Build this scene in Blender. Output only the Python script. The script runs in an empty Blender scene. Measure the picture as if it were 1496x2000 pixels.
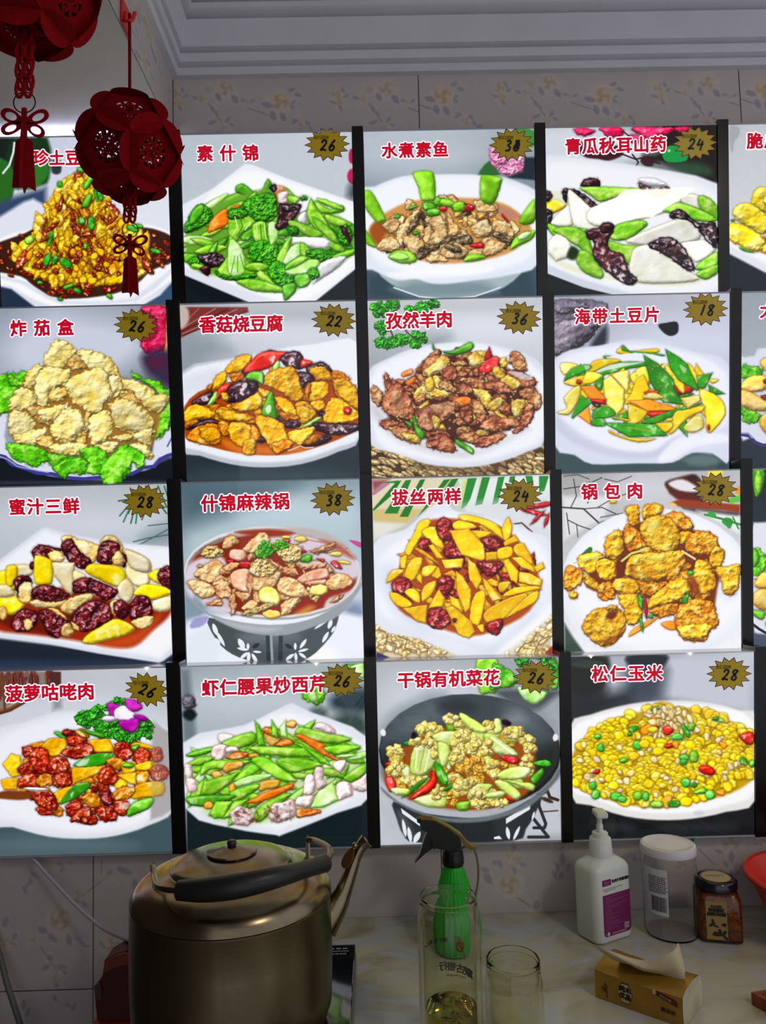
import bpy, bmesh, math, random
import numpy as np
from mathutils import Vector, Matrix
C = bpy.context.scene.collection
SC = bpy.context.scene
# ------------------------------------------------------------------ camera, world, lamp, exposure
CP = np.array([0, -1.21, .54]); F0 = 1500.0
def _axes(p, y, r):
    cp, sp, cy, sy, cr, sr = math.cos(p), math.sin(p), math.cos(y), math.sin(y), math.cos(r), math.sin(r)
    f = np.array([sy*cp, cy*cp, sp]); rt = np.array([cy, -sy, 0]); up = np.cross(rt, f)
    return rt*cr+up*sr, -rt*sr+up*cr, f
RT, UP, FW = _axes(math.radians(4.092), math.radians(.643), math.radians(-1.4407))
cam = bpy.data.objects.new('camera', bpy.data.cameras.new('camera')); C.objects.link(cam)
m = Matrix.Identity(4)
for i in range(3): m[i][0], m[i][1], m[i][2], m[i][3] = RT[i], UP[i], -FW[i], CP[i]
cam.matrix_world = m
cam.data.sensor_fit = 'VERTICAL'; cam.data.sensor_height = 36; cam.data.lens = 36*F0/2000; cam.data.clip_start = .02
SC.camera = cam
def at(px, py, X=None, Y=None, Z=None):      # a pixel of the photograph turned into a point of the place, on a plane
    d = FW*F0+RT*(px-748)+UP*(1000-py)
    t = (X-CP[0])/d[0] if X is not None else (Y-CP[1])/d[1] if Y is not None else (Z-CP[2])/d[2]
    return CP+d*t
def proj(P):
    q = np.array(P)-CP; z = q@FW; return 748+F0*(q@RT)/z, 1000-F0*(q@UP)/z
w = bpy.data.worlds.new('world'); SC.world = w; w.use_nodes = True
w.node_tree.nodes['Background'].inputs[0].default_value = (.60, .60, .68, 1); w.node_tree.nodes['Background'].inputs[1].default_value = 1.05
SC.view_settings.view_transform = 'Standard'; SC.view_settings.look = 'None'; SC.view_settings.exposure = 0; SC.view_settings.gamma = 1
SC.view_settings.use_curve_mapping = False
try: SC.cycles.use_denoising = True
except Exception: pass
LAMP_AT, LAMP_E, PRINT_E = (.955, -1.53, 1.485), 34.0, .93
# ---------------------------------------------------------------- print painter (pure numpy; flat menu prints, wallpaper print)
import numpy as np
NR = np.random.RandomState(7)
def _noise(n=512):
    o = np.zeros((n, n)); a = 1.0
    for f in (64, 128, 256, 512):
        g = NR.rand(f, f); g = np.pad(g, ((0, 1), (0, 1)), 'wrap')
        t = np.arange(n)*f/n; i = t.astype(int); u = t-i; u = u*u*(3-2*u)
        r = g[i][:, :]*(1-u[:, None])+g[i+1]*u[:, None]
        r = r[:, i]*(1-u)+r[:, i+1]*u
        o += a*(r-.5); a *= .42
    return o/o.std()*.5
NZ = _noise()
def nz(X, Y, ns, sx=0, sy=0):
    f = 8.0/ns; a, b = (X*.8+Y*.6)*f+sx, (Y*.8-X*.6)*f+sy
    i, j = np.floor(a), np.floor(b); u, v = a-i, b-j; i = i.astype(int) % 512; j = j.astype(int) % 512; i1 = (i+1) % 512; j1 = (j+1) % 512
    return (NZ[j, i]*(1-u)+NZ[j, i1]*u)*(1-v)+(NZ[j1, i]*(1-u)+NZ[j1, i1]*u)*v
def hexc(s): return np.array([int(s[i:i+2], 16) for i in (0, 2, 4)])/255.0
def shp(k, v, r):
    if k in 'ps': 
        P = np.array(v, float).reshape(-1, 2)
        if k == 's': P = crm(P)
        return P
    cx, cy, a, b = v[:4]; w = np.radians(v[4] if len(v) > 4 else 0)
    if k == 'e': t = np.arange(14)*2*np.pi/14; q = np.stack([np.cos(t), np.sin(t)], 1)*(1+r.uniform(-.1, .1, (14, 1)))
    elif k == 'o': t = np.arange(28)*2*np.pi/28; q = np.stack([np.cos(t), np.sin(t)], 1)
    elif k == 'r': q = np.array([[-1, 0.15], [-.1, -1], [1, -.15], [.1, 1]])
    elif k == 'q': q = chk(np.array([[-1, -1], [1, -.9], [1, .95], [-.95, 1]]))
    elif k == 'l': t = np.linspace(-1, 1, 9); q = np.concatenate([np.stack([t, -(1-t*t)**.8], 1), np.stack([t[::-1], (1-t*t)**.8], 1)[1:-1]])
    elif k == 'k': q = chk(chk(np.array([[-1, -.2], [-.5, -1], [.5, -1], [1, -.2], [.8, .8], [.4, .5], [0, 0.1], [-.4, .5], [-.8, .8]])))
    elif k == 'z': q = np.stack([np.cos(np.arange(9)*.7), np.sin(np.arange(9)*.7)], 1)*r.uniform(.7, 1.1, (9, 1))
    q = q*[a, b]; c, s = np.cos(w), np.sin(w)
    return np.stack([cx+q[:, 0]*c-q[:, 1]*s, cy+q[:, 0]*s+q[:, 1]*c], 1)
def crm(P):
    a, b, c, d = np.roll(P, 1, 0), P, np.roll(P, -1, 0), np.roll(P, -2, 0); o = []
    for t in (0, .33, .67): o.append(.5*(2*b+(c-a)*t+(2*a-5*b+4*c-d)*t*t+(3*b-a-3*c+d)*t**3))
    return np.stack(o, 1).reshape(-1, 2)
def chk(P):
    N = np.roll(P, -1, 0)
    return np.stack([P*.75+N*.25, P*.25+N*.75], 1).reshape(-1, 2)
def sdf(P, X, Y):
    d = np.full(X.shape, 1e9); ins = np.zeros(X.shape, bool); n = len(P)
    for i in range(n):
        x0, y0 = P[i]; x1, y1 = P[(i+1) % n]; ex, ey = x1-x0, y1-y0; L = ex*ex+ey*ey
        if L < 1e-9: continue
        t = np.clip(((X-x0)*ex+(Y-y0)*ey)/L, 0, 1)
        d = np.minimum(d, (X-x0-t*ex)**2+(Y-y0-t*ey)**2)
        if y0 != y1: ins ^= ((y0 > Y) != (y1 > Y)) & (X < x0+(Y-y0)*ex/ey)
    return np.where(ins, 1, -1)*np.sqrt(d)
class Cv:
    def __init__(s, W, H, seed=1):
        s.W, s.H = W, H; s.a = np.ones((H, W, 3))*.8; s.r = np.random.RandomState(seed)
    def win(s, P, m):
        x0, y0 = np.floor(P.min(0)-m).astype(int); x1, y1 = np.ceil(P.max(0)+m).astype(int)+1
        x0, y0 = max(x0, 0), max(y0, 0); x1, y1 = min(x1, s.W), min(y1, s.H)
        if x1-x0 < 2 or y1-y0 < 2: return None
        Y, X = np.mgrid[y0:y1, x0:x1].astype(float); return slice(y0, y1), slice(x0, x1), X, Y
    def grad(s, c):
        u = np.linspace(0, 1, s.W)[None, :, None]; v = np.linspace(0, 1, s.H)[:, None, None]
        a, b, d, e = [hexc(k) for k in c]; s.a = (a*(1-u)+b*u)*(1-v)+(d*(1-u)+e*u)*v
        Y, X = np.mgrid[0:s.H, 0:s.W]; s.a = s.a*(1+.012*nz(X, Y, 5)[..., None])
    def flat(s, P, col, soft=1, al=1, wob=0, tex=0, ns=5):
        w = s.win(P, soft+2)
        if w is None: return
        ys, xs, X, Y = w; ox = s.r.randint(512)
        if wob: X = X+wob*nz(X, Y, 10, ox); Y = Y+wob*nz(X, Y, 10, 90, ox)
        d = sdf(P, X, Y); m = (np.clip(d/soft+.5, 0, 1)*al)[..., None]
        c = hexc(col)*(1+tex*nz(X, Y, ns, ox)[..., None]) if tex else hexc(col)
        s.a[ys, xs] = s.a[ys, xs]*(1-m)+c*m
    def piece(s, P, st, k=1):
        ca, cb, rc, bump, ns, ew, gl, wob = st
        w = s.win(P, 5)
        if w is None: return
        ys, xs, X, Y = w; ox, oy = s.r.randint(512, size=2)
        X2 = X+wob*nz(X, Y, 6, ox, oy); Y2 = Y+wob*nz(X, Y, 6, oy, ox)
        d = sdf(P, X2, Y2); al = np.clip(d+.5, 0, 1)[..., None]
        sh = np.clip((d+3.5)/5, 0, 1)[..., None]*.5
        t = np.clip(d/ew, 0, 1); ns = ns*1.35; n1 = nz(X, Y, ns, ox, oy); n2 = nz(X, Y, ns*2.2, oy, ox)
        h = ew*.62*np.sqrt(np.clip(1-(1-t)**2, 0, 1))+bump*.5*n1+bump*.9*n2
        gy, gx = np.gradient(h); L = 1/np.sqrt(gx*gx+gy*gy+1)
        lam = np.clip((.35*gx+.62*gy+.72)*L, 0, 1.2)
        f = (.32+.86*lam)[..., None]
        u = np.clip(.5+.8*n2+.35*n1, 0, 1)[..., None]
        v = s.r.uniform(.9, 1.1)
        c = hexc(ca)*(1-u)+hexc(cb)*u; g = c.mean(-1, keepdims=True); c = np.clip(g+(c-g)*1.2, 0, 1.1)*f*v*1.06
        rm = (np.exp(-np.clip(d, 0, 99)/1.6)*.75)[..., None]
        c = c*(1-rm)+hexc(rc)*rm
        if gl:
            sp = np.clip((.25*gx+.5*gy+.85)*L-.86, 0, 1)*9
            bl = np.clip(n1*1.2+n2*.8-.75, 0, 1)*1.6
            q = (np.clip(sp*.5+bl, 0, 1)*gl)[..., None]*np.clip(t*2-.3, 0, 1)[..., None]; c = c*(1-q)+q
        b = s.a[ys, xs]; b = b*(1-sh)+hexc(rc)*.6*sh if k else b
        s.a[ys, xs] = b*(1-al)+np.clip(c, 0, 1)*al
    def line(s, P, col, w, al=1):
        P = np.array(P, float).reshape(-1, 2)
        q = s.win(P, w+2)
        if q is None: return
        ys, xs, X, Y = q; d = np.full(X.shape, 1e9)
        for (x0, y0), (x1, y1) in zip(P[:-1], P[1:]):
            ex, ey = x1-x0, y1-y0; L = ex*ex+ey*ey+1e-9
            t = np.clip(((X-x0)*ex+(Y-y0)*ey)/L, 0, 1); d = np.minimum(d, np.hypot(X-x0-t*ex, Y-y0-t*ey))
        m = (np.clip(w/2-d+.5, 0, 1)*al)[..., None]; s.a[ys, xs] = s.a[ys, xs]*(1-m)+hexc(col)*m
# style: colour a, colour b, rim, bump, noise size, edge width, gloss, wobble
ST = {k: (v.split()[:3]+[float(x) for x in v.split()[3:]]) for k, v in dict(
 broc='2a7e14 56b428 0a480a 2.6 2.2 14 .2 1.5', stem='78bc2c b0dc58 3a8c14 .8 6 8 .3 .6', gpep='4a9c1c 7cc838 185c0e .5 7 7 .5 .5',
 cel='74bc28 b4e45c 3c8c14 .6 7 7 .35 .5', celw='b8ee80 e2fac8 6cb83a .6 6 6 .3 .5', grn='2f9c22 5cc43a 0c5010 .8 4 4 .4 .8', dgrn='1f7a1c 3c9c30 0a3c0a .6 6 4 .35 .3',
 wht='eceef2 fbfbfd c8cad2 .5 8 9 .2 .6', yam='f1f0e2 fcfbf4 cfc9a0 .5 9 8 .1 .5', car='f07a20 ff9a3c b8440c .8 6 6 .5 .6',
 fung='2c1218 5a2a30 12060a 2.2 6 9 .7 1.2', fungk='20161c 4a3038 0c080c 2.4 5 7 .75 1.5', mush='2e1a28 54303c 120810 2.2 5 9 .8 1',
 fish='e0b87c f4dca8 6a4020 1.9 5 6 .25 2.5', fishk='4c4030 8a7450 2a1c14 2.4 4 5 .4 2', batter='ecd684 f9ecb0 b88a3c 2.0 7 13 .2 2.8', batd='dcb060 f2dc98 9a6420 2.4 5 9 .2 2',
 lett='4aa818 88d838 246c0e 1.8 6 8 .35 2.5', tofu='e8a81c fccc3c 8a3c08 2 6 6 .35 1.6', tofud='c87414 f0a828 6a2406 2 5 6 .4 1.6', redp='d4200c f0483c 780c06 .7 6 8 .7 .5',
 meat='8c4a34 c8865c 40140e 2.8 5 7 .3 2.2', meatl='b87850 dcae74 4c2012 2.6 4 6 .3 2', mshr='e8c04c fae890 8a5018 1.8 5 7 .3 1.5', chil='c01420 e84040 580610 1 5 5 .7 .8',
 kelp='2a8a14 4aa828 0c4c08 .5 7 2.5 .5 .2', pot='f0cc14 fce650 b08408 .5 8 4 .3 .4', potl='f0dc60 fcf4a8 b89820 .5 8 5 .3 .5', carr='f8a01c ffb83c c85008 .4 8 3 .3 .3',
 date='781418 a82c28 30060a 2.4 4 8 .6 1.2', dated='40101a 7c2028 1c040a 2.4 4 8 .62 1.2', datt='f0cc80 fae4ac a86c28 1.6 6 7 .4 1.2', applew='f4e4b4 fcf4d8 d0a860 .6 8 8 .25 .5', appley='f8d808 fff050 c89408 .6 8 8 .45 .5',
 hptof='dcac78 f2d4a0 8c4c28 1.6 4 6 .2 1.2', hpmt='c88c60 ecc090 74341c 2.2 4 6 .3 2', sausg='f0b090 fcd0b4 b86850 .8 6 5 .3 .5', hppot='f4dc70 fcf0a4 b88c30 .6 6 5 .25 .6', grain='d8b870 f4e0a8 7c5424 2.6 2.5 6 .3 2',
 sweet='f8c40c ffe038 b86808 .6 7 3.5 .45 .6', sweetd='e8a00c fcc830 a04c08 .8 5 4 .5 .8', batg='e0a414 fcd448 8c3c06 2.4 5 9 .3 2', batgd='c87c10 f0b430 742c06 2.4 4 7 .4 2',
 pork='9c1c10 cc481c 480806 2.4 4 7 .7 1.4', porky='d88418 f0b838 782408 2 5 6 .7 1.4', pine='f8b80c ffd83c b46808 .9 6 4 .4 .6', parsl='2c9420 58c83c 0c4c10 3.4 2 8 .3 2.5',
 orch='a8189c d848c8 6c1070 .7 8 8 .1 .6', orchl='f0d0f0 fff4ff c080c0 .6 6 6 .1 .6', shrim='f8dcdc fff2f0 d8a0a0 1 5 9 .5 .6', cash='e8a840 f8cc70 a05c18 .8 6 6 .5 .6', cashd='b86420 e09038 70300c 1.2 4 5 .6 .8',
 caul='e8d878 f8efb0 b89438 1.4 3 7 .1 1.4', cauls='d8ec80 f0fac0 90b040 .7 8 7 .2 .6', caulb='d89c3c f0c860 a06818 1.6 2.4 6 .2 1.6', corn='fcd408 ffee50 d09808 .3 6 4.5 .5 .2', matw='d4b880 f0dcae 503818 1.2 3 7 .15 .6', cornp='f4dc98 fdf4d0 c89850 .4 6 4 .4 .2',
 pea='48b83c 84dc68 1c7c20 .3 6 5 .5 .2', tempura='ecd020 faee80 c89c18 1.8 7 14 .15 1.5', dump='f0bc50 fadc90 b87820 .9 8 12 .2 .8', shred='f8c414 fce048 b86408 2.2 5 6 .6 1.8', sauce='8c2408 c85010 480c04 2 3 5 .8 1.6',
 pinkf='e888b8 fcc4dc b85088 2.4 3 8 .1 2', redf='d01850 ec4878 700c30 1.6 6 10 .3 1.5', rock='706878 9c94a0 38343c 2 6 20 .1 2', bokc='74b41c a4dc50 58a418 .7 10 12 .25 .4', stick='8c3c34 b86858 4c1c18 .6 8 3 .3 .3'
 ).items()}
def paint(txt, quad, W=292, H=300, seed=1):
    cv = Cv(W, H, seed); q = np.array(quad, float)
    A = np.stack([q[1]-q[0], q[3]-q[0]], 1)
    A = np.stack([((q[1]-q[0])+(q[2]-q[3]))/2, ((q[3]-q[0])+(q[2]-q[1]))/2], 1); Ai = np.linalg.inv(A); c0 = q.mean(0)
    V = [0, 0, 1.0]
    def M(P): 
        P = np.asarray(P, float)*V[2]+[V[0], V[1]]
        return ((P-c0)@Ai.T+.5)*[W-1, H-1]
    for ln in txt.strip().split('\n'):
        t = ln.replace(',', ' ').split(); k = t[0]
        if k == 'V': V = [float(x) for x in t[1:4]]
        elif k == 'G': cv.grad(t[1:5])
        elif k == 'F':
            v = [float(x) for x in t[5:]]; cv.flat(M(shp(t[4], v, cv.r)), t[1], float(t[2]), float(t[3]))
        elif k == 'W':   # wobbly textured fill: col soft wob tex ns shape
            v = [float(x) for x in t[7:]]; cv.flat(M(shp(t[6], v, cv.r)), t[1], float(t[2]), 1, float(t[3]), float(t[4]), float(t[5]))
        elif k == 'L': cv.line(M(np.array([float(x) for x in t[3:]]).reshape(-1, 2)), t[1], float(t[2]))
        elif k == 'N':   # n style shape a b rot rotv region
            n, a, b, ro, rv = int(t[1]), *[float(x) for x in t[4:8]]
            R = np.array([float(x) for x in t[8:]]).reshape(-1, 2); out = []
            while len(out) < n:
                p = cv.r.uniform(R.min(0), R.max(0), (n*2, 2)); ok = sdf(R, p[:, 0], p[:, 1]) > 0; out += list(p[ok])
            out = sorted(out[:n], key=lambda p: p[1]); sty = t[2].split('+')
            for p in out:
                g = cv.r.uniform(.75, 1.25); sn = sty[cv.r.randint(len(sty))]
                cv.piece(M(shp(t[3], [p[0], p[1], a*g, b*g*cv.r.uniform(.85, 1.15), ro+rv*cv.r.uniform(-1, 1)], cv.r)), ST[sn])
        elif k == 'C':   # cauliflower / parsley cluster: style n r cx cy a b
            n = int(t[2]); r0, cx, cy, a, b = [float(x) for x in t[3:8]]
            for i in range(n):
                w = cv.r.uniform(0, 6.28); g = cv.r.uniform(0, 1)**.5
                cv.piece(M(shp('e', [cx+a*g*np.cos(w), cy+b*g*np.sin(w), r0, r0], cv.r)), ST[t[1]], 0)
        else:            # style shape numbers
            for sn in [k]: cv.piece(M(shp(t[1], [float(x) for x in t[2:]], cv.r)), ST[sn])
    return np.clip(cv.a, 0, 1)
ART = {}  # greyer upper backgrounds also carry the panels' backlight falloff, painted into the print
ART['1,1'] = '''V 0 0 .31
G c4cadc d8dcec f4f6fc f8faff
F 16201c 3 1 p -60,860 95,862 90,960 30,1100 -60,1300
F 14351a 8 1 s 90,870 300,870 310,1120 240,1170 60,1180 40,1000
F 2a6a22 4 1 s -60,1010 50,1020 95,1130 60,1280 -60,1330
F 2c7a24 6 1 s 170,1040 300,1030 300,1110 230,1180 160,1180
L e0e8f0 4 20,1090 60,1040 85,960 92,900
F 35486a 14 1 p -60,1300 80,1240 290,1180 290,1290 190,1290 -60,1420
F 30363c 4 1 s 330,1010 380,1010 385,1080 355,1098 325,1080
F e4e8f4 8 1 p -60,1400 150,1270 210,1250 280,1290 420,1300 1070,1370 1070,1700 -60,1700
F fcfcff 5 1 s -60,1540 200,1440 700,1400 960,1420 1110,1500 1110,1700 960,1780 830,1860 640,1890 420,1890 300,1860 180,1780 -60,1730
F 3c2014 4 1 s -70,1560 150,1470 280,1420 560,1450 860,1430 1000,1450 1100,1510 1100,1640 960,1700 860,1790 720,1850 500,1880 330,1870 210,1800 130,1740 -70,1690
N 190 sauce e 22 13 0 60 -60,1560 200,1460 900,1440 1080,1530 1060,1650 900,1750 700,1860 340,1880 150,1760 -60,1690
N 50 redp e 14 8 0 60 150,1700 900,1650 840,1780 600,1870 300,1850
F dfe4f4 6 1 p -60,1715 150,1770 300,1860 420,1900 640,1902 840,1880 960,1790 1110,1665 1110,1800 900,1905 700,1990 -60,1990
F ffffff 6 1 p -60,1740 130,1785 290,1880 400,1920 660,1922 860,1900 990,1810 1110,1690 1110,1740 950,1860 880,1905 560,1935 330,1932 220,1890 60,1800 -60,1790
F 223246 5 1 p -60,1790 70,1820 200,1920 260,1960 -60,1960
F 3a5272 5 1 p 890,1930 1010,1860 1110,1750 1110,1960 870,1950
shred s 470,1090 540,1075 600,1130 660,1240 740,1350 860,1450 930,1560 950,1680 860,1760 640,1800 400,1790 230,1740 80,1640 110,1540 240,1430 300,1280 380,1150
F d8560c 10 .5 s 330,1300 420,1300 330,1600 250,1600
F c8480c 10 .5 s 560,1250 640,1400 620,1500 560,1450
N 90 shred+shred+sweet+sauce l 85 30 95 40 470,1090 540,1075 640,1220 760,1370 900,1500 940,1660 820,1750 400,1780 230,1720 100,1620 250,1430 330,1260
N 110 shred+shred+sweet+sweetd z 44 24 80 50 470,1090 540,1075 640,1220 760,1370 900,1500 920,1660 800,1740 400,1770 230,1710 130,1620 260,1430 340,1260
N 60 sauce+sauce+sweetd l 50 12 100 60 470,1110 560,1150 700,1370 860,1560 860,1700 600,1760 230,1710 140,1600 280,1400
N 60 sweet+sweet+sauce e 22 18 0 90 230,1600 860,1560 900,1700 600,1790 230,1740
gpep q 510 1070 26 18 10
gpep q 555 1150 48 20 -60
gpep q 550 1265 50 24 -62
grn q 575 1405 22 42 0
grn q 515 1390 22 26 0
grn q 605 1220 50 12 80
grn q 632 1235 30 17 70
grn q 375 1160 18 20 0
grn q 318 1500 50 13 -75
grn q 297 1635 42 20 -70
grn q 345 1635 34 15 -75
grn q 412 1655 42 26 35
stem q 185 1510 30 26 -30
gpep q 540 1550 14 20 0
gpep q 430 1805 36 16 -20
grn q 485 1830 28 14 20
gpep q 690 1868 22 14 40
grn q 835 1440 40 16 20
grn q 870 1422 30 14 10
grn q 980 1580 34 16 20
grn q 250 1780 18 12 0
grn q 380 1885 16 10 0'''
ART['1,2'] = '''V 340 240 .2473
G b8c2cc c4ccd4 d0d6e0 ccd2de
F c8ced8 60 .8 e 900,300 420,200
F c01850 3 1 e 1405 260 28 60
F c81c50 3 1 e 1400 420 32 60
F 20242a 20 .8 e 1420 540 50 70
F 101c20 2 1 p 0,1130 700,1300 1500,1080 1500,1500 0,1500
F eef1fa 4 1 p 20,670 300,520 520,350 560,322 620,330 900,440 1500,650 1500,1100 1080,1440 640,1440 60,1190 20,1180
F fcfdff 8 1 s 200,650 550,380 900,460 1480,700 1480,1060 1050,1400 760,1400 100,1150 60,1000
F e2e4f2 5 .8 p 60,1130 250,1190 640,1350 800,1400 760,1430 620,1425 60,1190
F 0c1418 6 .3 p 60,1200 620,1430 60,1440
wht q 120 895 60 20 -15
stem s 90,890 250,800 262,830 130,930 80,930
gpep l 240 940 190 60 -18
stem s 80,950 430,820 420,910 90,980
wht s 75,990 430,905 430,960 240,1030 80,1030
stem q 150 1050 90 26 5
stem s 250,640 540,540 640,560 560,640 340,700
cel s 320,650 540,535 640,570 500,640 340,700
celw s 240,650 400,560 420,580 300,680
gpep s 490,500 550,480 640,550 700,530 690,580 560,570 490,545
gpep s 690,550 735,445 770,480 790,600 770,640 700,600
F 6aa82c 10 1 s 120,860 300,660 550,560 800,520 1050,640 1400,800 1400,1040 1100,1230 900,1330 600,1230 300,1200 100,1100
N 50 cel+stem+gpep+celw l 120 34 -20 50 120,900 500,620 1000,600 1350,850 1300,1050 900,1250 400,1180
broc s 85,800 170,660 230,640 300,700 290,770 210,830 90,870
gpep s 140,700 210,640 240,680 180,780 120,800
car s 265,855 300,760 390,680 430,700 430,790 300,860
car q 490 665 36 20 -20
stem s 880,505 950,570 920,590 860,530
sausg s 780,500 860,500 880,560 900,600 880,640 830,630 800,570
fungk e 785 510 30 30 0
car s 800,570 850,530 910,600 890,640 830,640
shrim s 820,560 900,540 900,620 850,640 820,620
wht s 930,640 1010,570 1080,600 1070,690 960,720
stem s 900,570 990,590 960,640 900,620
broc e 1025 590 30 22 0
stem s 1050,690 1080,600 1120,650 1350,1000 1230,980 1060,760
cel s 1110,610 1230,680 1300,650 1340,655 1335,700 1190,720 1130,680
stem q 1230 640 110 22 20
gpep s 1200,760 1420,800 1410,900 1290,880
stem s 1200,720 1400,790 1350,830 1220,790
cel l 1200 850 160 36 45
broc e 1350 890 60 90 0
fung s 1310,820 1360,830 1400,930 1370,930
gpep s 560,720 700,780 660,800 540,750
broc s 520,660 600,590 700,555 790,560 815,640 810,740 720,790 600,760 540,720
broc e 500 700 75 40 -10
stem s 440,720 520,700 600,740 640,790 530,880 480,960 430,900
broc s 430,690 560,680 570,740 440,760
L d8f8a0 2 480,740 500,820 450,900
L 2c8a18 2 520,740 540,820 490,900
L d8f8a0 2 600,790 560,840
gpep q 590 880 70 36 -35
stem s 620,800 720,780 740,900 780,960 640,940
L d0f490 2 650,800 660,910
L 2c8a18 2 680,800 690,920
L d0f490 2 710,790 725,910
broc s 590,980 640,930 800,950 830,1040 790,1110 700,1120 600,1070
celw s 740,800 800,780 840,850 800,940 760,960
fung s 830,640 900,640 1000,640 1000,680 940,770 860,840 800,830 820,730
fungk s 850,640 900,650 990,640 970,690 870,700
wht s 980,740 1040,700 1045,800 985,790
gpep s 830,850 900,830 980,850 970,890 830,890
stem s 905,800 950,770 1165,860 1150,905 1080,910
broc e 940 850 50 36 0
wht s 890,905 1200,910 1200,995 940,960
cel s 810,1060 900,905 930,920 870,1110 820,1100
celw s 850,1120 920,980 1020,950 1000,1040 870,1135
stem s 1000,940 1080,1000 1040,1060 1000,1040
broc s 1050,1000 1200,1000 1320,1050 1160,1100 1060,1060
stem s 1250,1050 1420,990 1420,1040 1300,1080
wht s 1100,1260 1150,1110 1350,1050 1300,1140 1120,1260
gpep s 60,1030 200,1040 220,1080 90,1100
broc e 160 1095 50 40 0
cel q 190 1135 60 24 10
fungk s 180,1050 260,1030 330,1020 400,1070 380,1120 300,1140 250,1130
fung s 200,1160 250,1120 280,1130 270,1210
stem s 430,900 480,920 570,1060 640,1190 600,1230 400,1230 330,1180 420,1050
broc s 320,1170 420,1200 640,1190 650,1220 500,1245 380,1230
celw s 440,920 540,1000 560,1180 430,1190
L 5cae28 2 480,1050 450,1180
L 5cae28 2 500,1050 500,1180
L 5cae28 2 520,1040 560,1180
cel s 555,1130 640,1100 760,1130 700,1170 600,1170
broc s 740,1150 800,1090 900,1130 950,1220 930,1280 830,1290 760,1240
celw s 880,1160 960,1100 1120,1075 1145,1120 1060,1190 920,1200
cel s 880,1130 1000,1050 1060,1080 900,1160
broc e 1100 1190 50 50 0
gpep s 950,1210 1050,1190 1080,1250 1030,1300 970,1290
stem s 655,1180 700,1170 800,1280 720,1260 660,1220
stem s 500,1245 620,1230 750,1260 870,1310 850,1340 650,1330 520,1280
gpep s 860,1280 950,1265 960,1330 880,1405 860,1350'''
ART['1,3'] = '''V 700 240 .2473
G b4bec8 a8b2ba 5a6a74 40525a
F c8d0da 80 .8 e 500,250 500,160
F 4a8a3c 3 1 s 1230,50 1380,60 1390,180 1300,170
F 2f6a34 4 1 s 940,410 1030,300 1100,380 1110,410 1000,420
pinkf s 1040,200 1110,210 1300,260 1310,380 1200,430 1110,380 1050,320
pinkf e 1230 350 80 60
pinkf e 1110 290 60 50
F 1e2c38 5 1 p 1310,270 1395,270 1395,450 1180,430 1300,380
F 2c4450 40 1 p 30,1150 1400,1100 1410,1400 30,1440
F a8b8bc 4 1 s 160,1180 400,1200 1000,1200 1290,1160 1150,1300 900,1370 700,1395 480,1370 300,1300
F 6e8890 20 .8 e 700,1310 420,70
L d8e4e8 3 280,1300 480,1372 700,1392 920,1370 1120,1300
F e4ebf8 5 1 s 10,560 130,500 350,420 620,405 850,405 1000,415 1160,430 1400,530 1450,650 1430,1100 1200,1200 900,1245 700,1270 560,1265 450,1230 300,1240 110,1160 -20,1100
F f6f9ff 12 1 s 60,600 300,450 620,425 1000,430 1350,550 1420,700 1400,1000 1200,1130 800,1200 500,1190 200,1120 60,950
F ffffff 8 .8 e 650 1180 450 40 -3
F d89a50 6 1 s 90,830 180,730 400,620 700,590 1000,600 1200,660 1330,780 1360,860 1240,1000 1000,1080 650,1110 350,1050 170,1000 100,920
F 98400c 8 .8 s 85,850 150,770 250,800 200,900 150,960
F c08070 8 .8 s 1060,640 1200,680 1290,740 1200,760 1090,710
N 60 fish+fish+fish+fishk z 62 48 0 90 220,760 500,640 800,600 1050,640 1200,800 1260,900 1150,1000 900,1050 500,1070 200,980
N 16 dump e 26 18 0 90 300,700 700,640 1100,740 1100,900 400,900
fish s 190,800 280,750 320,800 280,880 210,850
fish s 300,870 440,690 500,680 450,800 380,900 320,1000
fishk s 420,770 490,690 500,720 460,820 380,880
fish s 520,760 650,730 700,800 700,900 620,970 560,900 600,840
fish s 700,700 760,780 800,860 720,880
fish s 350,880 500,920 520,960 450,1050 370,960
fish s 150,960 240,890 330,950 300,1010 180,1010
fishk s 450,1060 500,980 600,960 720,900 880,890 880,960 700,960 600,1010 480,1080
fish s 640,960 780,950 880,1010 780,1070 660,1060
fishk e 750 990 80 30 20
fish s 1050,780 1180,780 1230,880 1180,950 1080,900
fishk s 1060,850 1220,900 1200,950 1100,920
fish s 900,800 1020,760 1060,860 980,900 900,880
fish s 980,900 1160,950 1120,1020 1000,1050
fish s 540,1050 650,1040 700,1090 560,1100
fish s 920,600 1060,650 1080,700 950,700
fish s 380,600 440,630 430,680 370,680
chil s 640,650 690,660 690,700 640,690
chil s 820,680 860,640 920,660 900,690 840,700
chil s 880,960 980,945 990,985 910,985
chil s 1130,720 1180,760 1170,780
gpep q 560 660 60 36 10
gpep q 590 705 55 32 -8
gpep q 630 620 40 36 20
stem q 700 630 60 30 10
stem q 790 660 50 40 -20
gpep q 430 665 35 12 -15
grn e 305 738 22 16
gpep e 455 870 26 14
bokc s 430,400 500,378 580,385 605,450 605,600 560,615 500,610 470,500
bokc s 965,430 1010,410 1120,430 1130,470 1080,620 1020,640 960,590
bokc s 30,560 80,530 130,580 215,750 190,780 140,780 50,660
bokc s 1270,780 1320,680 1400,600 1400,760 1330,805
bokc s 40,840 80,870 140,980 60,950
bokc s 235,1060 300,1005 420,1020 460,1090 380,1110 320,1105
celw s 240,1060 320,1020 400,1060 340,1085
bokc s 1200,1000 1240,900 1360,850 1400,860 1370,920 1270,970
celw e 1310 890 60 26 -25
bokc s 830,1090 880,1035 980,1040 1000,1070 900,1095'''
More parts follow.
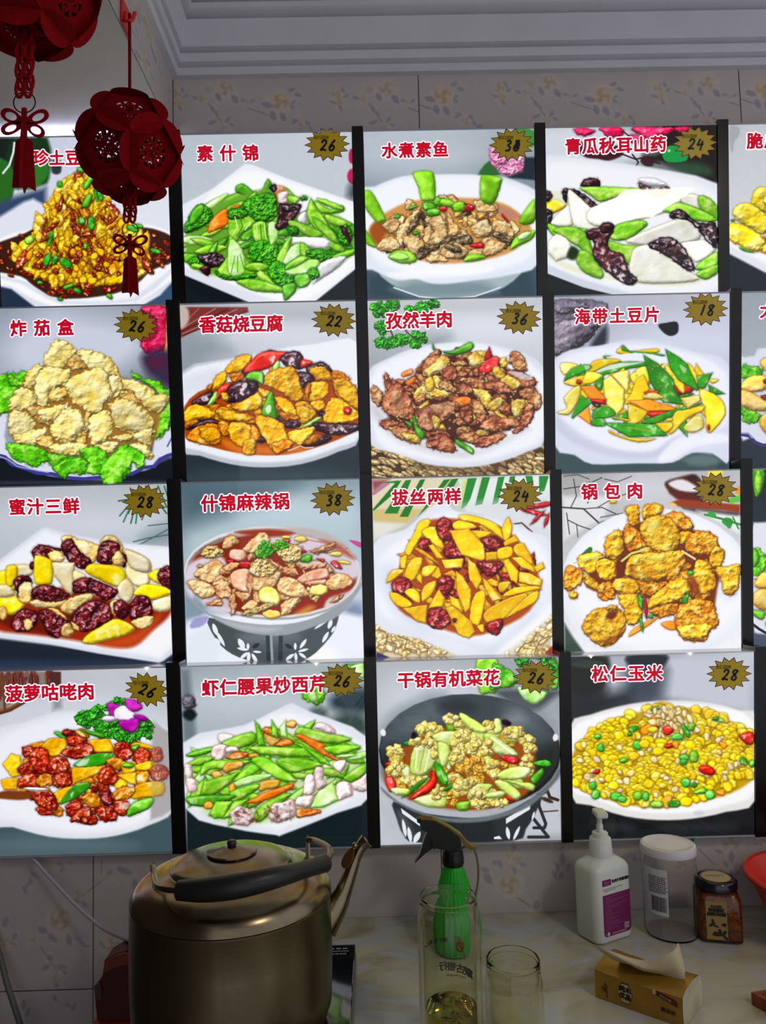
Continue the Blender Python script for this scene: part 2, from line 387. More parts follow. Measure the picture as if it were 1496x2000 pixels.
ART['1,4'] = '''V 1050 230 .2981
G c4ccd2 20241f c8ccd6 dce0ea
F d4dae2 30 1 s 60,70 600,60 700,200 640,300 60,330
F 241c1c 12 1 s 760,60 1180,45 1190,420 1000,360 800,290 700,300 690,240 800,230
F 30523a 16 .9 e 1010 330 150 40 10
redf s 240,75 330,70 380,90 320,120 260,110
redf s 410,65 540,65 560,110 470,130 430,100
redf s 620,65 760,60 900,65 850,110 720,140 660,110
redf s 900,60 1010,55 1000,90 930,100
redf e 650 140 70 30 10
F 401824 4 1 s 260,150 320,170 400,200 530,180 560,240 470,280 400,270 320,260 270,220
L 4a2030 3 560,90 640,150 760,180
L 301820 3 480,250 560,240 640,270 700,260 800,300
L 301820 3 620,240 660,290 640,320
F 3c1c26 3 1 e 720 290 45 30 20
F 1c9a48 3 1 s 820,200 900,180 980,220 970,280 860,290 820,260
F d0f0d8 3 .9 e 860 215 10 8
F e4e9f2 5 1 s 40,270 150,250 400,280 680,315 1180,430 1250,700 1240,1200 600,1200 300,1100 50,1010 40,500
F f4f6fc 14 1 s 60,300 500,320 1180,500 1200,1100 700,1150 300,1050 60,950 50,500
F 151a1c 3 1 p 40,1010 300,1110 520,1165 530,1190 40,1190
F ccd2e0 5 .8 p 60,960 300,1060 600,1150 520,1160 300,1110 60,1010
F e8e8a8 10 .8 s 80,900 250,980 700,1080 1000,1090 1100,1050 900,1100 500,1060 200,990
appley s 60,560 120,530 190,570 120,620 60,620
F e4e8c8 6 .7 e 150 520 80 40 20
fungk s 50,480 90,490 95,520 60,550
fungk s 50,600 100,620 90,690 60,730
fung s 285,440 310,400 390,395 412,430 390,450 300,450
stem s 275,460 400,450 700,465 640,490 520,520 410,550 350,510
fungk s 160,470 200,458 290,490 390,570 350,600 270,520 200,500 190,560 165,520
yam s 85,690 200,570 230,600 230,700 170,715
yam s 200,480 240,490 400,640 430,720 260,730 210,600
yam s 350,590 640,490 780,520 860,600 700,660 480,720 340,690
yam s 560,560 760,500 900,520 940,480 980,510 860,600
yam s 940,500 1060,510 1070,600 960,570
stem s 1050,520 1100,510 1180,580 1180,670 1070,600
cel s 820,610 890,560 960,560 1150,640 1160,680 1000,670 900,630
fungk s 655,430 700,410 860,450 840,510 770,515 690,480
wht s 660,400 760,395 850,440 760,450 690,430
fungk e 910 490 30 18 10
stem s 65,690 150,720 320,730 240,790 100,770
stem s 100,740 220,710 320,760 370,920 260,840
stem s 260,870 340,880 425,1000 410,1055 300,1010 250,930
yam e 140 850 82 86
F 1c3014 6 1 s 190,910 220,840 270,870 240,930
stem s 470,790 520,700 660,670 720,690 690,730 580,800
cel s 450,800 560,830 690,850 620,960 590,960 480,880
yam s 580,800 860,680 940,655 1050,700 1065,790 940,830 700,840
yam s 940,820 1160,800 1160,880 1040,950 960,870
fungk s 860,640 900,600 960,610 1060,690 1170,690 1175,850 1090,790 1060,740 980,670 880,660
cel s 1030,990 1100,920 1180,880 1180,960 1120,1000
stem s 1040,1020 1180,960 1180,1020 1100,1060
yam s 610,920 640,850 760,840 960,980 1060,1060 900,1085 660,1080 600,1000
fungk s 720,830 800,785 880,785 960,850 1030,985 980,1000 880,930 800,880
F 3c2414 10 .6 e 910 880 60 30 40
fung s 320,740 400,720 430,685 490,690 500,740 460,800 470,860 560,900 600,1010 650,1060 620,1095 560,1070 520,1060 420,980 360,900 370,820 330,790
fungk s 480,950 560,1000 640,1040 640,1085 580,1090 500,1040
fung e 450 720 45 36 -30'''
ART['2,1'] = '''V 0 590 .234
G 98a2b2 8e96a0 a8aec2 303a48
F ccd2e2 70 1 e 600 400 620 340
F b01840 3 1 p 1180,35 1410,35 1410,400 1240,420 1170,330
redf s 1190,40 1390,50 1400,330 1360,400 1230,430 1170,340 1290,300 1300,150 1200,90
cash s 1380,160 1400,160 1410,430 1380,470 1360,420 1380,330
F 3a2a4a 18 1 s 1190,430 1430,400 1440,700 1300,640 1210,560
F 601c3c 16 .8 e 1310 500 80 50
F 141a22 4 1 p -60,1240 400,1450 900,1500 1480,1290 1480,1560 -60,1560
F 2e3648 6 1 p -60,1495 1480,1490 1480,1515 -60,1520
F dfe3f2 5 1 s -60,920 60,930 60,1200 500,1350 1200,1300 1300,1100 1460,1000 1460,1260 1330,1300 1250,1390 1100,1420 850,1470 600,1470 350,1430 150,1360 60,1290 -60,1270
L 3c3c98 7 -60,1262 40,1290 90,1350 200,1385 310,1425 430,1432 560,1465 700,1475 870,1460 1000,1450 1110,1430 1200,1380 1290,1370 1340,1310 1400,1280 1460,1262
L a8b4e8 2 -40,1272 60,1310 140,1368 240,1390 400,1420
L 50589c 3 1440,1120 1400,1200
lett s -40,650 60,600 110,580 150,600 180,560 240,590 220,640 200,700 130,760 80,900 -40,920
lett s 70,600 160,640 200,660 180,700 80,690
lett s 1100,570 1140,600 1210,640 1330,650 1370,720 1430,740 1440,1000 1380,1080 1310,1140 1290,1000 1350,800 1250,700 1110,620
lett s 1290,1000 1430,960 1400,1060 1300,1140
F a8742c 6 1 s 380,520 640,440 960,600 1300,780 1340,900 1280,1180 1100,1280 400,1270 120,1150 80,900 220,640
batter s 360,500 420,380 470,315 560,330 640,410 580,500 520,560 420,560
batd s 580,470 680,420 760,480 700,560 590,560
batter s 640,420 720,395 900,450 990,570 990,620 800,600 700,500
batter s 220,600 310,520 360,540 330,620 260,720 200,700
batter s 300,640 360,540 480,550 590,560 600,600 540,700 440,740 410,860 350,870 280,810
batd s 420,740 560,700 580,780 480,830 410,820
batter s 70,880 100,780 170,710 260,730 310,790 300,850 240,900 130,900
batd s 230,880 320,860 440,900 420,1030 330,1000 260,950
batter s 60,960 120,900 230,930 290,1010 300,1080 180,1150 80,1110
batter s 110,1120 170,1090 370,1040 405,1080 360,1160 280,1200 150,1180
batd s 300,1130 440,1110 420,1210 330,1200
batter s 300,900 420,870 540,840 590,900 480,960 400,1000
batter s 1010,640 1100,640 1240,700 1320,790 1290,840 1180,840 1100,760 1010,720
batd s 990,730 1080,740 1170,830 1100,860 1000,800
batter s 1180,840 1290,770 1390,760 1420,810 1360,900 1290,930 1220,890
batter s 900,620 1000,610 1020,700 980,790 900,780
batter s 545,700 600,620 720,560 830,540 900,600 920,700 940,780 880,850 830,930 740,940 690,890 620,850 580,780
F f0c820 16 .5 e 770 770 50 50
F f0d040 16 .5 e 660 660 60 40
batd s 900,850 960,830 960,900 920,900
batter s 920,860 970,800 1080,810 1200,880 1290,980 1280,1060 1130,1100 1000,1060 940,990
batter s 1100,1090 1290,1050 1280,1160 1220,1190 1120,1150
batd s 700,940 760,930 750,1060 710,1180 660,1200
batter s 740,960 830,920 880,890 930,950 945,1050 900,1160 830,1185 770,1180 740,1100
batd e 680 1150 50 50
batter s 410,1060 450,980 500,930 560,840 600,890 670,890 710,980 720,1050 660,1120 560,1180 480,1150
batter s 420,1200 560,1170 720,1190 700,1260 560,1285 430,1260
batter s 800,1190 900,1160 1000,1160 960,1240 880,1270 800,1230
batter s 940,1120 1110,1100 1120,1160 1010,1170
batter s 1080,1180 1210,1180 1290,1290 1200,1300 1110,1230
lett s 50,1170 150,1180 350,1220 400,1270 400,1330 280,1370 200,1340 100,1300 60,1230
lett s 390,1250 520,1280 640,1290 560,1400 440,1390
lett s 450,1380 560,1300 700,1300 730,1360 700,1440 600,1430 540,1480
lett s 660,1230 720,1210 830,1210 930,1330 860,1440 720,1430 740,1340 680,1290
lett s 830,1400 920,1280 1040,1190 1090,1200 1200,1260 1210,1360 1170,1390 1100,1340 1090,1420 1050,1460 980,1530 880,1525 840,1450'''
ART['2,2'] = '''V 340 580 .2473
G a8acb4 c8ccd2 7e8a94 e4e8f0
F d8dce8 90 .9 e 900 300 600 220
F b8bcc4 20 1 p 30,70 1440,40 1440,180 30,200
F 8898a0 40 .8 p 60,340 300,300 450,420 70,560
F 7c3430 3 1 p 40,270 90,80 580,80 590,120 300,200 60,320
L b87068 2 60,250 330,90
L 4c1c1c 2 60,270 420,100
L b87068 2 70,290 500,95
L 4c1c1c 2 80,300 570,110
L a86058 2 50,240 200,90
F c8b8ac 6 1 s 45,80 110,90 120,180 80,240 45,230
F 26343a 8 1 p 60,1150 1480,1050 1480,1460 80,1500
F 3c4c54 30 .8 e 750 1420 700 70
F c0c6d2 3 1 s 40,600 500,470 800,400 1100,360 1480,360 1480,1080 1300,1220 1000,1320 700,1345 450,1320 200,1250 60,1180
F f2f4fc 6 1 s 50,620 500,480 800,410 1100,365 1480,370 1480,1050 1300,1180 1000,1280 700,1305 450,1280 200,1210 60,1130
F dde0ec 12 .7 s 80,640 350,560 300,700 130,760 80,800
F b4480c 3 1 s 80,860 300,700 900,600 1300,640 1465,760 1465,1020 1200,1160 900,1240 650,1245 400,1210 200,1150 90,1110
F e8801c 10 .8 s 380,1120 700,1180 1100,1130 1000,1220 650,1240 450,1210
N 50 tofud+tofu+tofud+mush z 70 50 0 90 330,700 600,560 1200,600 1400,800 1400,1000 900,1120 400,1080 150,950
tofu s 410,560 500,470 600,450 615,500 560,560 460,600 400,600
tofu s 300,720 330,620 400,580 420,620 400,680 320,730
tofud s 430,620 520,590 560,630 480,670
tofud s 260,710 300,680 290,740
mush s 140,820 200,780 290,740 310,780 240,850 150,850
mush s 700,440 760,415 820,430 760,460
redp s 555,560 610,500 700,430 900,430 860,480 740,560 640,590 560,600
mush s 840,470 900,430 980,425 1015,470 1010,560 920,560 850,510
redp s 1010,490 1095,510 1060,545 1000,555
cels s 0,0 1,0 1,1
celw l 805 555 62 26 -72
mush s 1040,560 1110,520 1170,505 1240,560 1265,650 1200,640 1100,640
tofu s 1070,570 1150,540 1230,590 1260,650 1200,660 1100,640
tofud s 1250,580 1380,620 1390,680 1450,720 1460,900 1300,800 1250,680
tofu s 1260,650 1370,650 1450,740 1450,880 1290,760
mush s 970,600 1060,590 1110,640 1060,700 1000,710
tofu s 700,690 740,600 860,550 950,560 1010,720 1020,780 960,830 860,760 740,700
tofu s 1040,700 1120,660 1220,680 1210,780 1060,830
tofud s 1040,700 1080,690 1060,830 1030,780
gpep s 565,640 600,590 700,590 705,690 650,660
redp s 330,760 360,700 440,680 430,730 340,810
celw s 260,850 330,740 340,790 310,830
mush s 410,800 440,700 540,660 650,665 650,740 560,800 480,830 420,825
mush s 580,660 650,670 660,720 600,740
tofu s 360,760 410,750 430,800 400,820
tofu s 480,850 600,780 680,750 700,830 640,890 520,900 450,870
tofu s 660,720 740,730 760,770 700,790
tofu s 790,780 900,810 980,920 900,940 830,860
tofud s 330,890 400,860 500,900 640,940 640,1000 480,980 360,960
tofu s 340,890 440,890 620,950 560,980 390,960
gpep s 765,735 800,860 810,960 720,950 690,900
F eaf8dc 2 .9 e 745 880 22 36 10
mush s 820,940 990,960 1000,1010 940,1035 860,1020
tofu s 960,870 1040,860 1125,900 1090,960 1000,1000
tofud s 840,900 960,930 990,970 860,960
celw s 1020,1020 1120,950 1165,950 1080,1010
tofu s 1080,820 1180,810 1190,870 1150,895 1090,870
tofu s 1180,960 1220,820 1290,790 1450,900 1460,960 1300,1000 1200,985
redp e 1372 893 34 32
F f8b0a0 1 1 e 1372 893 10 9
mush s 1090,990 1200,990 1460,1000 1460,1050 1300,1090 1150,1060
mush s 1000,1170 1160,1090 1250,1110 1180,1160 1060,1180
tofud s 1000,1150 1100,1080 1170,1100 1080,1160
tofu s 80,900 170,840 280,880 330,920 280,960 180,960 100,1030
tofud s 90,990 180,960 200,1000 100,1040
mush s 90,1040 240,960 340,970 330,1000 180,1030
tofud s 100,1080 200,1010 350,1000 370,1110 340,1165 200,1160 110,1120
tofu s 200,1030 340,1030 360,1120 240,1140
tofud s 350,980 430,990 440,1080 380,1090
tofu s 430,1000 560,990 660,1080 600,1180 520,1180 440,1120
tofud s 610,1010 680,1070 650,1150 600,1170
tofu s 545,1140 640,1120 640,1240 545,1230
tofu s 640,970 700,930 850,990 880,1050 930,1140 920,1190 800,1235 720,1130
tofud s 780,1150 930,1120 920,1190 800,1235
tofu s 890,1070 1000,1040 1110,1020 1080,1090 1000,1170 930,1140
L f0e8e0 1.5 1000,1175 1040,1190 1100,1185
L f0e8e0 1.5 900,1210 950,1195 1000,1170'''.replace('cels s 0,0 1,0 1,1\n', '')
ART['2,3'] = '''V 710 570 .2473
G c8ccd0 c0c4ca 5c6a74 dadfea
F dfe3ee 80 .9 e 1000 280 500 200
F c4c8ce 20 .9 p 30,70 1410,40 1410,150 30,170
F 6a7a80 40 .6 e 560 390 120 50 -20
F d8c49c 2 1 p 60,1190 1430,1140 1430,1480 60,1500
F 4c3820 4 1 p 55,1190 1430,1120 1430,1490 50,1500
N 300 matw q 46 20 25 20 50,1190 1430,1130 1430,1490 50,1500
F 6a5034 14 .6 s 500,1340 1000,1370 1420,1150 1420,1210 1000,1440 700,1440 400,1380
F dde1ee 4 1 s 30,640 200,520 420,430 620,402 800,400 1150,440 1440,620 1440,1150 1300,1260 1050,1350 800,1385 500,1360 250,1270 60,1210 30,1000
F f4f6fd 10 1 s 60,680 250,520 600,420 1000,420 1420,650 1430,1120 1200,1260 800,1350 400,1300 100,1170
F b0a0a8 20 .5 s 60,880 120,900 200,1000 500,1200 900,1260 1150,1150 1300,1080 800,1300 300,1180 80,980
C parsl 12 34 120 140 60 40
C parsl 12 34 420 130 90 50
C parsl 10 30 150 280 50 40
C parsl 12 34 170 390 60 40
C parsl 14 32 290 380 60 40
C parsl 12 34 430 370 60 60
C parsl 10 30 230 110 40 30
C parsl 8 28 540 90 40 20
L 5a4a44 3 280,100 240,200 330,300 400,370
L 4a4040 3 200,270 240,360
F 4c2418 8 1 s 170,820 420,640 640,500 900,490 1100,580 1320,720 1320,860 1240,1030 900,1170 600,1180 260,1080 190,960
N 130 meat+meat+meatl+mshr+meat z 66 34 20 60 160,760 420,640 640,480 900,480 1100,560 1330,700 1340,850 1250,1050 900,1180 600,1180 250,1100 180,960
meat l 195 715 78 30 75
meat s 545,470 610,450 600,500 460,620 400,620
meatl s 460,600 500,520 620,490 680,520 670,590 560,650 480,660
mshr s 480,620 540,560 620,500 680,530 640,620 560,630 520,680
gpep s 630,465 700,460 830,395 870,420 840,465 740,495 650,485
F f0f4f8 3 .8 e 740 415 40 14 -10
gpep l 552 435 28 10 80
mshr s 820,510 880,475 950,520 950,580 880,600 830,560
meatl s 690,550 800,550 820,580 720,590
chil s 910,600 1000,510 1070,520 1060,580 960,650
chil s 960,520 990,430 1010,500 980,530
mshr e 1105 555 36 40
meatl s 1150,500 1200,460 1270,520 1290,610 1240,630 1160,570
mshr s 1010,620 1060,580 1100,630 1120,680 1060,680
meat s 1120,620 1250,630 1365,690 1330,740 1220,740
F d8d4e0 3 .8 s 1140,625 1250,635 1340,680 1260,690
mshr s 1080,690 1150,655 1250,720 1180,770 1100,740
meatl s 1220,800 1280,755 1380,780 1410,860 1380,930 1320,930 1290,860
meat s 620,620 680,580 740,620 740,690 660,700
car s 300,640 380,605 390,640 320,670
car s 330,710 400,665 410,700 360,740
meatl s 50,780 80,735 120,760 160,800 140,900 90,880
meat s 135,880 180,780 270,710 350,800 390,900 400,990 300,1005 180,960
F c8a878 14 .35 s 200,800 280,780 330,900 260,960
mshr s 390,830 420,760 490,720 540,690 580,760 690,770 690,820 560,830 500,800 440,860
meatl s 400,850 480,790 490,860 420,890
mshr s 480,690 540,670 560,760 500,780
meatl s 590,720 650,700 730,760 700,800 620,760
meat s 720,680 850,740 860,800 760,800
meatl s 750,690 880,670 980,720 960,770 830,730
meat s 960,720 1080,700 1180,780 1100,800 980,770
mshr s 860,760 980,780 1010,850 980,920 920,850
car s 700,860 780,820 850,840 840,880 760,905
meatl s 860,850 930,870 970,960 930,1050 870,950
mshr s 980,880 1080,820 1110,870 1060,930 1000,930
mshr s 1160,870 1260,840 1280,890 1230,980 1180,980
meat s 1060,920 1150,880 1180,970 1100,960
meat s 1280,900 1340,880 1340,1000 1240,1100 1180,1100 1250,1000
meat s 420,990 450,920 640,860 740,880 750,930 640,1010 570,1090 490,1100 420,1050
F d8c49c 12 .4 s 480,930 640,870 730,890 600,940
mshr s 540,980 600,1000 590,1080 550,1060
meat s 760,920 850,900 860,1030 780,1010
meat s 940,1020 1060,980 1220,1010 1230,1060 1060,1100 930,1090
meat s 120,1040 180,1000 320,1030 370,1080 250,1060 180,1080
gpep s 320,1010 380,1040 370,1070
meatl s 200,1060 330,1070 440,1120 440,1200 330,1180 220,1110
mshr s 300,1110 440,1130 440,1190 340,1170
gpep s 385,990 410,980 430,1060 480,1110 470,1160 420,1130
meat s 500,1170 560,1130 660,1130 740,1260 600,1250 500,1220
meatl s 740,1080 790,1060 900,1120 930,1170 860,1200 750,1140
meat s 860,1170 1040,1120 1130,1120 1060,1190 920,1230
gpep s 725,1160 770,1180 865,1240 860,1280 790,1240 740,1210
N 110 cornp e 8 5 0 90 160,760 420,640 640,500 1100,560 1330,700 1250,1050 900,1180 250,1100'''
ART['2,4'] = '''V 1070 560 .2848
G a8acb8 c0c4d0 9aa0b4 c4c8dc
F d4d8ec 70 .9 e 900 380 500 160
rock s 40,130 250,90 410,120 380,240 240,400 40,460
rock s 40,250 340,230 240,380 40,470
rock s 60,90 220,100 280,150 60,190
F 2c3038 12 1 s 300,380 400,260 400,400 320,420
F 181c1c 3 1 s 755,260 810,245 885,240 890,310 840,335 790,310
F 3c5054 8 1 p 40,1080 300,1210 860,1200 1000,1130 1250,1160 1250,1290 40,1290
F 6c8484 10 .7 e 1060 1190 130 40
F dcdff2 4 1 s 20,560 40,500 150,430 350,400 560,362 750,375 1000,440 1260,560 1260,1180 1130,1140 980,1140 850,1205 600,1210 300,1215 180,1150 40,1080
F f0f2fe 10 1 s 60,560 200,450 560,390 900,430 1220,580 1240,900 1150,980 1000,990 860,1040 750,1110 600,1130 350,1100 100,950
F c0c4dc 10 .6 s 60,880 250,1020 500,1120 720,1130 860,1030 1000,1000 860,1100 720,1170 500,1170 250,1100 60,980
F f8f9ff 8 .8 s 780,1140 880,1040 1000,1005 1200,1005 1240,1060 1100,1080 980,1110 850,1190 760,1200
N 60 pot+potl+kelp+pot+sweet r 85 36 20 70 200,600 600,500 950,540 1130,700 1150,900 900,980 500,960 220,780
pot s 470,450 520,400 560,440 740,420 750,450 600,470
kelp s 510,400 550,430 540,440 510,430
kelp s 550,440 700,450 800,465 760,475 620,465
kelp s 380,480 420,470 520,500 470,520
F eef2fa 2 1 s 400,480 600,450 800,480 820,520 560,520 470,500
pot s 280,580 310,510 430,490 500,510 360,560 290,600
potl s 90,520 200,530 200,580 110,600
kelp s 110,640 160,560 260,530 300,545 270,570 160,620
pot s 110,650 260,600 260,670 180,680
redp e 215 650 20 16
kelp s 270,640 400,540 540,510 700,520 660,540 500,570 360,610
F f0f4f8 3 .85 s 300,600 430,530 650,515 540,540 400,570
pot s 240,660 260,590 310,580 380,610 300,660
pot s 570,600 640,545 700,560 700,640 640,700 570,640
pot r 500 630 70 80 20
potl s 440,600 540,570 560,600 545,720 480,650
kelp s 320,660 380,610 370,700 340,700
redp e 890 690 60 50
redp s 900,640 1000,690 960,730 890,720
pot s 800,540 860,560 930,640 930,730 850,640
kelp p 655,465 750,520 860,630 870,700 930,805 880,800 790,790 700,650
kelp p 805,425 900,480 970,540 1035,700 1020,710 900,640 840,560
F e8f4e0 2 .6 s 900,530 950,560 930,590
pot s 960,520 1000,560 1055,670 1040,690 980,580
kelp p 1020,610 1130,585 1080,690 1030,690
kelp p 1100,665 1215,730 1110,745
pot s 1110,630 1170,635 1130,660
potl s 110,760 190,680 230,690 200,800 140,875 60,860 130,830
potl p 380,640 430,605 525,700 520,830 470,880 390,790
carr p 220,680 320,675 405,770 390,805 290,770
redp p 290,765 390,770 395,805 300,790
kelp p 160,890 230,740 300,790 270,820 170,900
carr p 205,880 280,820 300,950
pot p 605,630 660,600 700,700 640,800 520,800 570,730
redp s 660,720 760,710 720,770
potl s 650,750 720,720 800,760 700,770
kelp s 300,880 340,820 430,830 460,880 330,905
fungk s 300,790 360,800 340,830
kelp s 300,910 380,900 390,950 310,950
pot p 545,980 550,800 700,850 640,920
kelp p 440,900 545,850 550,905 460,910
pot s 440,890 550,905 545,920
carr p 550,780 700,770 880,830 860,850 680,850
redp s 680,860 860,850 740,900
kelp s 640,930 720,890 930,820 1070,790 980,830 740,935
potl p 910,760 1050,740 1050,780 960,835
pot s 1040,700 1180,760 1220,870 1130,990 1090,980 1080,860
pot s 830,990 870,860 950,840 1070,810 1060,850 960,900 860,1000
pot s 720,940 850,930 850,970 800,1000
potl s 930,970 1000,890 1060,890 1070,960 1000,1000
redp e 1105 965 10 20
kelp p 380,930 450,930 740,940 820,1020 560,1030 500,1000
L c8a020 1.5 540,960 600,970 720,990
pot s 420,980 500,1020 640,1040 740,1040 620,1065 440,1010
pot s 820,900 855,900 850,920 810,920
N 30 cornp e 3 3 0 0 500,500 1000,560 1000,800 600,850'''
ART['3,1'] = '''V 0 930 .2406
G b8bcc4 b4bcc0 c0c8d0 d0d8e8
F d8dce8 90 .9 e 650 380 620 130
F c0c8d2 60 .8 p -60,350 300,420 0,650 -60,700
F 6c8088 40 .8 e 1330 480 180 60 -15
L 405c64 2 1080,530 1200,500 1380,470
L 48646c 2 1120,560 1380,420
L 48646c 2 1200,400 1380,380
L 2c6848 3 960,200 1100,180 1040,300
L 2c7a50 3 970,320 1030,250 1100,200
L 387c58 3 1000,370 1040,280 1100,230
L 2c7048 3 1060,380 1080,300
L 387c58 3 1100,380 1110,300
L 2c7048 3 1150,350 1170,300
L 2c6a48 3 1180,80 1350,300
L 2c6a48 3 1280,80 1350,250
L 387c58 3 1330,80 1370,200
L c86858 2 1050,90 1120,160
F 1c2632 6 1 p -60,1310 500,1380 1300,1510 1480,1400 1480,1560 -60,1600
F 2c3c5c 16 .8 p -60,1500 1430,1510 1430,1570 -60,1600
F 98a4b8 3 1 p -60,1566 1430,1540 1430,1552 -60,1580
F dfe3ef 4 1 p -60,720 340,420 380,415 560,470 1000,540 1460,575 1460,1380 1330,1500 1290,1515 800,1440 400,1360 -60,1300
F f4f6fd 8 1 p -60,760 360,440 560,500 1000,560 1420,590 1420,1360 1290,1470 800,1400 400,1330 -60,1265
F fcfcff 10 .8 p 1100,1400 1420,1120 1410,1370 1300,1480
F a0280c 8 1 s -60,1100 100,1050 500,900 900,1000 1300,1040 1400,1060 1360,1150 1230,1260 1090,1380 900,1385 600,1330 300,1290 -60,1240
F d85018 14 .8 s 800,1360 1100,1270 1300,1120 1220,1260 1060,1380
F 5c1408 10 .8 s 0,1120 400,1100 700,1150 500,1280 60,1220
applew s 780,560 1060,600 1200,680 1230,760 1200,890 1100,890 1020,800 1000,700
applew s 1010,600 1150,640 1220,700 1200,780 1060,740
appley s -60,800 50,760 150,740 200,800 130,920 -60,960
applew s 60,730 250,720 260,800 120,820
appley s 50,740 140,730 130,860 60,900
appley s -60,960 80,960 200,1020 150,1100 60,1120 -60,1050
applew s -60,900 60,880 120,960 0,980
datt e 20 1110 40 56
datt s 520,560 500,500 560,480 640,510 800,560 800,640 740,720 640,740
dated s 495,590 520,520 580,505 640,600 690,640 740,680 720,750 640,740 560,690
dated s 255,620 280,570 340,555 480,580 500,600 420,640 400,690 300,680 270,660
datt s 390,630 470,600 520,660 480,700 420,690
dated s 240,740 250,700 280,690 280,750
datt s 810,560 850,490 930,490 990,560 1000,640 970,720 900,700
dated s 790,690 810,560 860,520 960,540 970,610 920,650 900,720
dated s 960,700 990,620 1030,660 1010,740
datt s 910,660 960,600 1000,660 990,720 930,720
appley s 280,660 300,640 380,660 425,700 430,820 400,880 300,880 275,800
applew p 420,700 450,695 608,700 600,940 580,962 540,940 440,800
applew s 600,760 690,800 680,840 600,850
appley s 690,770 730,710 850,715 960,730 1020,790 1000,900 900,880 790,830
appley s 1200,800 1300,750 1330,840 1280,870
dated s 1280,800 1310,740 1390,735 1400,900 1350,910 1290,850
applew s 950,900 1020,830 1090,900 1080,980 1030,1030 960,980
appley s 1085,950 1130,890 1200,875 1320,890 1400,940 1330,980 1240,1005 1130,980
applew s 1240,1010 1400,975 1400,1060 1330,1100 1240,1080
datt s 120,880 180,830 260,860 250,1000 210,1030 150,1000
dated s 110,860 150,810 230,810 260,860 200,850 150,900 150,980
dated s 250,940 300,890 420,880 520,940 560,960 500,1020 400,1030 290,1020
datt s 240,1020 300,1000 420,1020 540,1000 500,1060 400,1070 280,1060
dated s 600,850 700,820 800,850 950,920 940,970 860,1010 760,950 640,950 590,930
datt s 490,1070 560,990 700,950 760,980 640,1070 560,1120
dated s 110,1150 170,1080 280,1090 300,1180 240,1250 140,1260 90,1220
datt e 225 1200 36 46
dated s 310,1100 380,1080 470,1110 560,1180 500,1260 470,1310 400,1290 350,1200
datt s 390,1070 470,1080 550,1160 480,1130
datt s 500,1220 560,1190 600,1260 560,1300 500,1290
dated s 580,1140 680,1030 800,1000 900,1060 910,1150 800,1220 680,1260 600,1220
datt s 580,1180 630,1210 640,1250 590,1230
datt s 890,1030 950,1000 960,1120 920,1120
dated s 920,1040 980,1000 1050,1060 1040,1130 980,1160 930,1110
dated s 1055,1040 1110,970 1200,975 1240,1060 1220,1160 1140,1170 1060,1160
datt s 1070,1170 1230,1130 1240,1190 1160,1240 1100,1220
appley s 670,1350 700,1290 800,1230 920,1160 1000,1170 1085,1220 1080,1260 960,1310 800,1350 740,1365'''
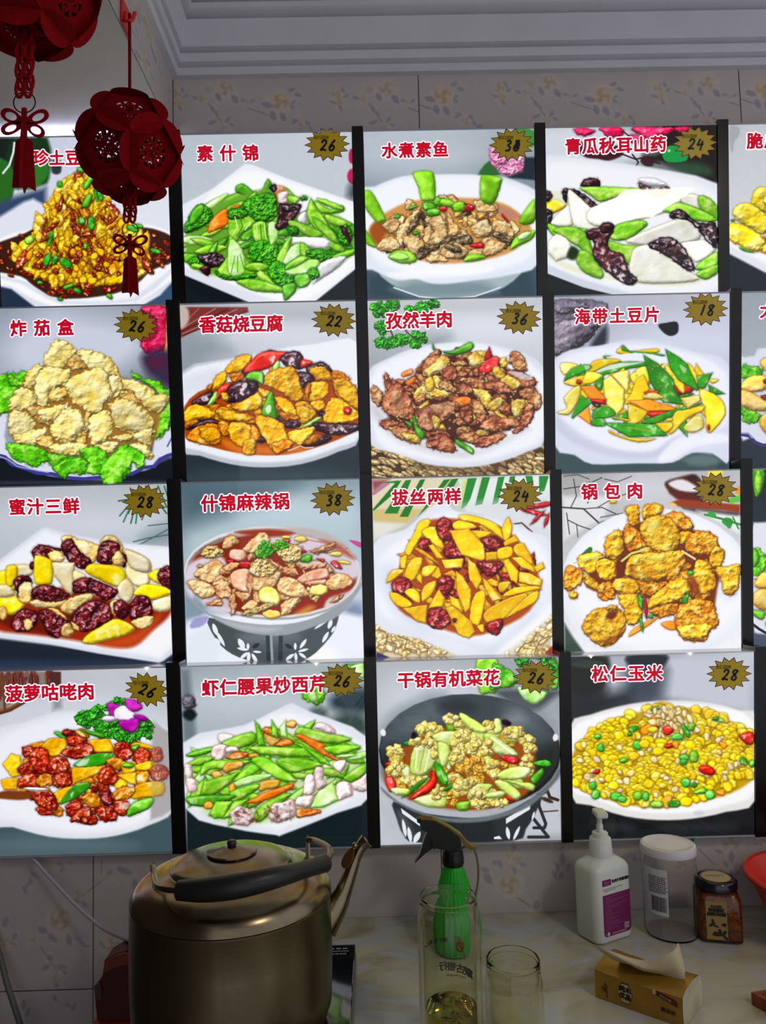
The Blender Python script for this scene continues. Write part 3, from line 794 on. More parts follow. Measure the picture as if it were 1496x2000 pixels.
ART['3,2'] = '''V 345 920 .2573
G 5a707c 8ca0a8 e0e6f4 e8ecf8
F b4c8d0 50 1 p 40,420 250,340 900,150 1400,200 1420,700 40,700
F 44606c 60 .8 p 30,100 900,80 700,200 300,330 40,420
F c4d4e0 60 .9 e 900 330 400 70
F 7890a0 14 .8 s 50,950 200,1000 200,1100 60,1200
F 7080a0 20 .8 e 1350 1080 80 90
F f0f4ff 12 1 s 60,1240 200,1100 1300,1080 1420,1200 1450,1500 60,1500
F e4ecf4 12 .8 s 100,1250 300,1180 300,1450 80,1480
F ffffff 20 1 e 1090 1400 160 70
F 9c98d0 4 .9 s 100,1190 130,1120 240,1100 200,1170
F c84890 2 1 s 1310,520 1400,540 1400,580 1340,550
F 4c5458 2 1 s 245,1110 600,1200 1000,1180 1215,1080 1210,1180 1150,1280 1000,1420 800,1460 600,1450 420,1390 300,1280
F 707c80 20 .8 s 500,1230 900,1230 880,1290 520,1300
L 30383c 8 690,1240 700,1460
L 98a4a8 5 715,1250 725,1450
L 30383c 8 790,1240 785,1460
F eef4fa 1 1 l 490 1310 46 22 60
F eef4fa 1 1 l 500 1350 44 12 10
F eef4fa 1 1 l 510 1400 40 13 -40
F eef4fa 1 1 l 545 1410 40 14 -85
F eef4fa 1 1 l 590 1420 44 14 60
F 202428 1 1 l 600 1325 34 16 -30
F eef4fa 1 1 l 610 1372 34 9 5
F eef4fa 1 1 l 540 1330 26 11 90
F 202428 1 1 l 850 1330 34 14 30
F eef4fa 1 1 l 900 1330 28 11 90
F eef4fa 1 1 l 960 1310 46 13 -55
F eef4fa 1 1 l 960 1360 42 10 -15
F eef4fa 1 1 l 955 1400 36 12 35
F eef4fa 1 1 l 905 1410 34 12 85
F eef4fa 1 1 l 860 1410 40 13 -35
F eef4fa 1 1 l 290 1200 50 18 70
F eef4fa 1 1 l 330 1270 70 14 60
F eef4fa 1 1 l 310 1290 30 12 50
F eef4fa 1 1 l 1165 1160 40 16 -70
F eef4fa 1 1 l 1100 1160 70 10 -35
F eef4fa 1 1 l 1130 1260 50 14 -60
F eef4fa 1 1 l 1190 1200 30 10 -60
F 9aa2a8 3 1 s 60,900 250,1080 600,1160 900,1150 1150,1060 1380,860 1400,880 1240,1090 1040,1180 850,1240 680,1245 450,1200 240,1090 120,1000
F c4c8cc 8 .7 s 300,1120 600,1180 800,1185 700,1220 500,1200
F a8aaac 2 1 o 730 775 680 355 1
F e8e6e8 2 1 o 728 765 672 348 1
F 8c7c74 4 1 o 726 768 655 325 1
F c0b4b0 6 1 s 400,470 700,430 1050,440 1300,560 1200,560 1000,480 700,455 450,500
F 98240c 4 1 o 724 785 640 308 1
F dcd0dc 8 1 s 640,500 900,470 1200,560 1380,700 1380,800 1200,830 1040,700 800,600
F e0d4e0 8 1 s 80,720 200,650 300,620 380,700 300,760 160,840 120,960 70,880
F e0d4e0 6 .9 s 180,970 400,940 420,1060 300,1060
F 9c2c10 6 1 s 440,460 700,440 900,470 700,500
F a83c1c 8 .7 s 1080,520 1250,560 1360,660 1300,650
F e0d0d8 6 1 s 1120,1020 1160,960 1280,920 1340,900 1260,970 1140,1040
F f0b848 10 .7 s 900,1080 1000,1020 1050,1030 980,1080
L b05838 2 760,520 900,560 1000,520
L b87860 2 1000,600 1150,620 1300,580
L b87860 2 900,500 1100,540
hptof s 340,580 370,500 440,490 480,540 420,570 370,590
grain s 185,600 240,560 320,570 360,630 280,660 200,655
hptof s 500,590 640,460 710,510 690,560 600,620 540,620
sausg s 400,620 430,590 510,600 530,650 480,680 410,665
hpmt e 570 650 35 26
chil s 380,670 440,670 430,700 390,700
chil s 450,700 500,685 570,690 550,730 480,730
hppot e 830 500 36 14
hppot e 940 515 46 24
chil s 800,520 860,515 850,545 810,540
hpmt s 1010,610 1080,580 1200,540 1180,600 1060,630
hppot e 1210 630 46 22
hppot e 1270 690 50 14 10
chil s 1170,690 1210,680 1260,740 1200,730
hptof s 130,780 260,680 350,700 340,790 280,850 180,820
hpmt e 180 720 30 10
hptof s 75,850 150,820 290,870 300,930 190,965
N 26 hpmt+hptof+grain z 60 45 0 90 300,760 900,640 1150,720 1250,850 1000,950 500,1000 300,950
hptof s 350,730 420,690 480,700 400,760
sausg s 410,780 490,740 590,760 580,860 550,920 430,880
hpmt s 540,780 600,800 570,900 540,910
hptof s 600,780 760,740 790,800 740,880 640,920 570,880
grain s 550,740 620,660 760,710 740,780 640,800 570,790
hpmt s 700,660 760,700 900,740 930,790 860,790 740,720
grain s 760,590 830,550 950,580 950,650 870,700 780,660
hpmt s 900,710 960,670 1130,690 1110,730 980,750
F e8dcdc 3 .8 s 930,690 1100,680 1110,700 960,710
chil s 950,590 990,610 960,625
chil s 1060,660 1120,670 1110,690
sausg s 910,820 1000,760 1130,735 1160,790 1100,820 960,850
sausg s 980,840 1130,820 1120,860 1000,860
hpmt s 1150,700 1200,760 1160,770
hptof s 1130,850 1200,780 1300,790 1340,850 1260,890 1170,900
hptof s 760,860 820,800 920,830 1010,930 940,960 790,930
hppot e 1080 900 72 42 -5
hppot s 620,930 650,880 730,880 785,950 760,1020 680,1000 630,980
L d8b070 3 960,750 1010,860
L d8b070 3 550,930 575,850
L d8b070 3 590,990 600,930
hpmt s 270,850 370,820 420,900 400,960 320,960
hpmt s 400,960 440,920 460,1050 420,1090
hptof s 440,920 540,920 560,960 500,990
hptof s 490,1040 570,970 620,1020 560,1050
hpmt s 220,1010 330,960 340,1020
grain s 490,1080 600,1030 700,1000 760,1020 640,1060 560,1105
hppot e 725 1085 74 34
hptof s 790,1070 800,1000 900,955 935,970 880,1060 810,1095
hpmt l 1220 965 60 20 -30
gpep s 600,600 680,590 740,600 720,640 640,660 600,640
C grn 16 20 700 570 70 50
C lett 14 18 760 560 90 30
C lett 10 18 660 630 50 30
gpep s 940,660 990,630 1030,640 1010,690 950,690'''
ART['3,3'] = '''V 715 910 .2573
G b0b4a0 d8dce0 e8ecf4 f0f0f4
F e4d8b8 3 1 p 40,100 700,90 560,330 40,330
F 8c3c4c 10 .9 p 40,110 180,100 60,200
F d8c078 8 1 p 50,330 420,330 300,440 60,420
F e8e4dc 8 1 p 50,420 300,440 60,560
L b87ca0 6 60,210 170,130
L d0c088 4 640,100 560,240 440,330
F eaf0f0 6 .9 p 700,100 1400,70 1400,480 760,340
F c8dc60 8 .7 p 730,110 830,90 760,300 700,320
F c8dc80 8 .7 p 860,100 920,90 840,260
F 18781c 1 1 p 50,330 230,120 270,110 200,220 60,340
F 1c8024 1 1 p 140,360 300,110 345,105 240,360
F 1c7a20 1 1 p 255,385 410,105 450,100 320,385
F 1c7a20 1 1 p 390,385 590,105 640,100 480,300
F 248428 1 1 p 90,130 250,110 240,130
F 1c7a20 1 1 p 560,230 650,100 700,95 600,270
F 248c30 1 1 p 720,325 770,95 840,90 790,250 760,300
F 248c30 1 1 p 825,300 880,85 940,85 880,290
F 248c30 1 1 p 955,295 1000,85 1050,80 1000,280
F 248c30 1 1 p 1080,120 1090,80 1130,75 1120,140
F 248c30 1 1 p 1205,75 1260,75 1270,150 1220,130
F 248c30 1 1 p 1310,75 1385,75 1350,190 1310,200
F d8dce4 20 .7 p 700,300 1400,200 1400,600 1000,400
chil l 1310 300 140 20 -10
chil l 1270 350 110 18 12
chil l 1300 390 80 14 -45
chil l 1370 410 60 14 -70
L 604848 3 1110,440 1180,430 1260,500
L 604848 2 1180,430 1230,480
F e0d0b0 4 1 p 60,1190 400,1300 700,1440 60,1470
F e0d0b0 4 1 p 1000,1420 1400,1090 1410,1440
N 70 cornp e 30 20 0 90 70,1210 660,1430 70,1430
L 8a6c34 2 90,1240 170,1260 150,1330 230,1350 210,1420
L 8a6c34 2 240,1290 310,1320 290,1380 380,1400
L 8a6c34 2 400,1340 470,1370 460,1430
N 40 cornp e 30 20 0 90 1060,1430 1400,1120 1400,1430
L 8a6c34 2 1150,1420 1200,1350 1260,1340 1300,1260
L 8a6c34 2 1280,1420 1320,1330 1390,1290
F 3c3c70 2 1 p 75,1410 220,1470 75,1475
F a83c38 2 1 p 1350,1430 1420,1360 1420,1440
F e6eaf5 4 1 s 50,600 300,480 480,320 600,280 700,350 1000,400 1260,500 1400,600 1420,1080 1250,1250 1000,1430 860,1450 700,1440 400,1310 70,1190
F f5f8ff 14 1 s 100,700 400,480 620,350 1100,480 1360,650 1380,1000 1180,1250 920,1390 700,1400 300,1220 90,1080
F c8d0e8 30 .6 s 100,850 200,750 300,1000 500,1250 850,1350 1000,1330 1250,1100 1340,900 1250,1200 1000,1400 700,1350 300,1200
F fcfeff 14 .9 s 1000,1400 1300,1150 1390,1050 1390,1150 1100,1400
F b8480c 6 1 s 330,640 440,430 700,400 1060,480 1250,700 1320,900 1240,1100 1020,1230 800,1290 560,1230 300,1130 200,980 260,740
N 90 sweetd+sweet+date+sweetd r 80 36 60 60 340,600 500,450 1000,450 1280,750 1280,1000 1000,1200 600,1200 260,1020
sweet s 295,640 360,520 400,430 470,400 490,440 430,520 380,600 330,680
sweet s 420,500 530,460 590,620 520,600
date s 530,470 560,400 610,390 650,430 660,500 640,560 580,570
date s 590,620 640,560 700,600 740,680 660,700 600,690
date e 440 590 44 52 30
sweet p 470,600 510,590 590,700 540,700
sweetd s 360,620 440,640 570,750 470,700
sweet s 660,430 740,410 840,460 740,490 670,480
sweet s 720,370 860,390 1000,450 1050,560 990,520 860,440 720,410
sweet s 790,490 950,500 900,540 830,550
date s 860,560 950,530 1030,570 1020,630 940,640
sweet p 632,490 780,475 890,590 908,700 880,722 720,670
sweet p 908,655 1005,645 1000,710 910,720
sweet s 1030,480 1080,385 1110,490 1060,580
sweet p 1040,580 1130,520 1160,570 1050,610
sweet s 1130,600 1200,590 1270,740 1200,720 1120,650
sweet s 1000,630 1100,610 1110,680 1010,710
date s 840,730 940,720 1040,740 1000,810 930,840 870,790
sweet p 1100,690 1180,690 1280,770 1290,810 1180,770
sweet p 1270,770 1340,730 1360,770 1300,810
sweet p 1040,720 1080,700 1160,800 1150,890 1100,870
sweet p 1160,800 1240,810 1340,860 1330,920 1160,880
sweet p 570,710 740,700 730,770 600,780
sweet s 260,700 310,680 300,770 265,770
sweet s 290,840 340,710 430,700 370,860
sweet s 420,820 440,760 540,760 470,840
sweet s 150,880 200,790 290,790 200,870
date s 190,900 230,850 310,850 345,920 290,980 210,950
sweet p 770,700 830,740 880,860 840,945 780,850
sweet p 680,790 730,830 800,940 790,1080 750,1115 690,960
date s 530,920 560,840 640,840 670,890 640,960 590,980
sweet s 420,960 450,900 530,870 510,960 430,1030
sweet p 880,840 940,890 1030,1010 960,1030 900,930
sweet s 1000,930 1020,880 1100,880 1040,960
sweet s 1040,980 1130,920 1290,910 1320,930 1200,960 1080,990
sweet s 290,960 340,925 400,960 410,1040 360,1020
sweet s 180,960 250,970 350,1040 300,1080 210,1040
sweet p 470,1080 550,930 600,1000 580,1070
sweet p 630,980 700,1010 740,1110 650,1060
sweet s 800,1030 850,950 905,960 900,1050 860,1200 820,1205 785,1180
sweet s 890,1140 930,1080 1060,1010 1200,965 1230,1000 1150,1090 1050,1160 930,1195
sweet s 1230,980 1310,950 1290,1030 1150,1110 1060,1150
sweet p 275,1080 380,1060 465,1050 455,1195 390,1180
date s 460,1180 480,1090 560,1075 620,1120 640,1190 560,1240 490,1220
sweet p 600,1080 660,1060 800,1180 830,1260 780,1310 700,1280 660,1190
sweet s 840,1220 890,1200 890,1270
date s 905,1210 960,1170 1035,1160 1035,1230 990,1285 930,1260
date e 672 1172 16 18'''
ART['3,4'] = '''V 1085 900 .2747
G a8a8a8 bcbcc4 f4f6fd f8f8ff
F d4d4dc 60 .9 e 650 200 250 150
F e4e4e8 10 1 p 50,250 400,250 350,400 60,560
L 3c4038 3 50,330 200,340 330,460
L 3c4038 2 110,330 150,250 130,130
L 3c4038 2 200,340 330,330 480,400
L 3c4038 2 90,420 170,460 260,490
L 3c4038 2 60,200 200,180 330,120
L 3c4038 2 230,300 260,220 240,150
L 545850 2 300,330 420,260 520,230
L 545850 2 320,400 480,370
L 3c4038 2 80,370 100,520
L 545850 2 150,450 160,540
L 545850 2 60,110 160,100 240,130
L 545850 2 350,130 440,150 540,110
L 545850 2 250,490 330,430 430,420
L 88bc48 3 390,300 470,250
appley e 412 293 24 12
F 4c2418 5 1 s 780,150 900,110 1000,100 1060,200 1000,290 880,260 800,210
F e8e4e8 5 1 s 800,160 900,130 1010,190 1000,220 880,210
F 301418 3 1 s 930,120 980,100 1010,130 960,140
F 5c1c10 6 1 s 800,210 1000,250 1060,300 900,290
F fce830 2 1 p 1085,70 1185,68 1185,150 1080,110
F 9c3c14 4 1 p 810,300 880,270 1310,310 1310,370 1200,350 900,330
F f0c880 4 1 e 830 310 30 14 10
F 3c2c30 6 1 s 900,330 1250,360 1310,380 1250,400 1050,370
F 60c838 2 1 p 1220,270 1310,240 1310,290 1240,300
F f09c18 2 1 p 1290,180 1310,180 1310,240 1270,230
F e8f0ec 8 1 p 1000,350 1310,390 1310,520
F 2c9c38 2 1 s 1180,430 1210,400 1260,420 1240,480 1210,460
L 2c8c34 4 1060,380 1180,410 1310,450
F 30a840 2 1 e 1110 380 30 20 20
L 2c8c34 3 1260,400 1300,480
F 3c5044 6 1 p 60,1150 120,1250 200,1360 60,1370
F ecf0f9 3 1 o 720 890 690 555
F f8f9ff 20 1 o 730 860 640 500
F c8d0e8 20 .5 s 1150,880 1300,900 1250,980 1160,940
F 7c3008 6 1 s 330,700 500,480 700,420 900,450 1150,600 1180,760 1150,900 1100,1100 880,1080 600,960 330,940 200,860
N 30 batgd+batg+batgd z 80 60 0 90 380,640 560,500 950,560 1100,760 1050,1000 700,950 400,850
F 2c7a2c 2 1 s 160,690 240,610 260,640 180,710
batg s 490,350 520,320 580,320 600,390 590,450 520,450 510,400
batg s 610,400 620,340 680,305 750,310 755,370 700,400 640,420
batgd s 780,400 860,355 970,430 960,500 860,470
batg s 880,500 960,500 970,540 900,600 880,560
batgd s 480,560 500,460 560,470 660,600 600,620 520,640
batg s 345,600 370,530 440,490 480,520 480,640 420,695 360,690
batg s 600,480 640,410 740,385 830,420 880,500 890,580 830,655 760,660 680,620 620,550
F f4f088 14 .7 e 690 460 50 40
batgd s 920,560 1000,500 1110,510 1160,580 1140,640 1060,670 940,650
batg s 1090,680 1140,600 1200,640 1190,720 1110,770
batg s 160,680 240,650 330,650 330,700 280,800 190,780
batg s 290,720 350,690 430,730 430,820 340,850 290,790
batgd s 60,790 100,740 190,780 190,860 120,920 60,900
batg e 125 955 30 30
batg s 200,800 300,860 300,910 230,900
batg s 1140,760 1240,750 1310,740 1310,890 1260,950 1200,950 1180,860
F 6c2808 6 1 s 430,700 520,680 500,800 440,860
batg s 500,740 560,660 700,650 900,640 900,730 800,830 640,850 500,820
F 8c3808 8 .6 s 540,740 600,790 780,770 640,800 520,790
F ece870 12 .5 s 600,680 800,660 700,720
batgd s 780,830 920,680 900,760 840,860
batg s 980,760 1020,700 1080,720 1140,850 1120,910 1040,950 990,860
F 8c3008 8 .8 s 950,820 1010,860 1030,960 960,920
batgd s 300,880 400,860 420,970 330,990 300,940
batg s 400,880 440,830 560,840 600,900 540,960 430,930
batgd s 600,900 700,860 800,870 700,950 610,940
batg s 660,1000 720,930 860,830 950,850 960,930 860,1000 680,1050
F 8c3008 6 .7 s 930,850 980,880 970,940 940,900
batgd s 680,1050 860,1010 850,1090 740,1115 690,1090
batg s 440,960 560,940 620,1010 620,1100 560,1170 500,1150 480,1060
batg s 190,1200 220,1100 300,1050 440,1040 500,1120 490,1200 430,1290 350,1320 260,1280
F 701c08 5 .9 e 395 1095 38 28 -20
F 8c3808 8 .7 s 300,1280 420,1240 480,1180 470,1230 400,1290
batg s 360,1050 400,1020 440,1050 400,1080
batgd s 850,1160 870,1040 960,980 1110,1000 1160,1130 1140,1190 1100,1200 1080,1270 980,1290 900,1260
batg s 860,1180 960,1160 1110,1160 1060,1260 980,1285 900,1250
carr s 520,1250 560,1190 720,1110 700,1140 600,1210
carr s 750,1155 840,1140 850,1200 790,1195
redp l 640 1040 90 14 85
grn l 605 1000 60 18 80
grn s 900,980 945,940 940,1000 910,1015
grn l 610 1160 60 12 80
grn s 650,1110 690,1090 690,1120
pea e 960 795 20 18
L d8e070 4 470,710 540,655 650,625
L e8e098 4 900,640 990,695
L d8e070 3 130,725 250,690 330,680'''
ART['4,1'] = '''V 0 1290 .2406
G b8bcc4 c8ccd4 5c6c78 4c6068
F d0d4de 60 1 e 700 500 800 300
F 8c7c74 3 1 p -60,100 490,90 420,300 200,300 -60,440
N 40 stick q 8 70 0 8 -60,110 420,100 400,200 -60,280
F 4c2c28 3 1 p 410,90 495,95 495,200 410,210
F 90949c 10 1 p 430,300 495,200 500,380 430,400
F 6c4028 3 1 s -60,130 80,120 70,170 -60,180
L 5c3420 7 -60,440 80,400 260,300
L 8c5c38 4 -60,420 80,380 260,285
L 6c4028 5 30,140 40,400
F 40565c 8 1 p -60,1290 300,1400 700,1440 1100,1380 1430,1210 1470,1570 -60,1590
F 5c7078 30 .8 e 400 1500 700 80
F e0e3ec 4 1 s -60,620 200,500 400,430 700,400 1100,440 1380,560 1425,760 1420,1200 1200,1340 950,1420 700,1446 400,1430 100,1350 -60,1290
F f0f1fa 16 1 s -60,700 300,500 700,440 1180,560 1220,1250 900,1380 500,1400 100,1300 -60,1240
F fafaff 20 .8 s 0,1150 300,1250 700,1370 1150,1300 1190,1200 1000,1290 600,1330 200,1240
F a8a4a8 6 .8 p 1240,480 1400,600 1420,1190 1330,1260 1225,1290
C parsl 22 36 700 470 60 50
C parsl 40 36 860 460 140 80
C parsl 26 34 960 560 200 70
C parsl 26 34 1160 560 70 70
C parsl 18 30 960 350 60 40
C parsl 16 30 1010 620 120 40
orch s 865,360 900,340 980,370 970,400 930,460 890,430
orch s 1010,330 1040,308 1120,330 1155,380 1100,410 1040,400
orchl s 825,470 870,445 960,460 920,490 850,490
orchl s 930,400 1000,360 1050,400 1100,440 1080,480 980,490 930,460
orch s 1080,440 1150,440 1200,475 1170,495 1110,480
orch s 960,500 1040,475 1120,470 1120,540 1080,580 1000,560
F fff8ff 4 .8 s 980,440 1060,420 1040,480
N 80 pork+pork+porky+pine z 62 50 0 90 200,740 500,620 850,640 1150,700 1280,760 1320,920 1250,1080 950,1230 650,1280 350,1200 150,980
pine p 20,840 90,755 170,770 180,930 100,950
pine p 5,970 60,950 150,955 140,1050 30,1045
F 7c3c14 4 1 s -60,1090 60,1050 250,1070 260,1110 150,1130 -60,1110
grn s 440,580 480,575 540,620 530,645 450,600
date e 560 590 64 34
pork s 540,620 650,610 700,650 620,690 540,680
porky s 230,690 350,650 380,700 280,710
pine s 340,700 390,640 470,625 535,640 530,720 440,780 360,740
porky s 610,560 700,560 720,620 640,610
gpep s 640,560 740,570 830,590 850,630 760,610
pine p 720,640 880,630 935,720 920,740 760,745
pork s 180,700 260,690 300,760 200,780
pork s 240,760 330,700 400,750 390,880 300,920 240,850
pork s 490,740 600,690 720,670 770,740 700,790 560,790
pork s 380,880 420,790 500,770 570,840 540,910 420,920
pork s 150,860 240,820 290,910 220,940 150,910
pork s 140,1020 180,930 280,910 320,980 250,1030
porky s 290,960 350,915 420,930 420,1000 340,1025 300,1000
pork s 440,930 530,900 580,960 570,1020 470,1010
pork s 930,680 1000,650 1060,700 1080,770 1000,810 940,760
pork s 1080,760 1140,700 1220,740 1210,820 1120,850
pine s 1060,690 1120,660 1250,700 1240,720 1130,700
gpep s 1060,700 1130,680 1100,730
pork s 1230,720 1310,710 1320,800 1250,820
pork s 1210,870 1290,840 1370,880 1350,960 1240,975
pine s 1090,850 1220,810 1220,880 1120,890
kelp s 605,835 740,760 910,750 900,800 780,860 620,860
F e0ece0 3 .8 s 620,835 720,790 700,840 640,855
porky s 860,800 930,780 1000,810 970,890 900,860
pine s 980,830 1040,820 1100,860 1080,910 1010,915
gpep e 1040 850 46 22 5
pine p 580,870 860,850 830,900 590,1005
pork s 790,950 830,870 910,865 960,940 930,1000 830,1000
pine p 950,925 1110,900 1110,1000 1060,1005
porky s 1110,920 1200,890 1200,990 1120,1000
pine s 430,1080 560,1020 660,1030 520,1140 470,1160
kelp s 485,1160 560,1050 640,995 720,985 725,1030 620,1110 540,1150
F d8ece0 3 .8 s 570,1080 600,1060 580,1110
F b8e048 2 .7 s 600,1000 715,988 640,1010
pine s 1060,1060 1130,1000 1230,980 1330,990 1320,1090 1160,1110 1080,1120
pork s 260,1080 340,1040 420,1070 480,1180 420,1220 340,1200 280,1140
pork s 290,1200 360,1190 440,1240 340,1250
porky s 660,1120 720,1070 800,1090 820,1170 740,1200
date s 800,1080 850,1050 900,1080 910,1160 860,1180 830,1150
porky s 920,1080 1000,1020 1100,1040 1060,1110 960,1140
pork s 530,1180 600,1140 680,1160 640,1260 560,1250
pork s 570,1290 640,1200 720,1180 740,1260 680,1320 600,1310
pork s 780,1200 900,1180 950,1240 940,1300 820,1300
pork s 920,1150 1000,1130 1060,1170 1040,1240 960,1260
F e8d8d8 3 .7 s 970,1160 1050,1150 1040,1200 980,1200
pork s 660,1280 780,1260 790,1320 690,1330
gpep s 1030,1240 1070,1160 1180,1115 1250,1120 1220,1190 1120,1240 1050,1265
wht s 190,1030 340,1030 380,1050 280,1060
F a8a0a0 5 .35 p 1230,520 1420,600 1420,1190 1225,1290'''  # last fill: grey shading down the right side, painted into the print
ART['4,2'] = '''V 345 1280 .2607
G 9ca8ae b0bcc0 d4dae2 4a5a60
F c4ccd6 70 .9 e 600 350 600 170
F 707c84 12 1 p 30,100 100,110 160,700 50,680
F 142024 5 1 p 70,1150 760,1340 1450,1070 1450,1500 70,1500
F 2c3c44 20 1 s 1170,300 1420,240 1420,420 1180,400
F 384c48 20 1 e 1300 520 140 100
F 384c48 14 .8 e 1060 430 70 50
rock e 95 350 54 54
F 141c20 6 1 e 100 440 52 45
lett s 930,310 980,260 1060,230 1110,290 1060,370 1000,350
celw s 980,290 1040,270 1050,340 1000,340
gpep s 1250,70 1370,70 1350,110 1260,100
celw s 1300,90 1400,60 1410,150 1380,170
F e6e9f4 4 1 s 50,650 500,520 820,370 880,365 1000,420 1440,620 1440,1060 1200,1180 800,1340 740,1345 400,1290 80,1160
F f8f9ff 12 1 s 90,700 500,560 850,420 1420,680 1400,1020 800,1290 720,1300 300,1200 90,1080
F c0dc88 12 .7 s 120,800 600,560 1300,660 1400,900 1100,1150 600,1260 200,1180
N 60 cel+stem+celw+cel l 130 34 -10 60 120,760 600,580 1000,560 1400,720 1400,900 1000,1080 500,1200 150,1100
shrim s 310,600 360,580 430,600 400,650 330,660
cel s 340,650 560,570 590,650 420,700
gpep s 70,740 180,700 270,685 260,720 120,760
shrim s 260,720 290,670 370,670 380,720 330,790 270,780
shrim s 370,690 440,680 460,720 380,730
cel l 180 790 110 30 -15
cel p 585,485 620,520 670,670 610,680
cash s 650,580 700,560 780,600 760,660 690,670
cashd s 640,550 700,540 770,600 740,610 660,580
cashd s 740,670 800,620 870,640 860,670 780,680
cel p 710,480 750,540 760,620 710,600
celw p 770,540 820,480 830,620 780,600
cash e 860 515 40 30
cel s 890,560 940,535 1100,570 1310,620 1200,660 1000,640 900,600
shrim s 1030,540 1060,500 1140,520 1190,570 1150,590 1060,550
car p 880,595 930,585 1100,660 1150,740 1250,780 1200,790 1090,740
stem p 880,650 940,660 1120,770 1160,830 1080,800
cel s 1100,690 1250,665 1380,680 1300,720 1180,740
celw l 1270 750 80 14 -5
stem p 510,680 700,680 960,690 1030,760 860,760 620,740
cashd s 365,760 440,720 530,725 530,760 420,780
cash e 580 750 40 22
stem s 180,900 210,800 380,780 560,790 400,850 260,850
cash s 345,850 380,800 490,790 490,830 420,860 370,880
cash e 305 890 42 30
stem p 400,945 540,820 640,790 640,850 480,950
cel s 560,790 650,755 800,850 900,930 860,945 740,920
cel s 740,790 830,760 1040,790 1090,830 920,870 830,870
L 70c030 2 780,790 980,840
stem p 1050,830 1200,850 1290,925 1160,910 1090,890
stem s 860,880 980,880 1000,920 900,920
cel s 1250,910 1380,820 1430,820 1420,880 1310,950
shrim s 1165,820 1220,780 1270,800 1230,880
stem p 180,1040 200,940 470,870 400,960 260,1060
celw s 410,960 540,900 700,885 690,920 560,960 430,990
cash s 390,980 430,960 450,1030 410,1040
cash s 610,960 680,930 770,930 760,980 670,1005 620,1010
stem s 400,1020 600,960 610,1000 480,1080 420,1100
gpep s 80,1060 300,1040 450,1050 340,1100 200,1130 90,1110
cash e 240 1120 38 30
shrim s 60,820 110,820 120,920 70,920
shrim s 70,920 140,930 150,1010 90,1020
stem p 245,1190 290,1090 420,1090 360,1220 280,1220
stem p 340,1220 430,1090 540,1070 430,1210
car p 520,1100 640,1030 885,950 870,990 740,1060 590,1110
stem s 585,1240 600,1150 760,1050 860,1040 700,1180 640,1240
celw s 830,1080 940,990 990,980 900,1090
shrim s 950,1000 970,900 1030,900 1030,1030 960,1040
shrim s 1030,860 1060,830 1100,850 1100,920 1130,970 1060,1010 1040,960
shrim s 890,1120 910,1060 1020,1050 1000,1140
celw p 1020,1100 1060,1020 1170,945 1225,1080 1100,1140 1000,1140
shrim s 1200,960 1290,950 1320,1040 1280,1060 1210,1080
shrim s 1310,960 1380,920 1430,880 1430,1010 1340,1010
cashd s 900,1150 1050,1150 1080,1180 960,1210 900,1210
shrim e 490 1205 92 74 15
shrim s 690,1190 720,1110 790,1100 850,1075 890,1110 890,1200 840,1225 760,1255 700,1230
N 70 hpmt e 5 2.5 20 40 420,1150 860,1100 860,1230 430,1250
F d8dcdc 6 .5 p 820,1300 860,1260 830,1320'''
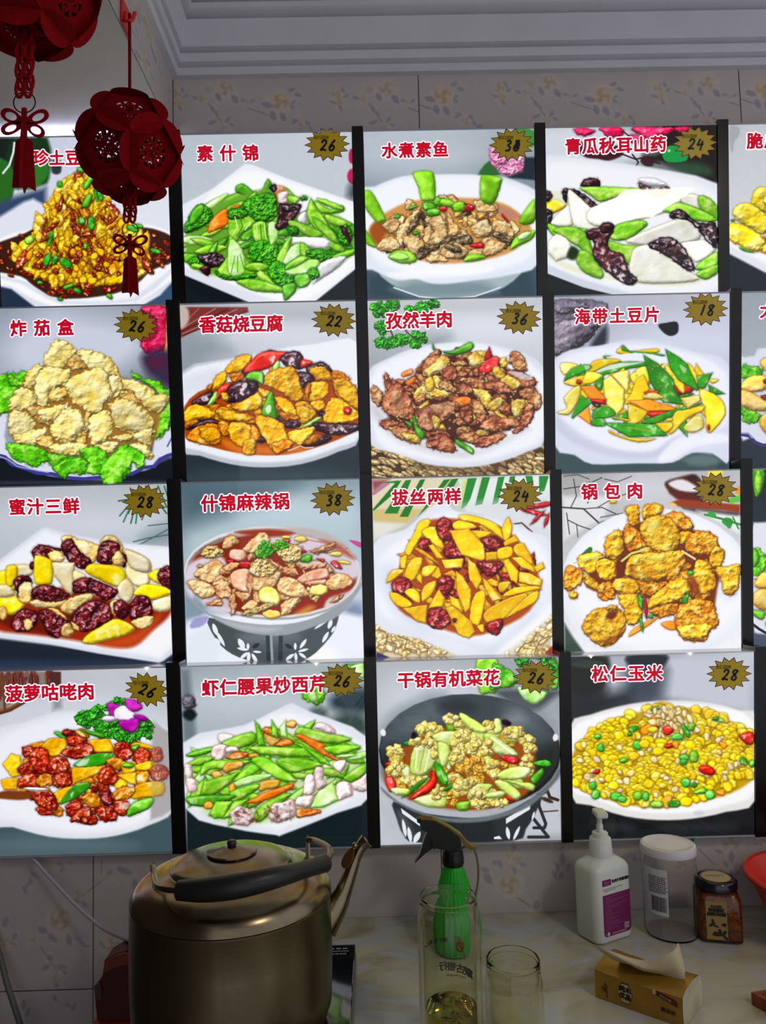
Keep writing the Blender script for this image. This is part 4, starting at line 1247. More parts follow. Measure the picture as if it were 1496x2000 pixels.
ART['4,3'] = '''V 725 1270 .2607
G b0b4b8 9ca4a8 c4c8d0 a8acb4
F ccd0da 70 1 e 450 350 450 200
stem s 790,70 920,60 950,120 940,300 880,320 810,310
lett s 900,130 950,100 1080,190 1070,260 1000,280 900,290
gpep s 1100,60 1370,50 1400,270 1330,270 1290,80
C parsl 14 26 1320 130 60 90
C parsl 10 26 1130 80 40 30
F 2c3438 14 .8 s 930,300 1100,290 1400,300 1370,350 1200,460 1000,370
celw s 1095,270 1190,290 1310,310 1290,360 1230,400 1180,390 1120,340
F c8ccd2 8 .9 p 1060,1200 1430,950 1430,1480 900,1480
F 8c9090 16 .6 s 1000,1430 1430,1380 1430,1450 1000,1460
L 3c2c24 6 1270,1080 1320,1050 1340,1100 1400,1120
F 3c3028 3 1 e 1320 1120 50 16 20
L 5c5048 3 1270,1210 1400,1200
L 2c3038 6 1250,1080 1260,1170 1310,1300 1300,1330 1220,1330
L 2c3038 6 1200,1240 1330,1400 1180,1400
F 2a3034 3 1 s 165,1130 400,1220 900,1250 1260,1080 1240,1200 1160,1340 1060,1430 360,1440 240,1380 190,1260
F 5c666a 12 .7 s 190,1200 260,1250 320,1400 240,1360
F 22272a 3 1 p 560,1260 930,1260 930,1430 620,1430
F eceef4 1 1 p 220,1180 370,1290 360,1315 230,1220
F eceef4 1 1 l 245 1330 70 14 80
F eceef4 1 1 l 285 1380 60 16 80
F eceef4 1 1 l 340 1400 50 20 -60
F eceef4 1 1 p 1010,1260 1060,1230 1195,1140 1190,1190 1010,1300
F eceef4 1 1 l 1025 1370 50 15 80
F eceef4 1 1 l 1090 1370 60 12 -65
F eceef4 1 1 p 920,1400 960,1390 980,1415 920,1415
F eceef4 1 1 l 1215 1240 36 8 -75
F 14181a 3 1 o 738 760 682 432 1.5
F 6a747a 4 1 s 70,1020 200,1130 400,1220 600,1255 850,1245 1100,1170 1330,1000 1420,870 1400,960 1200,1160 950,1260 750,1290 560,1280 300,1200 120,1090
F 384248 4 1 o 736 740 672 412 1.5
F 5c6870 50 .9 e 350 520 240 110 -30
F 6a747c 50 .8 e 1150 520 160 90 35
F 20262a 20 .8 e 640 420 150 60
F 14171a 20 .7 s 80,800 180,700 200,960 100,960
F 1c1c18 24 .7 s 1200,800 1400,700 1380,900 1200,1060
F ffffff 40 .35 e 1070 520 50 30
F f0f0f0 2 1 e 90 614 20 28 -15
F f0f0f0 2 1 e 1379 650 20 28 10
F a04c14 8 1 s 120,860 300,680 600,560 900,560 1180,650 1230,900 1160,1080 900,1180 600,1190 300,1120 120,1000
N 46 caulb+caul+cauls+caulb z 70 60 0 90 180,800 400,620 900,580 1150,700 1180,950 900,1120 500,1120 200,1000
F 1c1418 3 1 e 1010 540 40 24 20
F 1c1418 3 1 e 320 640 24 30
chil e 140 850 34 20
grn e 270 695 30 20
stem s 560,520 590,500 640,520 630,600 570,600
C caul 8 26 595 510 40 24
C caul 16 34 440 600 90 50
C caul 14 28 700 570 80 30
cauls s 660,480 690,470 850,570 860,610 780,610 680,530
cauls s 920,520 960,510 980,600 920,620
C caul 10 26 900 550 50 40
cauls s 1000,640 1100,590 1130,660 1040,690
C caul 16 30 1070 610 60 40
C caul 14 28 1180 700 56 50
C caul 14 30 180 760 50 60
C caul 16 30 190 900 60 60
cauls s 290,900 320,730 440,690 500,790 440,900 360,940
L f4fcc8 3 350,700 330,880
L 98b848 2 400,720 360,900
L f4fcc8 3 440,740 400,900
C caul 16 26 400 690 100 30
C caul 10 24 480 760 20 50
cauls s 460,630 600,600 680,640 620,720 500,690
cauls s 500,690 590,720 570,850 520,860
C caul 26 32 700 680 90 70
C caul 20 30 790 740 50 60
C caulb 24 30 770 870 100 60
C caul 14 30 640 790 40 50
cauls s 840,640 900,620 1000,690 1090,760 1080,790 960,780 900,740
L fafcd8 4 900,650 1060,770
C caul 12 26 870 720 40 60
C caulb 16 22 1020 850 70 35
chil s 970,790 1060,790 1110,820 1080,850 1000,830
C caul 14 28 920 890 36 60
C caul 16 26 1170 860 40 70
cauls s 940,930 1060,870 1190,880 1160,950 1000,970
cauls s 990,970 1100,980 1220,1000 1210,1050 1120,1020
grn s 1210,840 1300,815 1350,840 1340,870 1250,860
gpep s 1190,960 1280,880 1290,930 1230,1000
kelp s 470,860 500,840 560,920 575,980 540,1010 490,940
L b8dc70 3 520,900 550,970
redp s 105,960 150,940 190,1010 150,1060 115,1020
C caul 12 26 300 980 70 30
redp s 280,1110 430,980 450,910 485,920 480,1020 380,1090
kelp l 330 1025 130 16 -38
cauls s 150,1030 280,1035 270,1080 180,1080
cauls s 320,1120 420,1080 560,1060 550,1170 420,1170
C caul 10 26 510 1080 40 50
kelp l 620 1005 110 18 -28
C caulb 12 24 600 1110 40 40
C caul 20 32 680 1030 60 60
cauls s 740,1040 800,1000 900,1000 890,1050 800,1110 720,1110
C caul 22 30 820 1110 80 60
C caul 10 26 740 990 50 20
stem s 640,1140 740,1130 720,1195 650,1195
cauls s 860,1070 1000,1050 1000,1090 880,1110
redp s 1000,1080 1060,1090 1070,1130 1020,1120
cauls s 920,990 980,970 1080,1030 1120,1080 1090,1120 1020,1080
C caul 8 24 960 1140 50 20'''
ART['4,4'] = '''V 1100 1260 .2647
G 2c3038 c8ccd4 181c20 2c3038
F b0b4c0 20 1 p 330,60 480,60 500,380 330,400
F c4c8d4 30 1 p 760,60 1410,40 1410,520 700,400
F 20242c 8 1 s 470,80 760,70 740,160 680,220 520,180
F 3c4454 40 1 p 470,220 750,200 720,400 450,420
F 1c2018 10 1 s 60,130 330,90 300,300 200,380 60,340
F 38443c 4 .8 e 180 140 120 30
F 1a1e24 30 .9 p 60,360 500,340 500,420 60,600
F 14171a 10 1 p 60,1080 400,1240 900,1290 1430,1120 1430,1420 60,1420
F 2c3034 14 .8 e 400 1340 130 40
F 2c3438 20 .7 e 1000 1340 300 40
F e8e6e4 4 1 s 50,600 200,510 500,430 800,405 1100,425 1300,480 1430,540 1430,1130 1200,1230 950,1280 700,1290 450,1260 200,1180 60,1110
F fcfcff 6 1 s 60,640 250,520 550,450 800,430 1100,450 1400,560 1430,1060 1200,1180 950,1230 700,1240 450,1210 200,1120 60,1050
F c8a010 6 1 s 60,820 200,640 400,530 600,480 720,410 800,450 1100,480 1300,600 1420,650 1420,950 1240,1090 1000,1150 700,1200 400,1160 200,1080 80,1020
N 620 corn e 39 31 20 60 80,760 250,600 450,520 700,440 950,460 1150,510 1400,660 1400,960 1200,1090 850,1180 500,1170 200,1080 80,1010
N 45 cornp e 30 16 40 80 560,520 700,450 900,470 980,620 860,700 640,680
N 40 cornp e 26 20 40 80 120,700 1350,640 1300,1000 500,1150 120,980
carr q 690 560 40 50 10
redp q 680 600 26 30
carr s 570,620 650,570 660,620 600,660
redp s 740,600 820,590 800,650 750,660
redp s 1300,660 1400,640 1400,730 1340,720
carr s 1150,710 1210,730 1180,765
redp s 1000,900 1060,880 1120,920 1100,960 1020,940
carr s 1120,1080 1190,1060 1180,1110
redp s 210,940 270,910 260,950
carr s 730,1130 800,1110 780,1200 740,1190
redp s 740,740 800,720 830,740 770,760
carr s 800,720 850,710 840,760
kelp q 520 613 38 20 -15
gpep e 490 655 18 14
pea e 255 672 26 20
pea s 250,745 290,720 300,780 260,780
pea e 548 735 34 34
pea e 845 675 46 26
kelp q 905 632 52 20 62
stem q 965 820 32 46 5
stem e 945 600 30 34
pea e 893 830 34 30
pea e 888 860 28 24
gpep s 410,850 450,825 480,850 430,868
pea e 905 1012 34 36
stem s 960,1080 1040,1050 1060,1090 980,1100
kelp e 968 1030 22 20
pea e 1085 1100 36 36
pea e 215 1035 28 30
pea e 240 1100 34 36
pea e 390 1115 44 30
pea e 435 1135 34 26
stem q 550 1110 36 34
pea e 608 1112 26 36
stem q 690 1175 48 28
kelp q 815 1170 44 26 -3
kelp s 1310,820 1350,840 1360,880 1310,870
gpep e 1395 870 24 30
gpep e 680 465 36 12 -10
celw e 1140 550 50 14 10
gpep e 1125 540 22 14
N 26 cornp l 34 18 30 60 620,480 900,470 960,560 800,620 640,560
corn e 600 725 40 34
corn e 660 620 38 24
corn e 700 780 42 32
corn e 520 815 40 34
corn e 630 1025 40 34
corn e 370 1035 44 34
F b8bcc8 6 .5 e 1000 1240 40 20'''
ART['1,5'] = '''V 1400 230 .185
G c0c4ca c8ccd4 e4e6ee e4e6ee
F a0a4a8 4 .8 s 140,90 240,110 230,200 190,250 170,360 140,300
F 1c242a 4 1 p 120,1400 2000,2000 2000,2060 120,2060
F e4e6f0 5 1 p 120,1200 600,1150 2000,1100 2000,2000 520,1640 120,1430
F fafaff 8 1 p 120,1270 520,1430 1900,1400 1900,1800 520,1540 120,1340
F b84c08 8 1 s 420,1300 600,1240 1600,1200 1600,1500 560,1450
grn s 240,1360 330,1390 400,1420 330,1420 260,1390
grn s 145,1080 190,1070 180,1100
tempura s 360,880 420,740 560,740 700,850 640,1000 500,1000 400,940
tempura s 170,1030 210,920 320,900 440,950 560,1080 540,1200 460,1230 400,1190 280,1130
tempura s 120,1150 180,1110 320,1150 460,1240 510,1300 480,1390 380,1410 240,1350 120,1270
tempura e 560 1380 80 60
N 12 tempura q 160 90 20 30 600,850 1500,800 1500,1350 600,1300
tempura s 600,1100 800,1000 1000,1100 900,1250 700,1250'''
ART['2,5'] = '''V 1400 560 .185
G 98a0aa a8b0b8 c0c8d0 d0d4dc
F 28303a 4 1 p 230,1550 520,1650 2200,1700 2200,1960 230,1930
F dcdfee 5 1 s 240,800 300,740 400,720 420,680 520,640 1300,620 2000,900 2000,1500 1400,1700 560,1680 440,1650 360,1590 240,1560
L 3c3478 7 240,1550 340,1570 400,1640 480,1670 600,1670 1200,1700
L a8a0d0 3 240,1540 330,1540 370,1590
lett s 240,900 280,810 360,830 450,840 480,920 380,960 260,970
lett s 250,1270 330,1290 460,1340 430,1420 330,1440 270,1400
dump s 460,800 520,740 700,760 700,900 520,890
dump s 260,1020 350,940 500,930 600,1000 500,1090 360,1110 260,1080
dump s 250,1090 360,1110 500,1180 620,1250 500,1310 340,1290 250,1240
date s 500,980 600,960 700,1020 600,1060 510,1020
date s 470,1150 560,1140 600,1200 500,1190
dump s 450,1400 560,1310 800,1340 800,1560 560,1560 470,1500
N 10 dump e 130 90 0 60 700,850 1500,850 1500,1450 800,1450
N 8 date e 60 40 0 60 700,950 1200,950 1200,1150 700,1200'''
ART['3,5'] = '''V 1400 890 .205
G 1c242a 20282e 3c4858 3c4858
gpep s 340,130 460,130 440,300 380,400 350,300
stem l 400 250 120 40 90
F 16201c 6 .5 p 340,140 360,140 350,300
F 4c5468 8 1 p 330,1620 2000,1700 2000,1870 330,1840
F e4e4f0 5 1 s 330,720 470,630 1000,500 1800,700 1900,1500 1000,1800 460,1700 340,1590
L 141c2c 5 330,1595 400,1650 470,1690 900,1790 1500,1750
lett s 340,900 400,880 440,930 470,980 460,1100 340,1110
lett s 330,1050 420,1060 420,1160 340,1170
gpep s 340,890 390,910 400,1000 345,1060
wht l 370 1160 40 14
dump s 355,1240 420,1120 520,1120 700,1150 700,1260 500,1270
dump s 340,1360 370,1290 460,1260 600,1300 600,1450 460,1475 370,1440
gpep s 330,1460 380,1470 460,1490 430,1560 350,1520
N 14 dump e 120 80 0 60 600,800 1500,800 1500,1450 650,1450
N 10 lett e 110 70 0 60 600,700 1500,700 1500,800 600,850
lett e 470 1600 14 20'''
# ------------------------------------------------------------------ helpers
def hx(s, k=1.0):
    c = [int(s[i:i+2], 16)/255 for i in (0, 2, 4)]
    return [((v/12.92) if v <= .04045 else ((v+.055)/1.055)**2.4)*k for v in c]
MC = {}
def mat(name, col='808080', rough=.5, metal=0, spec=.5, trans=0, ior=1.45, emit=None, es=0, coat=0, attr=None, noise=None, bump=None, alpha=1, sss=0, printed=0):
    if name in MC: return MC[name]
    m = bpy.data.materials.new(name); m.use_nodes = True; nt = m.node_tree; b = nt.nodes['Principled BSDF']; I = b.inputs
    c = hx(col); I['Base Color'].default_value = (*c, 1); I['Roughness'].default_value = rough; I['Metallic'].default_value = metal
    I['Specular IOR Level'].default_value = spec; I['Transmission Weight'].default_value = trans; I['IOR'].default_value = ior
    I['Coat Weight'].default_value = coat; I['Coat Roughness'].default_value = .06; I['Alpha'].default_value = alpha
    if emit: I['Emission Color'].default_value = (*hx(emit), 1); I['Emission Strength'].default_value = es
    N = nt.nodes.new; L = nt.links.new
    if attr:
        a = N('ShaderNodeAttribute'); a.attribute_name = 'col'; src = a.outputs['Color']
        if printed:
            L(src, I['Emission Color']); I['Emission Strength'].default_value = es
            v = N('ShaderNodeVectorMath'); v.operation = 'SCALE'; v.inputs['Scale'].default_value = .12; L(src, v.inputs[0]); L(v.outputs[0], I['Base Color'])
        else: L(src, I['Base Color'])
    if noise:       # (colour 2, scale, detail, distortion, low, high[, stretch])
        tc = N('ShaderNodeTexCoord'); mp = N('ShaderNodeMapping'); n = N('ShaderNodeTexNoise'); r = N('ShaderNodeValToRGB')
        L(tc.outputs['Object'], mp.inputs[0]); L(mp.outputs[0], n.inputs['Vector']); L(n.outputs['Fac'], r.inputs[0])
        if len(noise) > 6: mp.inputs['Scale'].default_value = noise[6]
        n.inputs['Scale'].default_value = noise[1]; n.inputs['Detail'].default_value = noise[2]; n.inputs['Distortion'].default_value = noise[3]
        r.color_ramp.elements[0].position = noise[4]; r.color_ramp.elements[1].position = noise[5]
        r.color_ramp.elements[0].color = (*c, 1); r.color_ramp.elements[1].color = (*hx(noise[0]), 1)
        L(r.outputs[0], I['Base Color'])
        if len(noise) > 7: # second colour layer
            q = noise[7]; n2 = N('ShaderNodeTexNoise'); r2 = N('ShaderNodeValToRGB'); mx = N('ShaderNodeMix'); mx.data_type = 'RGBA'
            L(mp.outputs[0], n2.inputs['Vector']); n2.inputs['Scale'].default_value = q[1]; n2.inputs['Detail'].default_value = 8; n2.inputs['Distortion'].default_value = q[2]
            L(n2.outputs['Fac'], r2.inputs[0]); r2.color_ramp.elements[0].position = q[3]; r2.color_ramp.elements[1].position = q[4]
            L(r2.outputs[0], mx.inputs[0]); L(r.outputs[0], mx.inputs[6]); mx.inputs[7].default_value = (*hx(q[0]), 1); L(mx.outputs[2], I['Base Color'])
    if bump:        # (scale, strength[, distance])
        n = N('ShaderNodeTexNoise'); n.inputs['Scale'].default_value = bump[0]; n.inputs['Detail'].default_value = 6
        tc = N('ShaderNodeTexCoord'); L(tc.outputs['Object'], n.inputs['Vector'])
        bp = N('ShaderNodeBump'); bp.inputs['Strength'].default_value = bump[1]; bp.inputs['Distance'].default_value = bump[2] if len(bump) > 2 else .001
        L(n.outputs['Fac'], bp.inputs['Height']); L(bp.outputs[0], I['Normal'])
    if emit or printed: 
        try: m.cycles.emission_sampling = 'NONE' if printed else 'AUTO'
        except Exception: pass
    MC[name] = m; return m
def tag(o, label=None, cat=None, group=None, kind=None):
    if label: o['label'] = label
    if cat: o['category'] = cat
    if group: o['group'] = group
    if kind: o['kind'] = kind
    return o
def empty(name, loc, label, cat, group=None):
    o = bpy.data.objects.new(name, None); C.objects.link(o); o.location = loc; o.empty_display_size = .02; return tag(o, label, cat, group)
def link(name, me, m, parent=None, smooth=False):
    o = bpy.data.objects.new(name, me); C.objects.link(o)
    if m is not None: me.materials.clear(); me.materials.append(m)
    if smooth: me.polygons.foreach_set('use_smooth', [True]*len(me.polygons))
    if parent is not None:
        o.parent = parent; p = parent; off = Vector((0, 0, 0))
        while p is not None: off += p.location; p = p.parent
        o.location = -off if not o.location.length else o.location-off
    return o
def fin(name, bm, m, parent=None, smooth=False, bev=0, seg=2, org=None):
    """links the bmesh (world coordinates) as one mesh object, its origin at the thing's base"""
    if bev:
        es = [e for e in bm.edges if len(e.link_faces) == 2 and e.calc_face_angle(0) > .5]
        bmesh.ops.bevel(bm, geom=es, offset=bev, segments=seg, affect='EDGES', profile=.5)
    bmesh.ops.recalc_face_normals(bm, faces=bm.faces)
    if org is None:
        if parent is not None:
            p = parent; org = Vector((0, 0, 0))
            while p is not None: org += p.location; p = p.parent
        else:
            c = [v.co for v in bm.verts]; org = Vector((sum(v.x for v in c)/len(c), sum(v.y for v in c)/len(c), min(v.z for v in c)))
    org = Vector(org)
    for v in bm.verts: v.co -= org
    me = bpy.data.meshes.new(name); bm.to_mesh(me); bm.free()
    if smooth:
        me.polygons.foreach_set('use_smooth', [True]*len(me.polygons))
    me.materials.append(m)
    o = bpy.data.objects.new(name, me); C.objects.link(o)
    if parent is None: o.location = org
    else: o.parent = parent
    if smooth and hasattr(me, 'set_sharp_from_angle'): me.set_sharp_from_angle(angle=math.radians(smooth if smooth is not True else 50))
    return o
def box(bm, lo, hi, rot=0, piv=None):
    lo, hi = Vector(lo), Vector(hi); c = (lo+hi)/2
    r = bmesh.ops.create_cube(bm, size=1); vs = r['verts']
    M = Matrix.Translation(c) @ Matrix.Rotation(rot, 4, 'Z') @ Matrix.Diagonal((*(hi-lo), 1))
    bmesh.ops.transform(bm, matrix=M, verts=vs); return vs
def lathe(bm, prof, n=48, c=(0, 0, 0), flute=None):
    rings = []
    for r, z in prof:
        if r < 1e-6: rings.append([bm.verts.new((c[0], c[1], c[2]+z))])
        else:
            ring = []
            for i in range(n):
                a = 2*math.pi*i/n; rr = r*(1+(flute*math.cos(a*n/4) if flute else 0))
                ring.append(bm.verts.new((c[0]+rr*math.cos(a), c[1]+rr*math.sin(a), c[2]+z)))
            rings.append(ring)
    for A, B in zip(rings[:-1], rings[1:]):
        if len(A) == 1 and len(B) == 1: continue
        for i in range(n):
            j = (i+1) % n
            if len(A) == 1: bm.faces.new((A[0], B[i], B[j]))
            elif len(B) == 1: bm.faces.new((A[i], A[j], B[0]))
            else: bm.faces.new((A[i], A[j], B[j], B[i]))
def curve(pts, k=6):
    P = [Vector(p) for p in pts]; P = [P[0]*2-P[1]]+P+[P[-1]*2-P[-2]]; out = []
    for i in range(1, len(P)-2):
        a, b, c, d = P[i-1], P[i], P[i+1], P[i+2]
        for s in range(k):
            t = s/k; out.append(.5*(2*b+(c-a)*t+(2*a-5*b+4*c-d)*t*t+(3*b-a-3*c+d)*t**3))
    out.append(P[-2]); return out
def tube(bm, pts, r, n=10, caps=True, flat=1):
    pts = [Vector(p) for p in pts]; rs = r if isinstance(r, (list, tuple)) else [r]*len(pts); rings = []; ref = None
    for i, p in enumerate(pts):
        t = (pts[min(i+1, len(pts)-1)]-pts[max(i-1, 0)]).normalized()
        if ref is None: ref = t.cross(Vector((0, 0, 1))) if abs(t.z) < .9 else t.cross(Vector((0, 1, 0)))
        u = (ref-t*ref.dot(t)).normalized(); ref = u; v = t.cross(u)
        rings.append([bm.verts.new(p+(u*math.cos(a)+v*math.sin(a)*flat)*rs[i]) for a in [2*math.pi*k/n for k in range(n)]])
    for A, B in zip(rings[:-1], rings[1:]):
        for i in range(n): bm.faces.new((A[i], A[(i+1) % n], B[(i+1) % n], B[i]))
    if caps: bm.faces.new(rings[0][::-1]); bm.faces.new(rings[-1])
def prism(bm, pts, ext):
    """flat outline (3D points) given a thickness along ext"""
    e = Vector(ext); A = [bm.verts.new(Vector(p)) for p in pts]; B = [bm.verts.new(Vector(p)+e) for p in pts]; n = len(A)
    bm.faces.new(A); bm.faces.new(B[::-1])
    for i in range(n): bm.faces.new((A[i], B[i], B[(i+1) % n], A[(i+1) % n]))
def lin(a): return np.where(a <= .04045, a/12.92, ((a+.055)/1.055)**2.4)
def print_mesh(name, img, fn, m, parent, thr=.035):
    """flat print: one vertex per printed dot, with even areas merged into larger quads; fn maps (u, v) arrays to points"""
    H, W, _ = img.shape; L = lin(img); I = np.zeros((H-1, W-1), bool); quads = []
    g = img
    for s in (8, 4, 2, 1):
        h, w = (H-1)//s, (W-1)//s
        if s > 1:
            mn = np.full((h, w), 9.); mx = np.full((h, w), -9.); 
            R = np.zeros((h, w))
            for ch in range(3):
                lo = np.full((h, w), 9.); hi = -lo
                for dy in range(s+1):
                    for dx in range(s+1):
                        v = g[dy:dy+h*s:s, dx:dx+w*s:s, ch][:h, :w]; lo = np.minimum(lo, v); hi = np.maximum(hi, v)
                R = np.maximum(R, hi-lo)
            used = I[:h*s, :w*s].reshape(h, s, w, s).any((1, 3)); ok = (R < thr) & ~used
        else: ok = ~I
        yy, xx = np.nonzero(ok)
        a = yy*s*W+xx*s; quads.append(np.stack([a, a+s*W, a+s*W+s, a+s], 1))
        if s > 1:
            for dy in range(s):
                for dx in range(s): I[yy*s+dy, xx*s+dx] = True
    q = np.concatenate(quads); used, inv = np.unique(q, return_inverse=True); q = inv.reshape(-1, 4).astype(np.int32)
    v, u = np.divmod(used, W); P = fn(u/(W-1), v/(H-1)); col = np.ones((len(used), 4), np.float32); col[:, :3] = L.reshape(-1, 3)[used]
    me = bpy.data.meshes.new(name); org = np.zeros(3); p = parent
    while p is not None: org += np.array(p.location); p = p.parent
    me.vertices.add(len(used)); me.vertices.foreach_set('co', (P-org).astype(np.float32).ravel())
    me.loops.add(q.size); me.loops.foreach_set('vertex_index', q.ravel())
    me.polygons.add(len(q)); me.polygons.foreach_set('loop_start', np.arange(0, q.size, 4, dtype=np.int32)); me.polygons.foreach_set('loop_total', np.full(len(q), 4, np.int32))
    me.update(calc_edges=True)
    a = me.color_attributes.new('col', 'FLOAT_COLOR', 'POINT'); a.data.foreach_set('color', col.ravel())
    me.materials.append(m); o = bpy.data.objects.new(name, me); C.objects.link(o); o.parent = parent
    return o, len(q)
# lettering: glyph outlines of the bundled font, thickened by laying shifted copies in one plane
GC = {}
def glyph(s):
    if s not in GC:
        cu = bpy.data.curves.new('t', 'FONT'); cu.body = s; cu.resolution_u = 3; o = bpy.data.objects.new('t', cu); C.objects.link(o)
        dg = bpy.context.evaluated_depsgraph_get(); me = bpy.data.meshes.new_from_object(o.evaluated_get(dg))
        V = np.array([v.co[:2] for v in me.vertices]) if len(me.vertices) else np.zeros((0, 2)); Fc = [tuple(p.vertices) for p in me.polygons]
        bpy.data.objects.remove(o); bpy.data.meshes.remove(me); bpy.data.curves.remove(cu); GC[s] = (V, Fc)
    return GC[s]
def letters(name, items, fn, m, parent, bold=0, copies=6, lift=0):
    """items: (string, centre x, centre y, em size[, rotation, width scale]); fn maps plane (x, y) and lift to a point"""
    ref = glyph('国')[0]; rc = (ref.max(0)+ref.min(0))/2; rs = (ref.max(0)-ref.min(0)).max()
    VV, FF = [], []; base = 0
    offs = [(0, 0)]+[(bold*math.cos(2*math.pi*k/copies), bold*math.sin(2*math.pi*k/copies)) for k in range(copies)] if bold else [(0, 0)]
    for it in items:
        s, cx, cy, em = it[:4]; rot = it[4] if len(it) > 4 else 0; ws = it[5] if len(it) > 5 else 1
        V, Fc = glyph(s)
        if not len(V): continue
        c = rc if (len(s) == 1 and ord(s) > 255) else (V.max(0)+V.min(0))/2
        k = em/rs; W = (V-c)*k*[ws, 1]; cr, sr = math.cos(rot), math.sin(rot)
        for ox, oy in offs:
            Q = W+np.array([ox, oy])*k; X = cx+Q[:, 0]*cr-Q[:, 1]*sr; Y = cy+Q[:, 0]*sr+Q[:, 1]*cr
            VV += [fn(x, y, lift) for x, y in zip(X, Y)]; FF += [tuple(i+base for i in f) for f in Fc]; base += len(V)
    org = Vector((0, 0, 0)); p = parent
    while p is not None: org += p.location; p = p.parent
    me = bpy.data.meshes.new(name); me.from_pydata([Vector(v)-org for v in VV], [], FF); me.materials.append(m)
    o = bpy.data.objects.new(name, me); C.objects.link(o); o.parent = parent; return o
def ribbon(bm, pts, w, fn, lift):
    P = np.array(curve([(x, y, 0) for x, y in pts], 4))[:, :2]; prev = None
    T = np.gradient(P, axis=0); T /= np.linalg.norm(T, axis=1, keepdims=True)+1e-9; Nn = np.stack([-T[:, 1], T[:, 0]], 1)*w/2
    A = [bm.verts.new(fn(*(p+n), lift)) for p, n in zip(P, Nn)]; B = [bm.verts.new(fn(*(p-n), lift)) for p, n in zip(P, Nn)]
    for i in range(len(P)-1): bm.faces.new((A[i], A[i+1], B[i+1], B[i]))
# ------------------------------------------------------------------ materials
m_print = mat('backlit_print', attr=1, printed=1, es=PRINT_E, rough=.025, spec=.45)
m_red = mat('red_title_print', 'a00c24', rough=.1, emit='a80c26', es=.86)
m_white = mat('white_title_outline_print', 'f0e4ec', rough=.1, emit='f4e6ee', es=.9)
for _m in (m_red, m_white): _m.cycles.emission_sampling = 'NONE'
m_olive = mat('gold_sticker_paper', '8c7414', rough=.35, emit='6e5c06', es=.75)
m_starred = mat('sticker_outline_print', '3c0c0c', rough=.4, emit='300808', es=.5)
m_ink = mat('black_marker_ink', '0c0a08', rough=.4)
m_inkl = mat('faint_sticker_print', '4c4010', rough=.4, emit='4a3c06', es=.5)
for _m in (m_olive, m_starred, m_inkl): _m.cycles.emission_sampling = 'NONE'
m_bar = mat('black_glossy_plastic', '08080a', rough=.22, spec=.5)
m_case = mat('black_casing', '0a0a0c', rough=.5)
m_acr = mat('clear_acrylic_edge', 'b8bcc4', rough=.08, spec=.8, trans=.25)
m_tile = mat('wall_tile_print', attr=1, rough=.3, spec=.35, bump=(400, .06))
m_plaster = mat('white_plaster', 'ceced2', rough=.75, noise=('c6c6ca', 9, 4, .3, .35, .75), bump=(60, .25, .002))
m_grout = mat('dark_grout', '4a4644', rough=.9)
m_felt = mat('red_felt', '74060e', rough=.95, spec=.1, bump=(900, .4), noise=('860812', 200, 4, 0, .3, .7))
m_steel = mat('worn_stainless_steel', '847860', rough=.24, metal=1, noise=('5c4c38', 9, 6, 1.2, .4, .72), bump=(300, .03))
m_steelb = mat('brushed_steel_side', '80755a', rough=.32, metal=1, noise=('584828', 14, 6, .6, .35, .7, (1, 1, .15)), bump=(220, .05))
m_bake = mat('black_bakelite', '141312', rough=.42)
m_brownk = mat('dark_brown_knob', '2c1210', rough=.4)
m_cook = mat('black_ceramic_glass', '060608', rough=.06, spec=.6)
m_silver = mat('silver_trim', '8c8878', rough=.35, metal=.8)
m_marble = mat('cream_marble', 'b0ac98', rough=.2, spec=.45, noise=('8a8264', 4.5, 9, 2.2, .42, .72, (1, 1.5, 1), ('a8acb0', 7, 3.0, .45, .62)))
def glassm(n, col, rough=0.0, ior=1.45): return mat(n, col, rough=rough, trans=1, ior=ior, spec=.5)
m_glass = glassm('borosilicate_glass', 'fbfbf0', 0, 1.28); m_clear = glassm('clear_plastic', 'fcfcfc', .02, 1.18)
m_tea = glassm('green_tea', 'c8b850', 0, 1.33)
m_leafm = mat('tea_leaves', '5c5418', rough=.7)
TI = {'1,1': ('山珍土豆泥', 48, 309, 31.6, 0, 30), '1,2': ('素什锦', 400.6, 300.6, 44.5, -.6, 31), '1,3': ('水煮素鱼', 760.6, 295, 33.3, -.8, 30), '1,4': ('青瓜秋耳山药', 1119, 286.8, 33.3, -.9, 31),
 '1,5': ('脆皮', 1474, 276, 34, -.8, 31), '2,1': ('炸茄盒', 36.3, 642, 46, -1, 31), '2,2': ('香菇烧豆腐', 405.5, 635, 32.8, -.7, 32), '2,3': ('孜然羊肉', 769.4, 627.4, 32.8, -1.1, 32),
 '2,4': ('海带土豆片', 1137.5, 619.2, 34, -1, 30), '2,5': ('太', 1499, 607, 34, -1, 30), '3,1': ('蜜汁三鲜', 34, 990.8, 35.1, -.7, 31), '3,2': ('什锦麻辣锅', 409.3, 984, 34.9, -1.1, 32),
 '3,3': ('拔丝两样', 781.4, 972, 34.5, -.8, 31), '3,4': ('锅包肉', 1151, 961, 44.4, -1, 31), '4,1': ('菠萝咕咾肉', 27.7, 1355.5, 35.1, -1.2, 32), '4,2': ('虾仁腰果炒西芹', 411, 1344.3, 35, -1.4, 32),
 '4,3': ('干锅有机菜花', 792.3, 1329, 33.5, -1.1, 31), '4,4': ('松仁玉米', 1171.5, 1316.5, 35.5, -.6, 31)}
